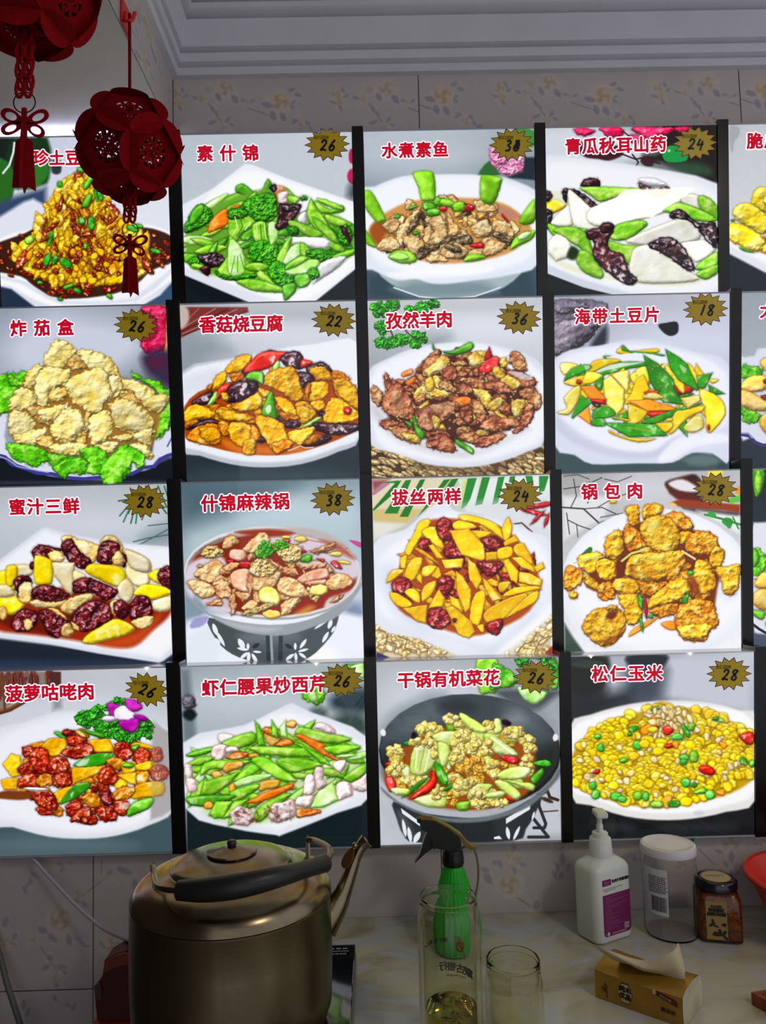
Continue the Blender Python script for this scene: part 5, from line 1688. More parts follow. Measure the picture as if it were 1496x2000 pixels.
STK = {'1,1': (287, 288, '', 0), '1,2': (639, 282.5, '26', 0), '1,3': (999, 283, '36', 0), '1,4': (1357, 280, '24', 0), '2,1': (266.8, 635.6, '26', -4), '2,2': (652, 625.7, '22', -5), '2,3': (1013.7, 620.7, '36', -6),
 '2,4': (1377.6, 604, '18', 0), '3,1': (282.7, 979, '28', 0), '3,2': (650, 975, '38', 2), '3,3': (1015.5, 967, '24', 2), '3,4': (1396.8, 955, '28', -3), '4,1': (287.5, 1346.5, '26', -20), '4,2': (667, 1328, '26', -4),
 '4,3': (1045.7, 1322, '26', -4), '4,4': (1423.5, 1315.6, '28', -2)}
DISH = {'1,1': 'a tall peak of golden mashed potato in brown sauce', '1,2': 'broccoli, celery and black fungus on a white plate', '1,3': 'sliced fish in red broth with upright green stalks', '1,4': 'white yam slices, cucumber and black fungus',
 '1,5': 'yellow fried rolls, cut off by the right edge', '2,1': 'pale battered fritters on green lettuce', '2,2': 'golden tofu, dark mushrooms and a red pepper', '2,3': 'brown fried lamb pieces on a straw mat', '2,4': 'dark green kelp diamonds and yellow potato slices',
 '2,5': 'brown slices and lettuce on a blue-rimmed dish', '3,1': 'glazed dark dates and yellow apple wedges', '3,2': 'a steel hot pot on a perforated stand', '3,3': 'yellow candied strips and red dates below palm leaves', '3,4': 'golden crisp pork slices on a round white plate',
 '3,5': 'golden dumplings with green leaves', '4,1': 'glossy red pork with pineapple and an orchid', '4,2': 'green celery, cashews and pink shrimp balls', '4,3': 'cauliflower with red chillies in a black wok', '4,4': 'yellow sweetcorn with peas and pine nuts'}
# ------------------------------------------------------------------ the setting: wall, tiles, bulkhead, cornices, ceiling, counter
X0 = -.3135; CZ = .010
bm = bmesh.new(); box(bm, (-1.1, .002, -.9), (1.5, .12, 1.62)); wall = fin('wall_back', bm, m_grout); tag(wall, kind='structure')
def fl(x, y, r, c='b0a088'):
    s = 'F ccc6c0 5 .6 e %g %g %g %g\nF %s 4 .55 e %g %g %g %g\n' % (x, y, r*1.25, r*1.15, c, x, y, r, r*.9)
    for k in range(6):
        a = k*1.05+x; s += 'F %s 2.5 .5 l %g %g %g %g %g\n' % (('988474', 'd8ccb4')[k % 2], x+r*.5*math.cos(a), y+r*.45*math.sin(a), r*.42, r*.2, math.degrees(a)+70)
    return s+'F a89070 3 .35 e %g %g %g %g\n' % (x, y, r*.3, r*.3)
def lf(x, y, a, b, rot): return 'F d0cac8 4 .5 l %g %g %g %g %g\nF 7c7680 2.5 .62 l %g %g %g %g %g\nF a8a2a8 2 .5 l %g %g %g %g %g\n' % (x, y, a*1.2, b*1.5, rot, x, y, a, b, rot, x, y-1, a*.6, b*.35, rot)
def st(*p): return 'L 8c868a 1 '+' '.join('%g' % v for v in p)+'\n'
BASE = 'V 0 0 1\nG b8b0ac b8b0ac b4aca8 b4aca8\n'
def topart():
    s = BASE
    for k in (0, 313, 626, 939):
        s += st(488+k, 200, 535+k, 216)+st(410+k, 190, 438+k, 228)+st(575+k, 220, 590+k, 228)+st(605+k, 240, 625+k, 250)
        s += fl(348+k, 172, 13)+fl(352+k, 190, 10, 'bca06c')+fl(398+k, 182, 9)+fl(410+k, 163, 9, 'a49c90')+fl(444+k, 162, 17, 'b4a084')+fl(488+k, 188, 6)+fl(549+k, 188, 20, 'c0a070')+fl(595+k, 237, 11)+fl(442+k, 238, 9)
        for v in ((385, 180, 7, 3, 20), (430, 178, 10, 5, 60), (462, 182, 11, 6, 50), (478, 185, 6, 3, 10), (497, 186, 6, 3, -40), (525, 194, 12, 6, 20), (538, 215, 11, 6, 70), (557, 217, 11, 6, 60), (572, 164, 8, 4, -20), (585, 174, 8, 4, 20), (575, 190, 7, 3, -40), (575, 198, 6, 3, 20),
                  (580, 226, 8, 4, -40), (606, 230, 7, 4, 40), (612, 240, 6, 3, 60), (622, 248, 8, 4, -10), (450, 223, 8, 4, -60), (430, 250, 9, 4, -40), (458, 233, 6, 3, 30), (420, 228, 10, 4, -20), (420, 203, 8, 4, 60), (428, 210, 6, 3, 60), (360, 165, 8, 3, 60), (366, 176, 7, 3, -30), (356, 200, 7, 3, 60), (340, 188, 8, 3, 20)):
            s += lf(v[0]+k, *v[1:])
    return s
def lowart():
    s = BASE+st(951, 1700, 962, 1730)+st(1010, 1755, 1040, 1775)+st(1365, 1660, 1395, 1690)+st(1405, 1700, 1435, 1715, 1450, 1690)
    for v in ((1097, 1649, 17, '9c948e'), (992, 1674, 9), (1009, 1683, 10, 'a89c88'), (994, 1730, 22, 'ac9c80'), (1429, 1646, 20, '989088'), (831, 1721, 14, 'a09688'), (797, 1768, 16, 'a09688'), (1247, 1662, 8, 'a09890'), (1330, 1690, 14, 'a89c8c'), (1486, 1650, 14, '9c948e'), (1000, 1695, 8)): s += fl(*v)
    for v in ((1097, 1680, 13, 6, 90), (1085, 1690, 9, 4, 60), (1110, 1695, 10, 4, 110), (1002, 1660, 7, 4, -60), (1002, 1655, 6, 4, 30), (968, 1687, 9, 6, 10), (976, 1690, 9, 4, 80), (1004, 1702, 8, 4, 70), (1020, 1690, 8, 4, 20), (951, 1717, 14, 7, 60), (945, 1700, 10, 5, 20),
              (1088, 1698, 10, 4, 100), (1082, 1710, 10, 4, 60), (1095, 1712, 9, 4, 110), (1047, 1770, 7, 11, 10), (1429, 1675, 13, 6, 90), (1418, 1690, 9, 4, 60), (1438, 1694, 9, 4, 110), (1428, 1708, 9, 4, 90), (1405, 1665, 9, 4, 20), (1450, 1690, 10, 4, -50), (806, 1655, 13, 6, 30), (1240, 1680, 9, 4, 60), (1252, 1678, 8, 4, -50), (1140, 1700, 10, 5, 30), (1160, 1740, 10, 5, 80), (1300, 1740, 10, 5, 60), (1475, 1690, 9, 4, 70)): s += lf(*v)
    return s
def leftart():
    s = BASE+st(171, 1744, 203, 1718)+st(78, 1851, 107, 1894, 112, 1910)+st(197, 1680, 196, 1712)
    for v in ((118, 1798, 24, 'a89474'), (64, 1838, 10), (8, 1840, 16), (107, 1913, 11), (155, 1750, 11, '9c9486'), (206, 1715, 9), (139, 1686, 8), (222, 1846, 19), (-30, 1800, 18), (147, 1966, 6)): s += fl(*v)
    for v in ((83, 1819, 12, 7, 30), (102, 1835, 13, 6, 40), (134, 1838, 12, 6, 80), (152, 1836, 8, 4, 10), (160, 1845, 8, 4, 30), (168, 1850, 7, 3, 0), (27, 1832, 5, 9, 20), (24, 1845, 9, 3, 20), (88, 1891, 11, 5, -30), (120, 1891, 12, 6, 0), (124, 1900, 6, 4, 40), (53, 1731, 10, 4, -50), (48, 1740, 10, 4, 60), (67, 1710, 9, 4, 30), (60, 1722, 8, 4, 80),
              (123, 1699, 9, 5, -60), (118, 1690, 8, 4, 10), (212, 1706, 8, 4, -40), (241, 1702, 18, 7, 20), (262, 1730, 6, 12, 0), (200, 1846, 10, 4, 60), (150, 1762, 10, 4, 30), (165, 1768, 9, 5, 50), (147, 1966, 10, 4, -60), (135, 1962, 7, 4, 20), (48, 1961, 5, 11, 0), (56, 1977, 5, 11, 20), (110, 1948, 7, 4, 60), (96, 1872, 8, 5, 40), (10, 1802, 6, 11, 20), (108, 1925, 7, 5, 80)): s += lf(*v)
    return s
def tile(x0, x1, z0, z1, art, ax=None):
    g = .0007; ax = x0 if ax is None else ax
    q = [proj((a, 0, b)) for a, b in ((ax, z1), (ax+x1-x0, z1), (ax+x1-x0, z0), (ax, z0))]
    img = paint(art, q, int((x1-x0)*600)//8*8+1, int((z1-z0)*600)//8*8+1, 5)
    print_mesh('tile', img, lambda u, v: np.stack([x0+g+u*(x1-x0-2*g), np.zeros_like(u), z1-g-v*(z1-z0-2*g)], 1), m_tile, wall, .045)
TA, TL_, TF = topart(), lowart(), leftart()
tile(X0, .0894, 1.117, 1.36, TA, .0894+.0005+(.5307-.403)); tile(.0894, .6201, 1.117, 1.36, TA); tile(.6201, 1.1508, 1.117, 1.36, TA, .0894)
tile(-.9720, -.4413, -.083, .217, TF); tile(-.4413, .0894, -.083, .217, TF); tile(.0894, .6201, -.083, .217, TL_); tile(.6201, 1.1508, -.083, .217, TL_, .0894)
tile(-.9720, -.4413, -.383, -.083, TF); tile(-.4413, .0894, -.383, -.083, TF)
# bulkhead over the left column of panels
bm = bmesh.new(); box(bm, (-.664, -1.6, 1.25), (X0-.0012, .0015, 1.60)); bk = fin('ceiling_bulkhead', bm, m_plaster); tag(bk, kind='structure')
def sidefn(u, v): return np.stack([np.full_like(u, X0), -1.5+1.498*u, 1.352-.102*v], 1)
im = paint(topart(), [(818, 133), (1446, 133), (1446, 262), (818, 262)], 1001, 97, 9); print_mesh('wallpaper', im, sidefn, m_tile, bk, .045)
PR = [(0, 1.346), (.010, 1.347), (.0135, 1.352), (.0125, 1.358), (.005, 1.3605), (.0055, 1.363), (.016, 1.366), (.018, 1.372), (.017, 1.380), (.009, 1.382), (.0095, 1.385), (.021, 1.388), (.0225, 1.395), (.024, 1.400), (.027, 1.414), (.031, 1.427), (.022, 1.429), (.0225, 1.433), (.037, 1.436), (.041, 1.439), (.0415, 1.447), (.031, 1.449), (.0315, 1.453), (.047, 1.456), (.050, 1.461), (.051, 1.471), (.048, 1.475), (.064, 1.484), (.085, 1.496), (.085, 1.505), (0, 1.505)]
bm = bmesh.new()
A = [bm.verts.new((X0+o, -o, z)) for o, z in PR]; B = [bm.verts.new((1.4, -o, z)) for o, z in PR]
for i in range(len(PR)-1): bm.faces.new((A[i], B[i], B[i+1], A[i+1]))
tag(fin('trim_1', bm, m_plaster, smooth=40), kind='structure')
bm = bmesh.new()
A = [bm.verts.new((X0+o, -o, z)) for o, z in PR]; B = [bm.verts.new((X0+o, -1.6, z)) for o, z in PR]
for i in range(len(PR)-1): bm.faces.new((A[i], B[i], B[i+1], A[i+1]))
tag(fin('trim_2', bm, m_plaster, smooth=40), kind='structure')
bm = bmesh.new(); box(bm, (X0, -2.6, 1.497), (1.4, 0, 1.60)); tag(fin('ceiling', bm, m_plaster), kind='structure')
bm = bmesh.new(); box(bm, (-.73, -2.6, -.9), (-.665, 0, 1.6)); tag(fin('wall_left_light_block', bm, mat('dark_light_block', '4c443c', rough=.8)), kind='structure')  # unseen dark wall, added close in to keep ambient light off the lower left
# worktop
bm = bmesh.new(); box(bm, (-.29, -.62, -.03), (1.35, -.0008, CZ)); wt = fin('marble_worktop', bm, m_marble, bev=.003); tag(wt, 'cream veined marble worktop running under the menu panels', 'worktop')
bm = bmesh.new(); box(bm, (-.284, -.58, -.86), (1.33, -.03, -.0305)); tag(fin('base_cabinet', bm, mat('pale_cabinet_laminate', '8c8478', rough=.5)), 'pale base cabinet carrying the marble worktop', 'cabinet')
bm = bmesh.new(); box(bm, (-1.1, -2.6, -.90), (1.5, 0.0, -.862)); tag(fin('floor', bm, mat('grey_floor_tile', '6c6862', rough=.5)), kind='structure')
# the lamp whose glint shows on the yam panel and on the kettle
lt = empty('ceiling_light', LAMP_AT, 'oblong white ceiling light of the room, behind the camera', 'lamp')
bm = bmesh.new(); x, y, z = LAMP_AT; box(bm, (x-.13, y-.20, z-.006), (x+.13, y+.20, z+.0115)); fin('housing', bm, mat('white_enamel', 'd0d0d0', rough=.4), lt, bev=.004)
bm = bmesh.new(); box(bm, (x-.11, y-.18, z-.010), (x+.11, y+.18, z-.0065)); fin('diffuser', bm, mat('lamp_diffuser', 'ffffff', emit='fff2e0', es=LAMP_E), lt)
# light leaking upwards out of the top of the left column's light box
ls = empty('led_strip', (-.45, -.02, 1.2365), 'LED strip leaking white light onto the bulkhead above the potato panel', 'light')
bm = bmesh.new(); box(bm, (-.585, -.024, 1.2362), (-.318, -.006, 1.2385)); fin('strip_channel', bm, mat('white_enamel', 'd0d0d0', rough=.4), ls)
bm = bmesh.new(); box(bm, (-.583, -.022, 1.2388), (-.320, -.008, 1.2400)); fin('light_strip', bm, mat('led_diffuser', 'ffffff', emit='e4e8ff', es=13.0), ls)
# ------------------------------------------------------------------ the backlit menu wall
COL = [(-.5875, -.3155), (-.294, -.0217), (-.0028, .270), (.2882, .5635), (.582, .857)]
ROW = [(-.031, 1.233, -.003, .966), (-.042, .953, -.005, .680), (-.042, .6745, -.012, .396), (-.052, .399, -.020, .122)]
STROKE = {'2': [[(.0, .75), (.2, 1), (.6, .95), (.6, .7), (.3, .35), (-.05, .05), (.3, .12), (.75, .02)]], '6': [[(.75, 1.05), (.3, .65), (.05, .25), (.25, .0), (.6, .1), (.68, .38), (.4, .48), (.12, .28)]],
 '8': [[(.8, .9), (.45, 1), (.15, .82), (.4, .55), (.7, .25), (.45, 0), (.1, .18), (.4, .52), (.85, .95)]], '3': [[(.1, .9), (.45, 1.02), (.65, .8), (.3, .55), (.62, .35), (.45, .05), (-.05, .05)]],
 '4': [[(.35, 1.02), (.2, .72), (.04, .46), (.07, .42), (.4, .45), (.88, .5)], [(.72, .82), (.62, .4), (.5, -.12)]], '1': [[(.6, 1.05), (.25, .0)]]}
ntot = 0
for r in range(4):
    yt, zt, yb, zb = ROW[r]; SL = math.hypot(zt-zb, yt-yb); dy, dz = (yt-yb)/SL, (zt-zb)/SL     # unit vector up the panel
    NV = (0, -dz, dy)                                                                             # out of the panel, towards the room
    def on(px, py):
        d = FW*F0+RT*(px-748)+UP*(1000-py); n = np.array(NV); t = (np.array([0, yb, zb])-CP)@n/(d@n); P = CP+d*t
        return P[0], (P[2]-zb)/dz
    def F3(x, s, lift=0): return (x, yb+dy*s+NV[1]*lift, zb+dz*s+NV[2]*lift)
    for c in range(5):
        k = '%d,%d' % (r+1, c+1); x0, x1 = COL[c]
        nm = TI[k][0] if k in TI else ''
        if k == '4,5': lab = 'dark menu panel at the lower right edge of the wall'
        else: lab = 'backlit menu panel showing '+DISH[k]
        po = empty('menu_panel', (x0, yb, zb), lab, 'sign', 'backlit menu panels on the wall')
        bm = bmesh.new(); g = .0006
        sec = [F3(0, g, -.0008), F3(0, SL-g, -.0008), (0, -.0004, zt-g-.001), (0, -.0004, zb+g+.001)]
        prism(bm, [(x0+g, p[1], p[2]) for p in sec], (x1-x0-2*g, 0, 0)); fin('panel_casing', bm, m_case, po)
        q = [proj(F3(x0, SL)), proj(F3(x1, SL)), proj(F3(x1, 0)), proj(F3(x0, 0))]
        if k in ART: img = paint(ART[k], q, 337, 345, r*7+c+8)
        else: img = paint('V 0 0 1\nG 20242a 282c34 14181c 181c20', q, 41, 41)
        o, n = print_mesh('dish_print', img, lambda u, v: np.stack([x0+u*(x1-x0), yb+dy*SL*(1-v), zb+dz*SL*(1-v)], 1), m_print, po, .04); ntot += n
        # clear acrylic ledges along the top and the foot of the cover sheet
        bm = bmesh.new(); a = F3(0, SL+.0002, .0016); b = F3(0, SL+.0022, .0016); prism(bm, [(x0, a[1], a[2]), (x0, b[1], b[2]), (x0, -.002, b[2]), (x0, -.002, a[2])], (x1-x0, 0, 0)); fin('acrylic_ledge', bm, m_acr, po)
        bm = bmesh.new(); a = F3(0, -.0024, .0016); b = F3(0, -.0002, .0016); prism(bm, [(x0, a[1], a[2]), (x0, b[1], b[2]), (x0, b[1]+.003, b[2]), (x0, a[1]+.003, a[2])], (x1-x0, 0, 0)); fin('acrylic_ledge', bm, m_acr, po)
        for lx, ly in {'4,1': [(288, 1305)], '4,2': [(618, 1297)], '4,4': [(1345, 1266), (1152, 1282)]}.get(k, []):
            lp = at(lx, ly, Y=-.050); bm = bmesh.new(); r_ = bmesh.ops.create_uvsphere(bm, u_segments=10, v_segments=6, radius=.0013); bmesh.ops.transform(bm, matrix=Matrix.Translation((lp[0], -.0552, zt-.0006)), verts=r_['verts'])
            fin('led_point', bm, mat('led_point_light', 'ffffff', emit='fff4e0', es=30), po)
        if k in TI:
            s, px, py, sp, dr, h = TI[k]; it = []
            for i, ch in enumerate(s):
                X, S = on(px+sp*i, py+dr*i); X2, S2 = on(px+sp*i, py+dr*i-h); it.append((ch, X, S, (S2-S)*.93, 0, 1.0 if sp > 40 or h < sp else 1.0))
            letters('title_outline', it, F3, m_white, po, .10, 12, .0003); letters('title_lettering', it, F3, m_red, po, .042, 8, .0006)
        if k in STK:
            px, py, dig, rot = STK[k]; X, S = on(px, py); u = on(px+43, py)[0]-X; v = on(px, py-32)[1]-S; rr = math.radians(rot)
            def star(sc): 
                o = []
                for i in range(28):
                    f = (1.02 if i % 2 == 0 else .715)*sc; a = 2*math.pi*i/28+.02; ex = u*f*math.cos(a); ey = v*f*math.sin(a)*(1.0 if i % 2 == 0 else 1.06)
                    o.append((X+ex*math.cos(rr)-ey*math.sin(rr), S+ex*math.sin(rr)+ey*math.cos(rr)))
                return o
            bm = bmesh.new(); vs = [bm.verts.new(F3(*p, .0009)) for p in star(1.03)]; ct = bm.verts.new(F3(X, S, .0009))
            for i in range(28): bm.faces.new((vs[i], vs[(i+1) % 28], ct))
            sk = fin('price_sticker', bm, m_starred, po)
            bm = bmesh.new(); vs = [bm.verts.new(F3(*p, .0011)) for p in star(.955)]; ct = bm.verts.new(F3(X, S, .0011))
            for i in range(28): bm.faces.new((vs[i], vs[(i+1) % 28], ct))
            fin('sticker_face', bm, m_olive, sk)
            letters('sticker_heading', [(ch, X-u*(.52-.17*i), S+v*(.44-.012*i), u*.17, rr) for i, ch in enumerate('金石菜牌')], F3, m_inkl, sk, .02, 4, .0013)
            if dig:
                bm = bmesh.new(); hh = v*.62; ww = hh*.78
                for i, d in enumerate(dig):
                    for sg in STROKE[d]:
                        pts = []
                        for a, b in sg:
                            ex = ww*(i-.95)*1.02+ww*a*.9+.14*hh*b+u*.05; ey = hh*(b-.62)
                            pts.append((X+ex*math.cos(rr)-ey*math.sin(rr), S+ex*math.sin(rr)+ey*math.cos(rr)))
                        ribbon(bm, pts, u*.098, F3, .0014)
                if k == '1,3':
                    for w_ in (.0, .07, .14): ribbon(bm, [(X+u*(.12+w_), S-v*.28), (X+u*(.2+w_), S+v*.0), (X+u*(.24+w_*.5), S+v*.28)], u*.10, F3, .00145)
                fin('price_writing', bm, m_ink, sk)
    for c in range(4):
        x0, x1 = COL[c][1]+.0006, COL[c+1][0]-.0006
        up = .008 if not (r == 2 and c == 3) else .018
        bm = bmesh.new(); a, b = F3(0, -.001 if r < 3 else -.003, .0030), F3(0, SL+up, .0030)
        prism(bm, [(x0, a[1], a[2]), (x0, b[1], b[2]), (x0, -.001 if r == 0 else -.012, b[2]), (x0, -.0015, a[2])], (x1-x0, 0, 0))
        o = fin('divider_bar', bm, m_bar, bev=.0006, seg=1)
        tag(o, 'black plastic bar between columns %s and %s of the menu panels, %s row' % (('one', 'two', 'three', 'four')[c], ('two', 'three', 'four', 'five')[c], ('top', 'second', 'third', 'bottom')[r]), 'bar', 'black divider bars between the menu panels')
print('print quads', ntot)
# ------------------------------------------------------------------ felt lanterns
def lantern(cx, cy, cz, a, rotz, ztop, label, drop=0):
    """dodecahedral felt ball of twelve folded discs; a = edge length"""
    L = empty('felt_lantern', (cx, cy, cz), label, 'lantern', 'red felt lanterns hanging from the bulkhead')
    ph = (1+5**.5)/2; V = [Vector((x, y, z)) for x in (-1, 1) for y in (-1, 1) for z in (-1, 1)]
    for s in (-1, 1):
        for t in (-1, 1): V += [Vector((0, s/ph, t*ph)), Vector((s/ph, t*ph, 0)), Vector((t*ph, 0, s/ph))]
    sc = a/(2/ph); V = [v*sc for v in V]
    Nn = []
    for s in (-1, 1):
        for t in (-1, 1): Nn += [Vector((0, s*ph, t)), Vector((s*ph, t, 0)), Vector((t, 0, s*ph))]
    R5 = Matrix.Rotation(math.atan(ph), 3, 'X'); low = [R5@n for n in Nn if abs((R5@n).normalized().z+.447) < .05]; az = math.atan2(low[0].y, low[0].x)
    Rz = Matrix.Rotation(math.atan2(CP[1]-cy, CP[0]-cx)+math.pi/5-az+rotz, 3, 'Z')@R5; o = Vector((cx, cy, cz)); R = a/(2*math.sin(math.pi/5))
    T = .0009
    for n in Nn:
        n = n.normalized(); fv = sorted(V, key=lambda v: -v.dot(n))[:5]; c = sum(fv, Vector())/5
        e1 = (fv[0]-c).normalized(); e2 = n.cross(e1); fv.sort(key=lambda v: math.atan2((v-c).dot(e2), (v-c).dot(e1)))
        bm = bmesh.new(); P = lambda x, y, z=0: o+Rz@(c+e1*x+e2*y+n*z)
        loc = [((v-c).dot(e1), (v-c).dot(e2)) for v in fv]
        # flat face: pentagon with a round opening
        per = []
        for i in range(5):
            p, q = loc[i], loc[(i+1) % 5]
            for t in range(6): per.append((p[0]*(1-t/6)+q[0]*t/6, p[1]*(1-t/6)+q[1]*t/6))
        ri = R*.46; inner = []
        for p in per: w_ = math.hypot(*p); inner.append((p[0]/w_*ri, p[1]/w_*ri))
        for z0 in (0, -T):
            A = [bm.verts.new(P(*p, z0)) for p in per]; B = [bm.verts.new(P(*p, z0)) for p in inner]
            for i in range(30): bm.faces.new((A[i], A[(i+1) % 30], B[(i+1) % 30], B[i]))
            if z0 == 0: B0 = B
        for i in range(30): bm.faces.new((B0[i], B0[(i+1) % 30], B[(i+1) % 30], B[i]))
        # cut-out lattice in the opening
        def strip(x0, y0, x1, y1, w2):
            d = Vector((x1-x0, y1-y0)); d.normalize(); nx, ny = -d.y*w2, d.x*w2
            vs = [bm.verts.new(P(x0+nx, y0+ny)), bm.verts.new(P(x1+nx, y1+ny)), bm.verts.new(P(x1-nx, y1-ny)), bm.verts.new(P(x0-nx, y0-ny))]; bm.faces.new(vs)
        for k in range(5):
            t = 2*math.pi*k/5; strip(ri*.2*math.cos(t), ri*.2*math.sin(t), ri*1.02*math.cos(t), ri*1.02*math.sin(t), R*.055)
            t2 = t+.62; cxx, cyy = ri*.62*math.cos(t2), ri*.62*math.sin(t2)
            for j in range(7):
                u0, u1 = j*.9, (j+1)*.9; q = R*.10; strip(cxx+q*math.cos(u0), cyy+q*math.sin(u0), cxx+q*math.cos(u1), cyy+q*math.sin(u1), R*.032)
            strip(cxx, cyy, ri*math.cos(t2), ri*math.sin(t2), R*.04)
        for j in range(8): strip(ri*.24*math.cos(j*.785), ri*.24*math.sin(j*.785), ri*.24*math.cos(j*.785+.785), ri*.24*math.sin(j*.785+.785), R*.05)
        # five folded flaps: circle segments turned outwards
        for i in range(5):
            p, q = Vector(loc[i]), Vector(loc[(i+1) % 5]); mid = (p+q)/2; od = mid.normalized(); ed = (q-p).normalized(); hw = (q-p).length/2
            out3 = (c+e1*mid.x+e2*mid.y).normalized(); base = c+e1*mid.x+e2*mid.y; dirf = (out3*.68-(e1*od.x+e2*od.y)*.66).normalized(); e3 = e1*ed.x+e2*ed.y
            K = 10; arc = []
            for j in range(K+1):
                t = math.pi*j/K; arc.append((-math.cos(t)*hw*1.0, math.sin(t)*hw*.62))
            for zz in (0, T): 
                fs = [bm.verts.new(o+Rz@(base+e3*s+dirf*(h+.0002)-n*zz)) for s, h in arc]; bm.faces.new(fs)
        fin('disc', bm, m_felt, L)
    zb = cz-a*1.10-drop
    bm = bmesh.new(); tube(bm, [(cx, cy, cz+a*1.10), (cx, cy, ztop)], .0022*a/.048, 8); fin('hanging_cord', bm, m_felt, L)
    s = a/.048; bm = bmesh.new()
    for i in range(5 if drop == 0 else 7):          # knotted chain
        z = zb+drop-.004*s-.0095*s*i
        for dx in (-.0042, .0042):
            bmx = [(cx+dx*s+.0035*s*math.cos(t), cy+(.0016 if i % 2 else -.0016)*s, z+.0085*s*math.sin(t)) for t in [k*math.pi/5 for k in range(11)]]; tube(bm, bmx, .0017*s, 6, caps=False)
    fin('knot_chain', bm, m_felt, L, smooth=True)
    zr = zb-.053*s; bm = bmesh.new(); tube(bm, [(cx+.0105*s*math.cos(t), cy, zr-.006*s+.0105*s*math.sin(t)) for t in [k*math.pi/12 for k in range(25)]], .0006*s, 6, caps=False); fin('wire_ring', bm, mat('dark_wire', '202028', rough=.3, metal=1), L)
    zt = zr-.012*s; bm = bmesh.new(); w_ = .0012*s
    def loop(ang, ln, wd):
        ca, sa = math.cos(ang), math.sin(ang); K = 18; O, I = [], []
        for j in range(K):
            t = 2*math.pi*j/K; ex, ey = ln/2+ln/2*math.cos(t), wd/2*math.sin(t)*(.75+.25*math.cos(t)); fx, fy = ln*.58+ln*.25*math.cos(t), wd*.24*math.sin(t)
            O.append((cx+ex*ca-ey*sa, cy, zt-.015*s+ex*sa+ey*ca)); I.append((cx+fx*ca-fy*sa, cy, zt-.015*s+fx*sa+fy*ca))
        for yy in (-w_/2, w_/2):
            A = [bm.verts.new((p[0], p[1]+yy, p[2])) for p in O]; B = [bm.verts.new((p[0], p[1]+yy, p[2])) for p in I]
            for j in range(K): bm.faces.new((A[j], A[(j+1) % K], B[(j+1) % K], B[j]))
            if yy < 0: A0, B0 = A, B
        for j in range(K): bm.faces.new((A0[j], A0[(j+1) % K], A[(j+1) % K], A[j])); bm.faces.new((B0[j], B0[(j+1) % K], B[(j+1) % K], B[j]))
    for an, ln, wd in ((math.radians(24), .0255, .0165), (math.radians(-33), .023, .015), (math.radians(150), .0255, .0165), (math.radians(200), .0235, .015)): loop(an, ln*s, wd*s)
    fin('bow', bm, m_felt, L)
    bm = bmesh.new(); zt2 = zt-.0
    prism(bm, [(cx-.0022*s, cy-.0015*s, zt2), (cx+.0022*s, cy-.0015*s, zt2), (cx+.0028*s, cy-.0015*s, zt2-.03*s), (cx+.0085*s, cy-.0015*s, zt2-.034*s), (cx+.0115*s, cy-.0015*s, zt2-.083*s), (cx+.0035*s, cy-.0015*s, zt2-.078*s), (cx+.0005*s, cy-.0015*s, zt2-.085*s), (cx-.0005*s, cy-.0015*s, zt2-.078*s), (cx-.0105*s, cy-.0015*s, zt2-.079*s), (cx-.0075*s, cy-.0015*s, zt2-.034*s), (cx-.0028*s, cy-.0015*s, zt2-.03*s)], (0, .0026*s, 0))
    prism(bm, [(cx, cy-.004*s, zt2-.004*s), (cx, cy-.009*s, zt2-.036*s), (cx, cy-.011*s, zt2-.083*s), (cx, cy-.0015*s, zt2-.080*s)], (.001*s, 0, 0))
    fin('tassel', bm, m_felt, L)
    return L
p = at(255, 283, Y=-.262)
lantern(p[0]-.001, -.262, p[2]-.004, .0462, 0, 1.262, 'red felt lantern ball hanging in front of the potato panel')
q = at(62, -12, Y=-.52)
lantern(q[0]-.006, -.52, q[2]+.015, .0462, math.radians(20), 1.248, 'larger-looking red felt lantern ball nearest the camera, cut off by the top left corner', .014)
# adhesive hook on the side of the bulkhead
hk = empty('adhesive_hook', (X0+.001, -.235, 1.252), 'red plastic adhesive hook on the side of the bulkhead', 'hook')
m_hook = mat('red_hook_plastic', 'd0140c', rough=.35)
bm = bmesh.new(); box(bm, (X0+.0005, -.262, 1.252), (X0+.003, -.228, 1.288)); fin('hook_pad', bm, m_hook, hk, bev=.001)
bm = bmesh.new(); tube(bm, curve([(X0+.004, -.25, 1.272), (X0+.005, -.256, 1.258), (X0+.009, -.262, 1.252), (X0+.016, -.262, 1.254), (X0+.018, -.258, 1.266)], 5), .0026, 8); fin('hook_arm', bm, m_hook, hk, smooth=True)
# ------------------------------------------------------------------ induction hob and kettle
hob = empty('induction_hob', (-.150, -.335, CZ), 'black glass induction hob under the big kettle', 'hob')
HZ = .05
bm = bmesh.new(); box(bm, (-.262, -.50, CZ+.001), (-.0375, -.168, HZ-.004)); fin('housing', bm, m_silver, hob, bev=.006, seg=3)
bm = bmesh.new(); box(bm, (-.261, -.499, HZ-.0038), (-.0385, -.169, HZ)); fin('glass_plate', bm, m_cook, hob, bev=.0015)
hobfn = lambda x, y, l: (x, y, HZ+.0003)
letters('hob_lettering', [('AKING', -.062, -.194, .0055, 0, 1.3)], hobfn, mat('grey_hob_print', '9a9a9a', rough=.5), hob)
bm = bmesh.new()
for i in range(4): box(bm, (-.080+i*.0085, -.1815, HZ+.0001), (-.074+i*.0085, -.1795, HZ+.0004))
box(bm, (-.080, -.1875, HZ+.0001), (-.046, -.1865, HZ+.0004)); fin('hob_symbols', bm, MC['grey_hob_print'], hob)
KX, KY = -.166, -.338
DZ = .0145; ka = math.radians(20)
kt = empty('kettle', (KX, KY, HZ), 'large worn stainless steel kettle with black handle on the hob', 'kettle')
def kp(u, v, z): return (KX+u*math.cos(ka)-v*math.sin(ka), KY+u*math.sin(ka)+v*math.cos(ka), z)
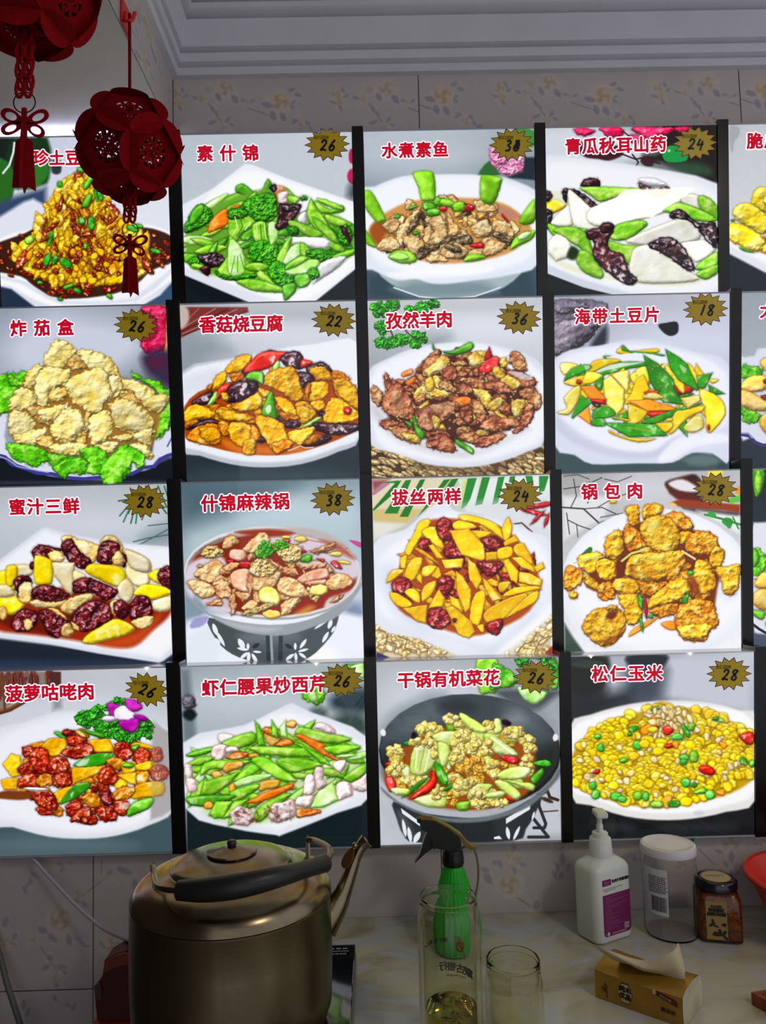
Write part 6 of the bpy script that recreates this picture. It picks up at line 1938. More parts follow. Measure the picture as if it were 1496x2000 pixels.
kc = (KX, KY, 0); ku = (KX, KY, 0)
bm = bmesh.new(); lathe(bm, [(a, b+(DZ if b > .085 else 0)) for a, b in [(0, .0503), (.084, .0503), (.094, .053), (.102, .061), (.1065, .073), (.108, .09), (.1082, .13), (.1078, .168), (.1086, .1705), (.1086, .1725), (.107, .1735)]], 96, kc); fin('body', bm, m_steelb, kt, smooth=True)
bm = bmesh.new(); lathe(bm, [(a_, .1736+DZ+(b_-.1736)*.72) for a_, b_ in [(.1083, .1736), (.1078, .179), (.1055, .1865), (.101, .194), (.0945, .2005), (.086, .2060), (.077, .2100), (.069, .2125), (.0675, .2150), (.066, .2152), (.064, .2135)]], 96, ku); fin('shoulder', bm, m_steel, kt, smooth=True)
bm = bmesh.new(); lathe(bm, [(a_, .1736+DZ+(b_-.1736)*.72) for a_, b_ in [(.0645, .2138), (.0655, .2155), (.0648, .2185), (.062, .2215), (.055, .2255), (.045, .2292), (.034, .2318), (.026, .2328), (.0, .233)]], 80, ku); lid = fin('lid', bm, m_steel, kt, smooth=True)
bm = bmesh.new(); lathe(bm, [(a_, .1736+DZ+(b_-.1736)*.72) for a_, b_ in [(.0265, .2325), (.0275, .2345), (.0270, .2368), (.024, .2378), (.014, .2400), (.009, .2428), (.0, .2432)]], 56, ku); fin('lid_disc', bm, m_steel, lid, smooth=True)
bm = bmesh.new(); lathe(bm, [(a_, .1736+DZ+(b_-.1736)*.72) for a_, b_ in [(.0, .2425), (.0045, .2425), (.0053, .246), (.0052, .2495), (.0038, .2512), (0, .2515)]], 20, ku); fin('knob', bm, m_brownk, lid, smooth=True)
HA, HB = Vector(at(300, 1694, Y=-.378)), Vector(at(601, 1640, Y=-.306))
ax_ = (HB-HA); ax_.z = 0; ax_.normalize(); fx_ = Vector((-ax_.y, ax_.x, 0))
for sx, c_, hb in ((-1, HA, .026), (1, HB, .022)):
    bm = bmesh.new(); e, f = ax_, fx_
    prism(bm, [c_-f*.0055+Vector((0, 0, -hb))-e*.001, c_+f*.0055+Vector((0, 0, -hb))-e*.001, c_+f*.004+Vector((0, 0, .002))-e*.001, c_+Vector((0, 0, .0055))-e*.001, c_-f*.004+Vector((0, 0, .002))-e*.001], e*.002)
    box(bm, tuple(c_+Vector((-.008, -.008, -hb-.003))), tuple(c_+Vector((.008, .008, -hb+.0005))), ka)
    r_ = bmesh.ops.create_uvsphere(bm, u_segments=10, v_segments=6, radius=.0026); bmesh.ops.transform(bm, matrix=Matrix.Translation(c_), verts=r_['verts'])
    fin('handle_bracket', bm, m_steel, kt)
W1 = [HA+Vector((0, -.003, .002)), at(301, 1712, Y=-.40), at(308, 1730, Y=-.43), at(326, 1737, Y=-.448), at(352, 1738, Y=-.452)]
W2 = [at(628, 1687, Y=-.392), at(640, 1677, Y=-.38), at(645, 1664, Y=-.365), at(637, 1652, Y=-.345), at(615, 1642, Y=-.315), HB+Vector((.0, -.003, .001))]
bm = bmesh.new(); tube(bm, curve(W1, 6), .0030, 10); fin('handle_wire', bm, m_steel, kt, smooth=True)
bm = bmesh.new(); tube(bm, curve(W2, 6), .0034, 10); hd = fin('handle_wire', bm, m_steel, kt, smooth=True)
G = curve([at(349, 1739, Y=-.452), at(400, 1738, Y=-.458), at(470, 1729, Y=-.460), at(540, 1713, Y=-.448), at(592, 1699, Y=-.42), at(634, 1686, Y=-.39)], 8)
bm = bmesh.new(); n_ = len(G); tube(bm, G, [.0100+.0016*math.sin(i/(n_-1)*math.pi*2-.6) for i in range(n_)], 24); fin('grip', bm, m_bake, hd, smooth=True)
S = curve([at(630, 1800, Y=-.325), at(652, 1775, Y=-.322), at(669, 1745, Y=-.320), at(683, 1708, Y=-.318), at(694, 1676, Y=-.316), at(706, 1652, Y=-.315), at(716, 1642, Y=-.314)], 6)
RS = [.021, .0145, .0098, .0076, .0066, .0066, .0086]; n_ = len(S)
rs_ = [float(np.interp(i/(n_-1)*6, range(7), RS)) for i in range(n_)]
bm = bmesh.new(); tube(bm, S, rs_, 28, caps=False); fin('spout', bm, m_steel, kt, smooth=True)
fc = Vector(at(681, 1676, Y=-.330)); hg = Vector(at(693, 1651, Y=-.325)); ax = (fc-hg).normalized(); sdn = Vector((.75, -.6, .1)); sdn = (sdn-ax*sdn.dot(ax)).normalized(); nn = ax.cross(sdn)
bm = bmesh.new(); prism(bm, [fc+ax*.0115*math.cos(t)+sdn*.0062*math.sin(t)*(1.1+.3*math.cos(t)) for t in [k*math.pi/8 for k in range(16)]], nn*.0014); fin('spout_flap', bm, mat('copper_stained_flap', '7c5830', rough=.45, metal=.9), kt)
bm = bmesh.new(); tube(bm, [fc-ax*.010, hg+Vector((.003, 0, 0))], .0016, 8)
r_ = bmesh.ops.create_uvsphere(bm, u_segments=10, v_segments=6, radius=.0034); bmesh.ops.transform(bm, matrix=Matrix.Translation(hg), verts=r_['verts']); fin('flap_hinge', bm, m_steel, kt, smooth=True)
# ------------------------------------------------------------------ brown case left of the kettle, cables
m_lac = mat('dark_red_brown_lacquer', '4c1c12', rough=.38); m_or = mat('orange_red_plastic', 'c03c18', rough=.4)
bx = empty('lacquered_case', (-.372, -.16, -.06), 'dark red-brown lacquered case left of the kettle, on an orange stool', 'case')
def pz(px, py, y): return Vector(at(px, py, Y=y))
Yb = -.16
out = [pz(204, 1876, Yb), pz(228, 1862, Yb), pz(247, 1856, Yb), pz(262, 1862, Yb), pz(268, 1900, Yb), pz(268, 1990, Yb), pz(190, 1994, Yb), pz(184, 1930, Yb), pz(188, 1922, Yb), pz(198, 1912, Yb), pz(203, 1896, Yb)]
bm = bmesh.new(); prism(bm, out, (0, .035, 0)); fin('case_body', bm, m_lac, bx, bev=.0025)
out = [pz(203, 1897, Yb-.001), pz(206, 1877, Yb-.001), pz(227, 1864, Yb-.001), pz(246, 1858, Yb-.001), pz(252, 1862, Yb-.001), pz(254, 1880, Yb-.001), pz(228, 1886, Yb-.001)]
bm = bmesh.new(); prism(bm, out, (0, -.004, 0)); fin('case_rim', bm, mat('red_brown_rim', '7c3424', rough=.35), bx, bev=.001)
bm = bmesh.new(); prism(bm, [pz(185, 1924, Yb-.002), pz(196, 1917, Yb-.002), pz(200, 1935, Yb-.002), pz(198, 1948, Yb-.002), pz(188, 1950, Yb-.002)], (0, -.003, 0)); fin('case_latch', bm, mat('dull_clasp', '5c3c34', rough=.3), bx, bev=.0008)
P = pz(190, 1996, Yb); st_ = empty('orange_stool', (P.x+.03, Yb+.02, -.861), 'orange plastic stool under the lacquered case, only its edge showing', 'stool')
xm, zt_ = P.x+.012, P.z-.002
bm = bmesh.new(); box(bm, (xm-.020, Yb-.012, zt_-.02), (xm+.042, Yb+.06, zt_)); fin('stool_seat', bm, m_or, st_, bev=.004)
for a_ in (0, 1):
    for b_ in (0, 1):
        bm = bmesh.new(); tube(bm, [(xm-.010+.042*a_, Yb-.002+.052*b_, zt_-.02), (xm-.03+.060*a_, Yb-.02+.09*b_, -.861)], .008, 8); fin('leg', bm, m_or, st_)
cab = curve([at(56, 1668, Y=-.012), at(66, 1678, Y=-.016), at(100, 1716, Y=-.02), at(150, 1769, Y=-.03), at(200, 1812, Y=-.05), at(232, 1829, Y=-.10), at(262, 1838, Y=-.16), at(290, 1842, Y=-.19)], 6)
bm = bmesh.new(); tube(bm, cab, .0026, 10); tag(fin('power_cable', bm, mat('grey_white_cable', 'a8a0ac', rough=.4), smooth=True), 'pale grey cable curving from the bottom left panel to behind the kettle', 'cable')
cab = curve([at(-30, 1790, Y=-.02), at(0, 1868, Y=-.02), at(12, 1915, Y=-.03), at(27, 1962, Y=-.04), at(42, 2010, Y=-.05), at(55, 2060, Y=-.06)], 6)
bm = bmesh.new(); tube(bm, cab, .0042, 10); tag(fin('grey_hose', bm, mat('grey_green_hose', '5c5c54', rough=.5), smooth=True), 'dull grey-green hose on the wall at the bottom left corner', 'hose')
t0 = at(1338, 1626, Y=-.001); t1 = at(1360, 1625, Y=-.001); t2 = at(1354, 1646, Y=-.001)
bm = bmesh.new(); prism(bm, [t0, t1, t2], (0, -.0006, 0)); tag(fin('tape_scrap', bm, mat('green_tape', '0c7c54', rough=.4)), 'small green triangle of tape on the wall above the clear jar', 'tape')
# ------------------------------------------------------------------ spray bottle
sx, sy = .098, -.106
sp_ = empty('spray_bottle', (sx, sy, CZ), 'green ribbed spray bottle with black trigger head behind the tall glass', 'bottle')
m_gr = mat('green_translucent_plastic', '22b428', rough=.25, trans=.25, ior=1.3, spec=.5)
m_blk = mat('black_matte_plastic', '101010', rough=.4)
bm = bmesh.new(); lathe(bm, [(0, .001), (.030, .001), (.0345, .004), (.036, .012), (.0365, .03), (.0345, .048), (.0285, .066), (.0215, .086), (.0175, .10), (.0145, .109), (.0125, .112), (.0125, .118)], 96, (sx, sy, CZ), .018); fin('bottle', bm, m_gr, sp_, smooth=30)
bm = bmesh.new(); lathe(bm, [(0, .1135), (.0145, .1135), (.0152, .116), (.0150, .124), (.0142, .1265), (.0142, .131), (.0115, .134), (0, .134)], 48, (sx, sy, CZ), .02); fin('screw_cap', bm, m_blk, sp_, smooth=30)
def s3(x, y): return Vector(at(780+x*.2139, 1580+y*.2139, Y=sy))
def slab(name, pts, th, m, par, bev=.0012):
    bm = bmesh.new(); v = [s3(*p)+Vector((0, -th/2, 0)) for p in pts]; prism(bm, v, (0, th, 0)); return fin(name, bm, m, par, bev=bev)
slab('trigger_head', [(190, 80), (300, 85), (440, 160), (545, 240), (560, 300), (555, 430), (430, 430), (435, 345), (400, 355), (330, 340), (305, 350), (290, 250), (240, 235), (250, 195), (190, 165)], .018, m_blk, sp_)
slab('trigger', [(250, 200), (300, 240), (318, 320), (296, 352), (235, 395), (140, 485), (190, 390), (215, 300), (232, 240)], .010, m_blk, sp_)
slab('nozzle', [(160, 78), (195, 74), (195, 128), (160, 110)], .012, m_blk, sp_)
slab('top_cover', [(280, 88), (330, 90), (450, 150), (560, 225), (610, 290), (650, 320), (695, 335), (690, 352), (650, 358), (600, 335), (555, 280), (500, 215), (400, 150)], .014, mat('dull_gold_plastic', '6c5c1c', rough=.45), sp_, .0008)
hz = curve([s3(560, 375), s3(600, 345), s3(660, 345), s3(692, 385), s3(715, 480), s3(722, 580), s3(715, 690), s3(695, 800)], 5)
bm = bmesh.new(); tube(bm, hz, .0016, 8); fin('plastic_loop', bm, mat('yellowed_plastic', '6c6848', rough=.4), sp_, smooth=True)
# ------------------------------------------------------------------ glasses
def glass(gx, gy, R, Hh, rimR, label, tea=None):
    g = empty('glass_tumbler', (gx, gy, CZ), label, 'glass', 'double-walled glass tumblers on the worktop')
    o = [(0, .0), (R*.86, .0), (R*.96, .003), (R, .009), (R, Hh-.030), (R*.985, Hh-.022), (R*.95, Hh-.0165), (rimR*1.035, Hh-.0125), (rimR*1.03, Hh-.009), (rimR, Hh-.0075), (rimR*1.0, Hh-.0055), (rimR*1.01, Hh-.001), (rimR*.985, Hh)]
    i_ = [(rimR*.955, Hh-.0004), (rimR*.945, Hh-.003), (rimR*.945, Hh-.0085), (rimR*.98, Hh-.0125), (R*.915, Hh-.018), (R*.955, Hh-.023), (R*.965, Hh-.030), (R*.965, .0095), (R*.93, .0045), (R*.85, .0018), (0, .0018)]
    bm = bmesh.new(); lathe(bm, o+i_, 72, (gx, gy, CZ+.0003)); fin('outer_wall', bm, m_glass, g, smooth=40)
    bm = bmesh.new(); lathe(bm, [(rimR*.944, Hh-.006), (R*.845, Hh-.028), (R*.85, Hh-.034), (R*.85, .016), (R*.76, .0072), (0, .0065), (0, .0078), (R*.745, .0085), (R*.825, .017), (R*.825, Hh-.034), (R*.82, Hh-.028), (rimR*.915, Hh-.006), (rimR*.944, Hh-.006)], 72, (gx, gy, CZ+.0003)); fin('inner_wall', bm, m_glass, g, smooth=40)
    if tea:
        bm = bmesh.new(); lathe(bm, [(0, .0100), (R*.735, .0105), (R*.815, .0165), (R*.815, tea), (0, tea)], 64, (gx, gy, CZ+.0003)); tt = fin('tea', bm, m_tea, g, smooth=40)
        rnd = random.Random(4); bm = bmesh.new()
        for k in range(46):
            a = rnd.uniform(0, 6.28); rr = R*.72*rnd.random()**.5; z = CZ+(tea-.0009 if k < 30 else rnd.uniform(.012, tea-.004)); c_ = Vector((gx+rr*math.cos(a), gy+rr*math.sin(a), z)); b = rnd.uniform(0, 6.28)
            e = Vector((math.cos(b), math.sin(b), rnd.uniform(-.2, .2)*(k >= 30)))*rnd.uniform(.003, .008); f = Vector((-e.y, e.x, .0))*.22
            prism(bm, [c_-e, c_+f, c_+e, c_-f], (0, 0, .0003))
        o = fin('tea_leaves', bm, m_leafm, g); o['kind'] = 'stuff'
    return g
GX, GY = .0700, -.345
g1 = glass(GX, GY, .0342, .1710, .0308, 'tall double-walled glass tumbler with tea leaves and mirrored lettering', .056)
g2 = glass(.1385, -.345, .0312, .1030, .0286, 'short empty double-walled glass tumbler right of the tall one')
# lettering printed on the far side of the tall glass, so it reads mirrored from here
GR = .0342*.82+.0002
def glassfn(x, y, l=0):      # x to the right of the axis as seen from the camera, on the far inner wall
    a = math.asin(max(-.98, min(.98, x/GR))); return (GX+GR*math.sin(a), GY+GR*math.cos(a), CZ+y)
def gmir(x, y, l=0): return glassfn(-x, y)
m_gt = mat('dark_grey_glass_print', '24241e', rough=.5); m_rt = mat('red_glass_print', 'd02818', rough=.5); m_ot = mat('orange_glass_print', 'a8542c', rough=.5)
letters('bank_lettering', [(ch, .0110-.0098*i, .0815-.001*i, .0088) for i, ch in enumerate('行银古蒙'[::1])][:0]+[(ch, .0105*1.0-.0100*i, .0815, .0088) for i, ch in enumerate('行银古')][:0]+[('古', -.0135, .0812, .0088), ('银', -.0040, .0822, .0088), ('行', .0055, .0832, .0088), ('蒙', -.0215, .0805, .0088)], gmir, m_gt, g1, .035, 6)
letters('small_lettering', [('Inner Mongolia', -.0085, .0730, .0032, 0, .95)], gmir, m_ot, g1, .02, 4)
letters('name_lettering', [('中', .0075, .1112, .0050), ('水', .0135, .1118, .0050), ('韩', .0020, .1107, .0050), ('BZX', .0230, .1128, .0046)], gmir, MC['dark_grey_glass_print'], g1, .03, 4)
bm = bmesh.new()
def gl2(pts, w_): ribbon(bm, pts, w_, lambda x, y, l: glassfn(x, y), 0)
for k in range(5): gl2([(.0085, .1150-.0022*k), (.0125, .1145-.0024*k), (.0165, .1120-.0024*k), (.0180, .1085-.002*k)][:4 if k < 3 else 3], .0009)
gl2([(.0170, .1090), (.0120, .1080), (.0100, .1040), (.0125, .1000), (.0160, .1010), (.0165, .1045), (.0135, .1060)], .0024); gl2([(.0165, .1015), (.0185, .0960), (.0182, .0920)], .0008)
fin('red_emblem', bm, m_rt, g1)
# ------------------------------------------------------------------ hand sanitiser bottle
bx_, by_, ba = .313, -.078, math.radians(27)
sb = empty('sanitiser_bottle', (bx_, by_, CZ), 'white pump bottle of hand sanitiser with a purple label', 'bottle')
m_wp = mat('milky_white_plastic', 'c8ccc4', rough=.35, sss=0)
def sq(w_, d_, z, n=8, rc=.012):
    out = []
    for qx, qy, a0 in ((1, 1, 0), (-1, 1, 90), (-1, -1, 180), (1, -1, 270)):
        for k in range(n+1):
            a = math.radians(a0+90*k/n); x = qx*(w_-rc)+rc*math.cos(a); y = qy*(d_-rc)+rc*math.sin(a)
            out.append((bx_+x*math.cos(ba)-y*math.sin(ba), by_+x*math.sin(ba)+y*math.cos(ba), z))
    return out
def loft(name, secs, m, par, cap=True, smooth=40):
    bm = bmesh.new(); R_ = [[bm.verts.new(p) for p in s] for s in secs]; n = len(R_[0])
    for A, B in zip(R_[:-1], R_[1:]):
        for i in range(n): bm.faces.new((A[i], A[(i+1) % n], B[(i+1) % n], B[i]))
    if cap: bm.faces.new(R_[0][::-1]); bm.faces.new(R_[-1])
    return fin(name, bm, m, par, smooth=smooth)
W_, D_ = .0345, .0245
loft('bottle', [sq(W_-.004, D_-.004, CZ+.0004, rc=.009), sq(W_-.001, D_-.001, CZ+.002), sq(W_, D_, CZ+.005), sq(W_, D_, CZ+.095), sq(W_-.001, D_-.0008, CZ+.099), sq(W_-.004, D_-.003, CZ+.103), sq(W_-.011, D_-.008, CZ+.1075, rc=.012), sq(.0165, .0165, CZ+.1105, rc=.0164), sq(.0125, .0125, CZ+.1115, rc=.0124)], m_wp, sb)
bc = (bx_, by_, CZ)
bm = bmesh.new(); lathe(bm, [(0, .110), (.0165, .110), (.0168, .113), (.0150, .134), (.0138, .1355), (.0115, .136), (.0112, .1415), (.010, .1425), (0, .1425)], 48, bc); pc_ = fin('collar', bm, m_wp, sb, smooth=40)
bm = bmesh.new(); lathe(bm, [(0, .142), (.0048, .142), (.0048, .152), (.0036, .154), (.0036, .160), (.0052, .163), (.0058, .166), (0, .166)], 24, bc); fin('pump_stem', bm, m_wp, sb, smooth=40)
bm = bmesh.new(); box(bm, (bx_-.009, by_-.020, CZ+.166), (bx_+.008, by_+.007, CZ+.1745)); fin('pump_head', bm, m_wp, sb, bev=.003, seg=3)
def lab(x, y, l=0):   # on the long front face of the bottle
    e = (math.cos(ba), math.sin(ba)); nx, ny = math.sin(ba), -math.cos(ba); d = D_+.0003+l
    return (bx_+x*e[0]+nx*d, by_+x*e[1]+ny*d, CZ+y)
m_pur = mat('purple_label', '6c1450', rough=.4); m_lw = mat('white_label_print', 'c8c0c4', rough=.4); m_ld = mat('dark_label_print', '2c2428', rough=.5)
def rrect(bm, x0, x1, y0, y1, rc, fn, l, n=5, cs=(1, 1, 1, 1)):
    P = []
    for (cx, cy, a0), on_ in zip(((x1-rc, y1-rc, 0), (x0+rc, y1-rc, 90), (x0+rc, y0+rc, 180), (x1-rc, y0+rc, 270)), cs):
        if on_:
            for k in range(n+1): a = math.radians(a0+90*k/n); P.append((cx+rc*math.cos(a), cy+rc*math.sin(a)))
        else: P.append({0: (x1, y1), 90: (x0, y1), 180: (x0, y0), 270: (x1, y0)}[a0])
    bm.faces.new([bm.verts.new(fn(*p, l)) for p in P])
bm = bmesh.new(); rrect(bm, -.0225, .0280, .010, .066, .005, lab, 0, cs=(0, 0, 1, 1)); pl = fin('label', bm, m_pur, sb)
bm = bmesh.new(); rrect(bm, -.0225, -.006, .078, .0865, .0018, lab, 0); fin('brand_patch', bm, m_pur, pl)
letters('brand_lettering', [('Saibeike', -.01425, .0832, .0042, 0, .75), ('赛倍克', -.01425, .0797, .0022)], lambda x, y, l: lab(x, y, .0002), mat('pink_label_print', 'b06890', rough=.5), pl)
letters('label_heading', [(ch, -.0025+.0046*i, .0825, .0042) for i, ch in enumerate('免洗手消毒凝胶')], lambda x, y, l: lab(x, y, .0001), m_ld, pl, .05, 6)
bm = bmesh.new(); rnd = random.Random(8)
def bar(x0, x1, y, h): bm.faces.new([bm.verts.new(lab(a, b, .0002)) for a, b in ((x0, y), (x1, y), (x1, y+h), (x0, y+h))])
for k, ln in enumerate((.034, .008, .040, .036, .022, .008, .040, .026, .026, .009, .012, .012, .016, .030, .010, .022, .018, .012, .024, .026, .036, .008, .022, .015)):
    x = -.0185
    while x < -.0185+ln: w2 = rnd.uniform(.0006, .0022); bar(x, min(x+w2, -.0185+ln), .0625-.0019*k, .00045); x += w2+.0003
bar(-.0075, .018, .0118, .0022); bar(-.0205, -.0175, .0125, .0020); fin('label_text', bm, mat('pale_pink_print', '9c6484', rough=.5), pl)
letters('label_subtitle', [('ALCOHOL-FREE HAND SANITIZER', -.004, .0738, .0021, 0, 1.0), ('DISINFECTANT GEL', -.009, .0712, .0021, 0, 1.0)], lambda x, y, l: lab(x, y, .0001), mat('grey_label_print', '6c6864', rough=.5), pl)
bm = bmesh.new(); rrect(bm, .0155, .0245, .0150, .0225, .0003, lab, .0002); fin('barcode_patch', bm, m_lw, pl)
bm = bmesh.new()
for k in range(9): x = .0162+.00092*k; w2 = rnd.choice((.0003, .0005)); bm.faces.new([bm.verts.new(lab(a, b, .0004)) for a, b in ((x, .0158), (x+w2, .0158), (x+w2, .0218), (x, .0218))])
fin('barcode_bars', bm, m_ld, pl)
bm = bmesh.new(); ct = [lab(-.0145+.0021*math.cos(t), .0135+.0027*math.sin(t), .0003) for t in [k*math.pi/8 for k in range(16)]]; bm.faces.new([bm.verts.new(p) for p in ct]); fin('drop_symbol', bm, m_lw, pl)
# ------------------------------------------------------------------ clear jar with white lid
jx, jy = .410, -.078
cj = empty('clear_jar', (jx, jy, CZ), 'empty clear plastic jar with a white lid, between sanitiser and sauce jar', 'jar')
bm = bmesh.new(); R_ = .0375
lathe(bm, [(a_, b_*.955) for a_, b_ in [(0, .0025), (R_*.80, .0008), (R_*.95, .0012), (R_, .006), (R_, .104), (R_*.99, .109), (R_*.965, .1125), (R_*.965, .120), (R_*.93, .120), (R_*.93, .1125), (R_*.965, .108), (R_*.972, .103), (R_*.972, .0075), (R_*.92, .0032), (0, .0042)]], 72, (jx, jy, CZ)); fin('jar_wall', bm, m_clear, cj, smooth=40)
bm = bmesh.new(); lathe(bm, [(a_, b_*.955) for a_, b_ in [(R_*.97, .1182), (R_*1.02, .1182), (R_*1.03, .1195), (R_*1.03, .1265), (R_*1.0, .1295), (R_*.93, .1305), (R_*.90, .1295), (R_*.60, .1282), (0, .1280)]], 72, (jx, jy, CZ)); fin('lid', bm, mat('white_lid_plastic', 'c4c0c8', rough=.3), cj, smooth=40)
def jf(x, y, l=0): a = -math.pi/2+x/R_; r = R_+.0003+l; return (jx+r*math.cos(a), jy+r*math.sin(a), CZ+y)
def jgrid(name, x0, x1, y0, y1, m, par, l=0, n=10):
    bm = bmesh.new(); A = [bm.verts.new(jf(x0+(x1-x0)*k/n, y0, l)) for k in range(n+1)]; B = [bm.verts.new(jf(x0+(x1-x0)*k/n, y1, l)) for k in range(n+1)]
    for k in range(n): bm.faces.new((A[k], A[k+1], B[k+1], B[k]))
    return fin(name, bm, m, par)
jl = jgrid('paper_label', -.052, -.016, .036, .098, mat('white_paper_label', 'b8b8bc', rough=.6), cj)
bm = bmesh.new()
x = -.040
while x < -.018:
    w2 = rnd.choice((.0004, .0007, .0011)); bm.faces.new([bm.verts.new(jf(a, b, .0002)) for a, b in ((x, .041), (x+w2, .041), (x+w2, .061), (x, .061))]); x += w2+rnd.choice((.0005, .0008))
for k in range(9):
    x = -.044
    y = .066+.0026*k
    while x < -.019: w2 = rnd.uniform(.0008, .003); bm.faces.new([bm.verts.new(jf(a, b, .0002)) for a, b in ((x, y), (x+w2, y), (x+w2, y+.0014), (x, y+.0014))]); x += w2+.0007
fin('label_bars', bm, m_ld, jl)
# ------------------------------------------------------------------ square jar of sauce
qx, qy, qa = .4715, -.090, math.radians(-14)
sj = empty('sauce_jar', (qx, qy, CZ), 'square glass jar of orange-brown sauce with a black lid', 'jar')
def sq2(w_, z, rc):
    out = []
    for sx_, sy_, a0 in ((1, 1, 0), (-1, 1, 90), (-1, -1, 180), (1, -1, 270)):
        for k in range(7):
            a = math.radians(a0+15*k); x = sx_*(w_-rc)+rc*math.cos(a); y = sy_*(w_-rc)+rc*math.sin(a)
            out.append((qx+x*math.cos(qa)-y*math.sin(qa), qy+x*math.sin(qa)+y*math.cos(qa), CZ+z))
    return out
m_sauce = mat('chilli_sauce', '6c2c08', rough=.35, noise=('a8641c', 150, 5, .8, .35, .65), bump=(260, .5, .002))
m_sg = glassm('amber_tinted_glass', 'ecd8a4')
w0 = .0285
loft('glass_wall', [sq2(w0-.003, .0004, .007), sq2(w0, .003, .009), sq2(w0, .058, .009), sq2(w0-.002, .064, .011), sq2(.0245, .068, .0235)], m_sg, sj)
loft('sauce', [sq2(w0-.0035, .0045, .007), sq2(w0-.0018, .008, .008), sq2(w0-.0018, .055, .008), sq2(w0-.004, .061, .010), sq2(.0225, .0632, .0215)], m_sauce, sj)
bm = bmesh.new(); lathe(bm, [(0, .0675), (.0275, .0675), (.0285, .0685), (.0285, .0775), (.0272, .0795), (.0245, .0805), (.0235, .0797), (0, .0797)], 64, (qx, qy, CZ)); ld = fin('lid', bm, mat('black_purple_metal_lid', '14101c', rough=.22, coat=.5), sj, smooth=40)
bm = bmesh.new(); lathe(bm, [(0, .0799), (.0205, .0799)], 48, (qx, qy, CZ)); fin('lid_label', bm, mat('orange_ring_print', 'a8642c', rough=.4), ld)
bm = bmesh.new(); lathe(bm, [(0, .0801), (.0192, .0801)], 48, (qx, qy, CZ)); fin('lid_disc', bm, mat('cream_label', 'a89c78', rough=.5), ld)
letters('lid_lettering', [('MUSHROOM SAUCE', 0, .004, .0038, 0, .7), ('SHIITAKE', 0, -.001, .0028, 0, .8)], lambda x, y, l: (qx+x, qy+y, CZ+.0803), m_ld, ld)
def qf(x, y, l=0): # front face
    d = w0+.0004+l; return (qx+x*math.cos(qa)+math.sin(qa)*d, qy+x*math.sin(qa)-math.cos(qa)*d, CZ+y)
bm = bmesh.new(); rrect(bm, -.0195, .0075, .006, .0575, .001, qf, 0); sl = fin('front_label', bm, mat('tan_label', '8c7440', rough=.5), sj)
letters('jar_lettering', [('老坛秘制', -.006, .0505, .0032, 0, 1), *[(c_, -.0135+.0050*i, .0455, .0050) for i, c_ in enumerate('鲜香菌菇')], *[(c_, -.0155+.0048*i, .0400, .0048) for i, c_ in enumerate('蒜黄风味酱')]], lambda x, y, l: qf(x, y, .0002), m_ld, sl, .05, 5)
bm = bmesh.new()
for (x, y, a_, b_, rr) in ((-.0125, .026, .005, .003, 30), (-.011, .030, .004, .0022, 100), (-.008, .0245, .0045, .002, -20), (.003, .0265, .0034, .0034, 0), (-.006, .0135, .0065, .004, 10), (-.002, .016, .005, .003, 110), (.003, .0155, .004, .003, 60), (.0035, .010, .005, .0024, -40), (-.010, .0145, .004, .0022, 40)):
    P_ = []
    for k in range(12): t = k*math.pi/6; ex, ey = a_*math.cos(t), b_*math.sin(t)*(.7+.3*math.cos(t)); r_ = math.radians(rr); P_.append(bm.verts.new(qf(x+ex*math.cos(r_)-ey*math.sin(r_), y+ex*math.sin(r_)+ey*math.cos(r_), .0002+.00002*rr/10)))
    bm.faces.new(P_)
fin('leaf_print', bm, mat('dark_green_print', '1c1c10', rough=.5), sl)
# ------------------------------------------------------------------ orange basket, tray, tissue pack
kx, ky = .610, -.125
bk_ = empty('plastic_basket', (kx, ky, CZ), 'orange-red plastic basket cut off by the right edge', 'basket')
bm = bmesh.new(); lathe(bm, [(0, .001), (.062, .001), (.066, .006), (.096, .080), (.103, .084), (.1045, .088), (.103, .091), (.097, .0905), (.092, .082), (.063, .010), (0, .006)], 72, (kx, ky, CZ)); fin('basket_shell', bm, mat('orange_red_basket', 'cc2c10', rough=.4), bk_, smooth=40)
bm = bmesh.new(); box(bm, (kx-.058, ky-.028, CZ+.052), (kx+.018, ky+.028, CZ+.078), .3); tag(fin('napkin_stack', bm, mat('white_napkin', 'b8b8b4', rough=.8), bev=.004), 'white napkins lying in the orange basket', 'napkins')
ty = empty('wooden_tray', (.53, -.27, CZ), 'corner of a reddish-brown wooden tray at the bottom right', 'tray')
m_wd = mat('reddish_wood', '6c3018', rough=.45, noise=('8c4420', 30, 5, 1, .35, .7, (1, 6, 1)))
ta = math.radians(12); T0 = Vector((.434, -.262, CZ+.0005)); e = Vector((math.cos(ta), math.sin(ta), 0)); f = Vector((.45, -.89, 0))
def tq(a, b, h): return T0+e*a+f*b+Vector((0, 0, h))
bm = bmesh.new(); prism(bm, [tq(0, 0, 0), tq(.16, 0, 0), tq(.16, .14, 0), tq(0, .14, 0)], (0, 0, .004)); fin('tray_base', bm, m_wd, ty)
for a0, b0_, a1, b1 in ((0, 0, .16, .006), (0, .0062, .006, .1338), (0, .134, .16, .14), (.154, .0062, .16, .1338)):
    bm = bmesh.new(); prism(bm, [tq(a0, b0_, .0042), tq(a1, b0_, .0042), tq(a1, b1, .0042), tq(a0, b1, .0042)], (0, 0, .010)); fin('tray_side', bm, m_wd, ty, bev=.001)
pk = empty('paper_cards', tuple(tq(.05, .05, .005)), 'white paper cards lying on the wooden tray', 'paper')
bm = bmesh.new(); prism(bm, [tq(.010, .012, .005), tq(.12, .012, .005), tq(.12, .12, .005), tq(.014, .12, .005)], (0, 0, .006)); fin('card', bm, mat('white_card', 'b0b0b0', rough=.6), pk)
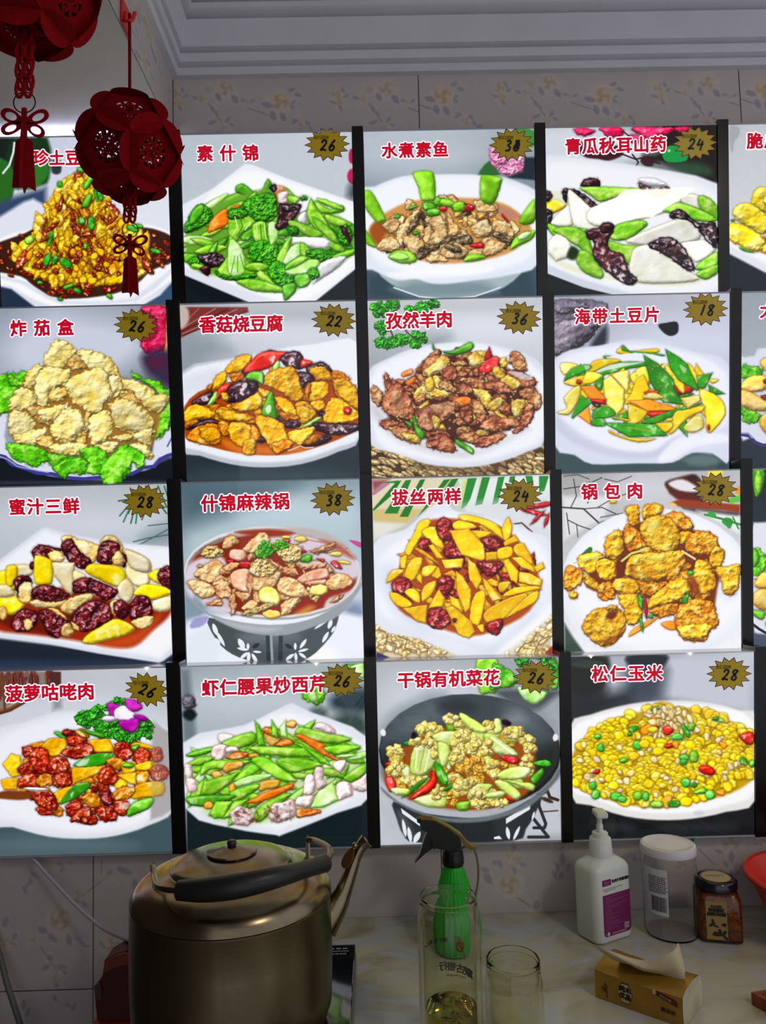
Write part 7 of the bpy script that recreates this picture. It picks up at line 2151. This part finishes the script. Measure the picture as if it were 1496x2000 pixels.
# tissue pack
A0, B0, Cc = Vector((.256, -.236, CZ)), Vector((.336, -.3035, CZ)), Vector((.3765, -.2575, CZ))
eu, ev = (B0-A0), (Cc-B0); O = A0; tp = empty('tissue_pack', tuple((A0+Cc)/2), 'gold plastic pack of tissues with one tissue pulled up', 'tissues')
m_gold = mat('gold_film', '8c6820', rough=.32, metal=.35, noise=('a07c2c', 12, 4, .6, .35, .7), bump=(40, .25, .003)); m_side = mat('clear_film_side', '9c9878', rough=.35, noise=('b8b498', 25, 5, 1, .35, .7), bump=(60, .5, .003))
def tpf(u, v, h): # slightly pillowy top
    k = 1-.05*(1-abs(2*v-1))*0; return O+eu*u+ev*v+Vector((0, 0, h))
def arch(v): return .033+.0065*math.sin(math.pi*v)**.6 if 0 < v < 1 else .033
bm = bmesh.new(); NU, NVv = 14, 12; grid = []
sec = [(0, .0005), (-.012, .008), (-.016, .020), (0, .033)]+[(v/10, arch(v/10)) for v in range(1, 10)]+[(1, .033), (1.016, .020), (1.012, .008), (1, .0005)]
rnd = random.Random(3)
for i in range(NU+1):
    u = i/NU; grid.append([bm.verts.new(tpf(u, v, h*(1-.05*math.sin(math.pi*u))+rnd.uniform(-.0004, .0004)*(0 < h-.001))) for v, h in sec])
for i in range(NU):
    for j in range(len(sec)-1): bm.faces.new((grid[i][j], grid[i+1][j], grid[i+1][j+1], grid[i][j+1]))
fin('gold_wrapper', bm, m_gold, tp, smooth=50)
for u in (0, 1):
    bm = bmesh.new(); vs = [bm.verts.new(tpf(u+(.004 if u else -.004), v, h)) for v, h in sec]; bm.faces.new(vs); fin('side_film', bm, m_side, tp)
def ff(x, y, l=0): # front film: x in 0..1, y in 0..1
    v = -.0155*math.sin(math.pi*min(1, max(0, y)))**.7-.008-l*8; return tuple(tpf(x, v, .0005+y*.033))
m_bp = mat('dark_brown_print', '2c1408', rough=.5); m_mar = mat('maroon_print', '4c140c', rough=.5); m_cr = mat('cream_print', 'a09878', rough=.5)
bm = bmesh.new(); hx_ = [(.36+.085*math.cos(math.radians(60*k)), .50+.40*math.sin(math.radians(60*k))) for k in range(6)]; bm.faces.new([bm.verts.new(ff(*p)) for p in hx_]); hexo = fin('badge', bm, m_bp, tp)
bm = bmesh.new(); hx_ = [(.36+.079*math.cos(math.radians(60*k)), .50+.365*math.sin(math.radians(60*k))) for k in range(6)]; bm.faces.new([bm.verts.new(ff(*p, .0003)) for p in hx_]); fin('badge_face', bm, m_cr, hexo)
LU = eu.length; HH = .033
def ffl(x, y, l): return ff(x/LU, y/HH, .0006)
letters('badge_lettering', [('纯', .36*LU-.0036, .0215, .0064), ('木', .36*LU+.0036, .0210, .0064), ('优', .36*LU-.0036, .0135, .0064), ('品', .36*LU+.0036, .0130, .0064)], ffl, m_bp, hexo, .06, 6)
letters('pack_lettering', [('晨', .79*LU, .0135, .0048), ('保', .845*LU, .0132, .0048), ('柯', .90*LU, .0128, .0048)], ffl, m_mar, tp, .03, 5)
bm = bmesh.new(); rnd = random.Random(5)
def br(x, y, a, ln, w_, d):
    x2, y2 = x+ln*math.cos(a), y+ln*math.sin(a); ribbon(bm, [(x, y), ((x+x2)/2+rnd.uniform(-.0003, .0003), (y+y2)/2), (x2, y2)], w_, lambda p, q_, l: ffl(p, q_, l), 0)
    if d:
        for k in range(3): br(x+(x2-x)*(.5+.25*k), y+(y2-y)*(.5+.25*k), a+rnd.uniform(-.9, .9), ln*.62, w_*.65, d-1)
br(.14*LU, .004, 1.57, .0085, .0012, 3); fin('tree_print', bm, m_mar, tp)
bm = bmesh.new(); pts = [(.69, .86), (.72, .97), (.90, .86), (.95, .80), (.95, .62), (.91, .66), (.72, .82)]; bm.faces.new([bm.verts.new(ff(*p, .0003)) for p in pts]); fin('maroon_band', bm, m_mar, tp)
bm = bmesh.new(); bm.faces.new([bm.verts.new(ff(.695+.022*math.cos(t), .90+.09*math.sin(t), .0005)) for t in [k*math.pi/6 for k in range(12)]]); fin('round_mark', bm, m_cr, tp)
letters('band_lettering', [('木代万事', .82*LU, .0268, .0030, -.22, 1)], lambda x, y, l: ff(x/LU, y/HH, .0007), m_cr, tp, .02, 4)
# the pulled tissue
m_tis = mat('white_tissue', 'a89c7c', rough=.9, noise=('b4a888', 30, 3, 0, .3, .7))
bm = bmesh.new(); NX, NY = 26, 12; G_ = []
bot = [tpf(.20, .45, .036), tpf(.40, .42, .038), tpf(.60, .42, .038), tpf(.80, .45, .037), tpf(.93, .5, .036)]
top = [Vector((.2425, -.262, .0875)), Vector((.272, -.262, .0745)), Vector((.305, -.268, .069)), Vector((.338, -.272, .0795)), Vector((.3515, -.262, .0815))]
bc_, tc_ = curve(bot, 7), curve(top, 7); n_ = len(bc_)
for i in range(n_):
    col_ = []
    for j in range(NY+1):
        t = j/NY; p = bc_[i].lerp(tc_[i], t); u = i/(n_-1)
        p = p+Vector((.0, -.010*math.sin(math.pi*t)*(1-.5*u)+.0030*math.sin(u*11+t*3)*t, .002*math.sin(u*9)*t)); col_.append(bm.verts.new(p))
    G_.append(col_)
for i in range(n_-1):
    for j in range(NY): bm.faces.new((G_[i][j], G_[i+1][j], G_[i+1][j+1], G_[i][j+1]))
tag(fin('tissue', bm, m_tis, smooth=60), 'cream tissue standing up out of the gold pack', 'tissue')
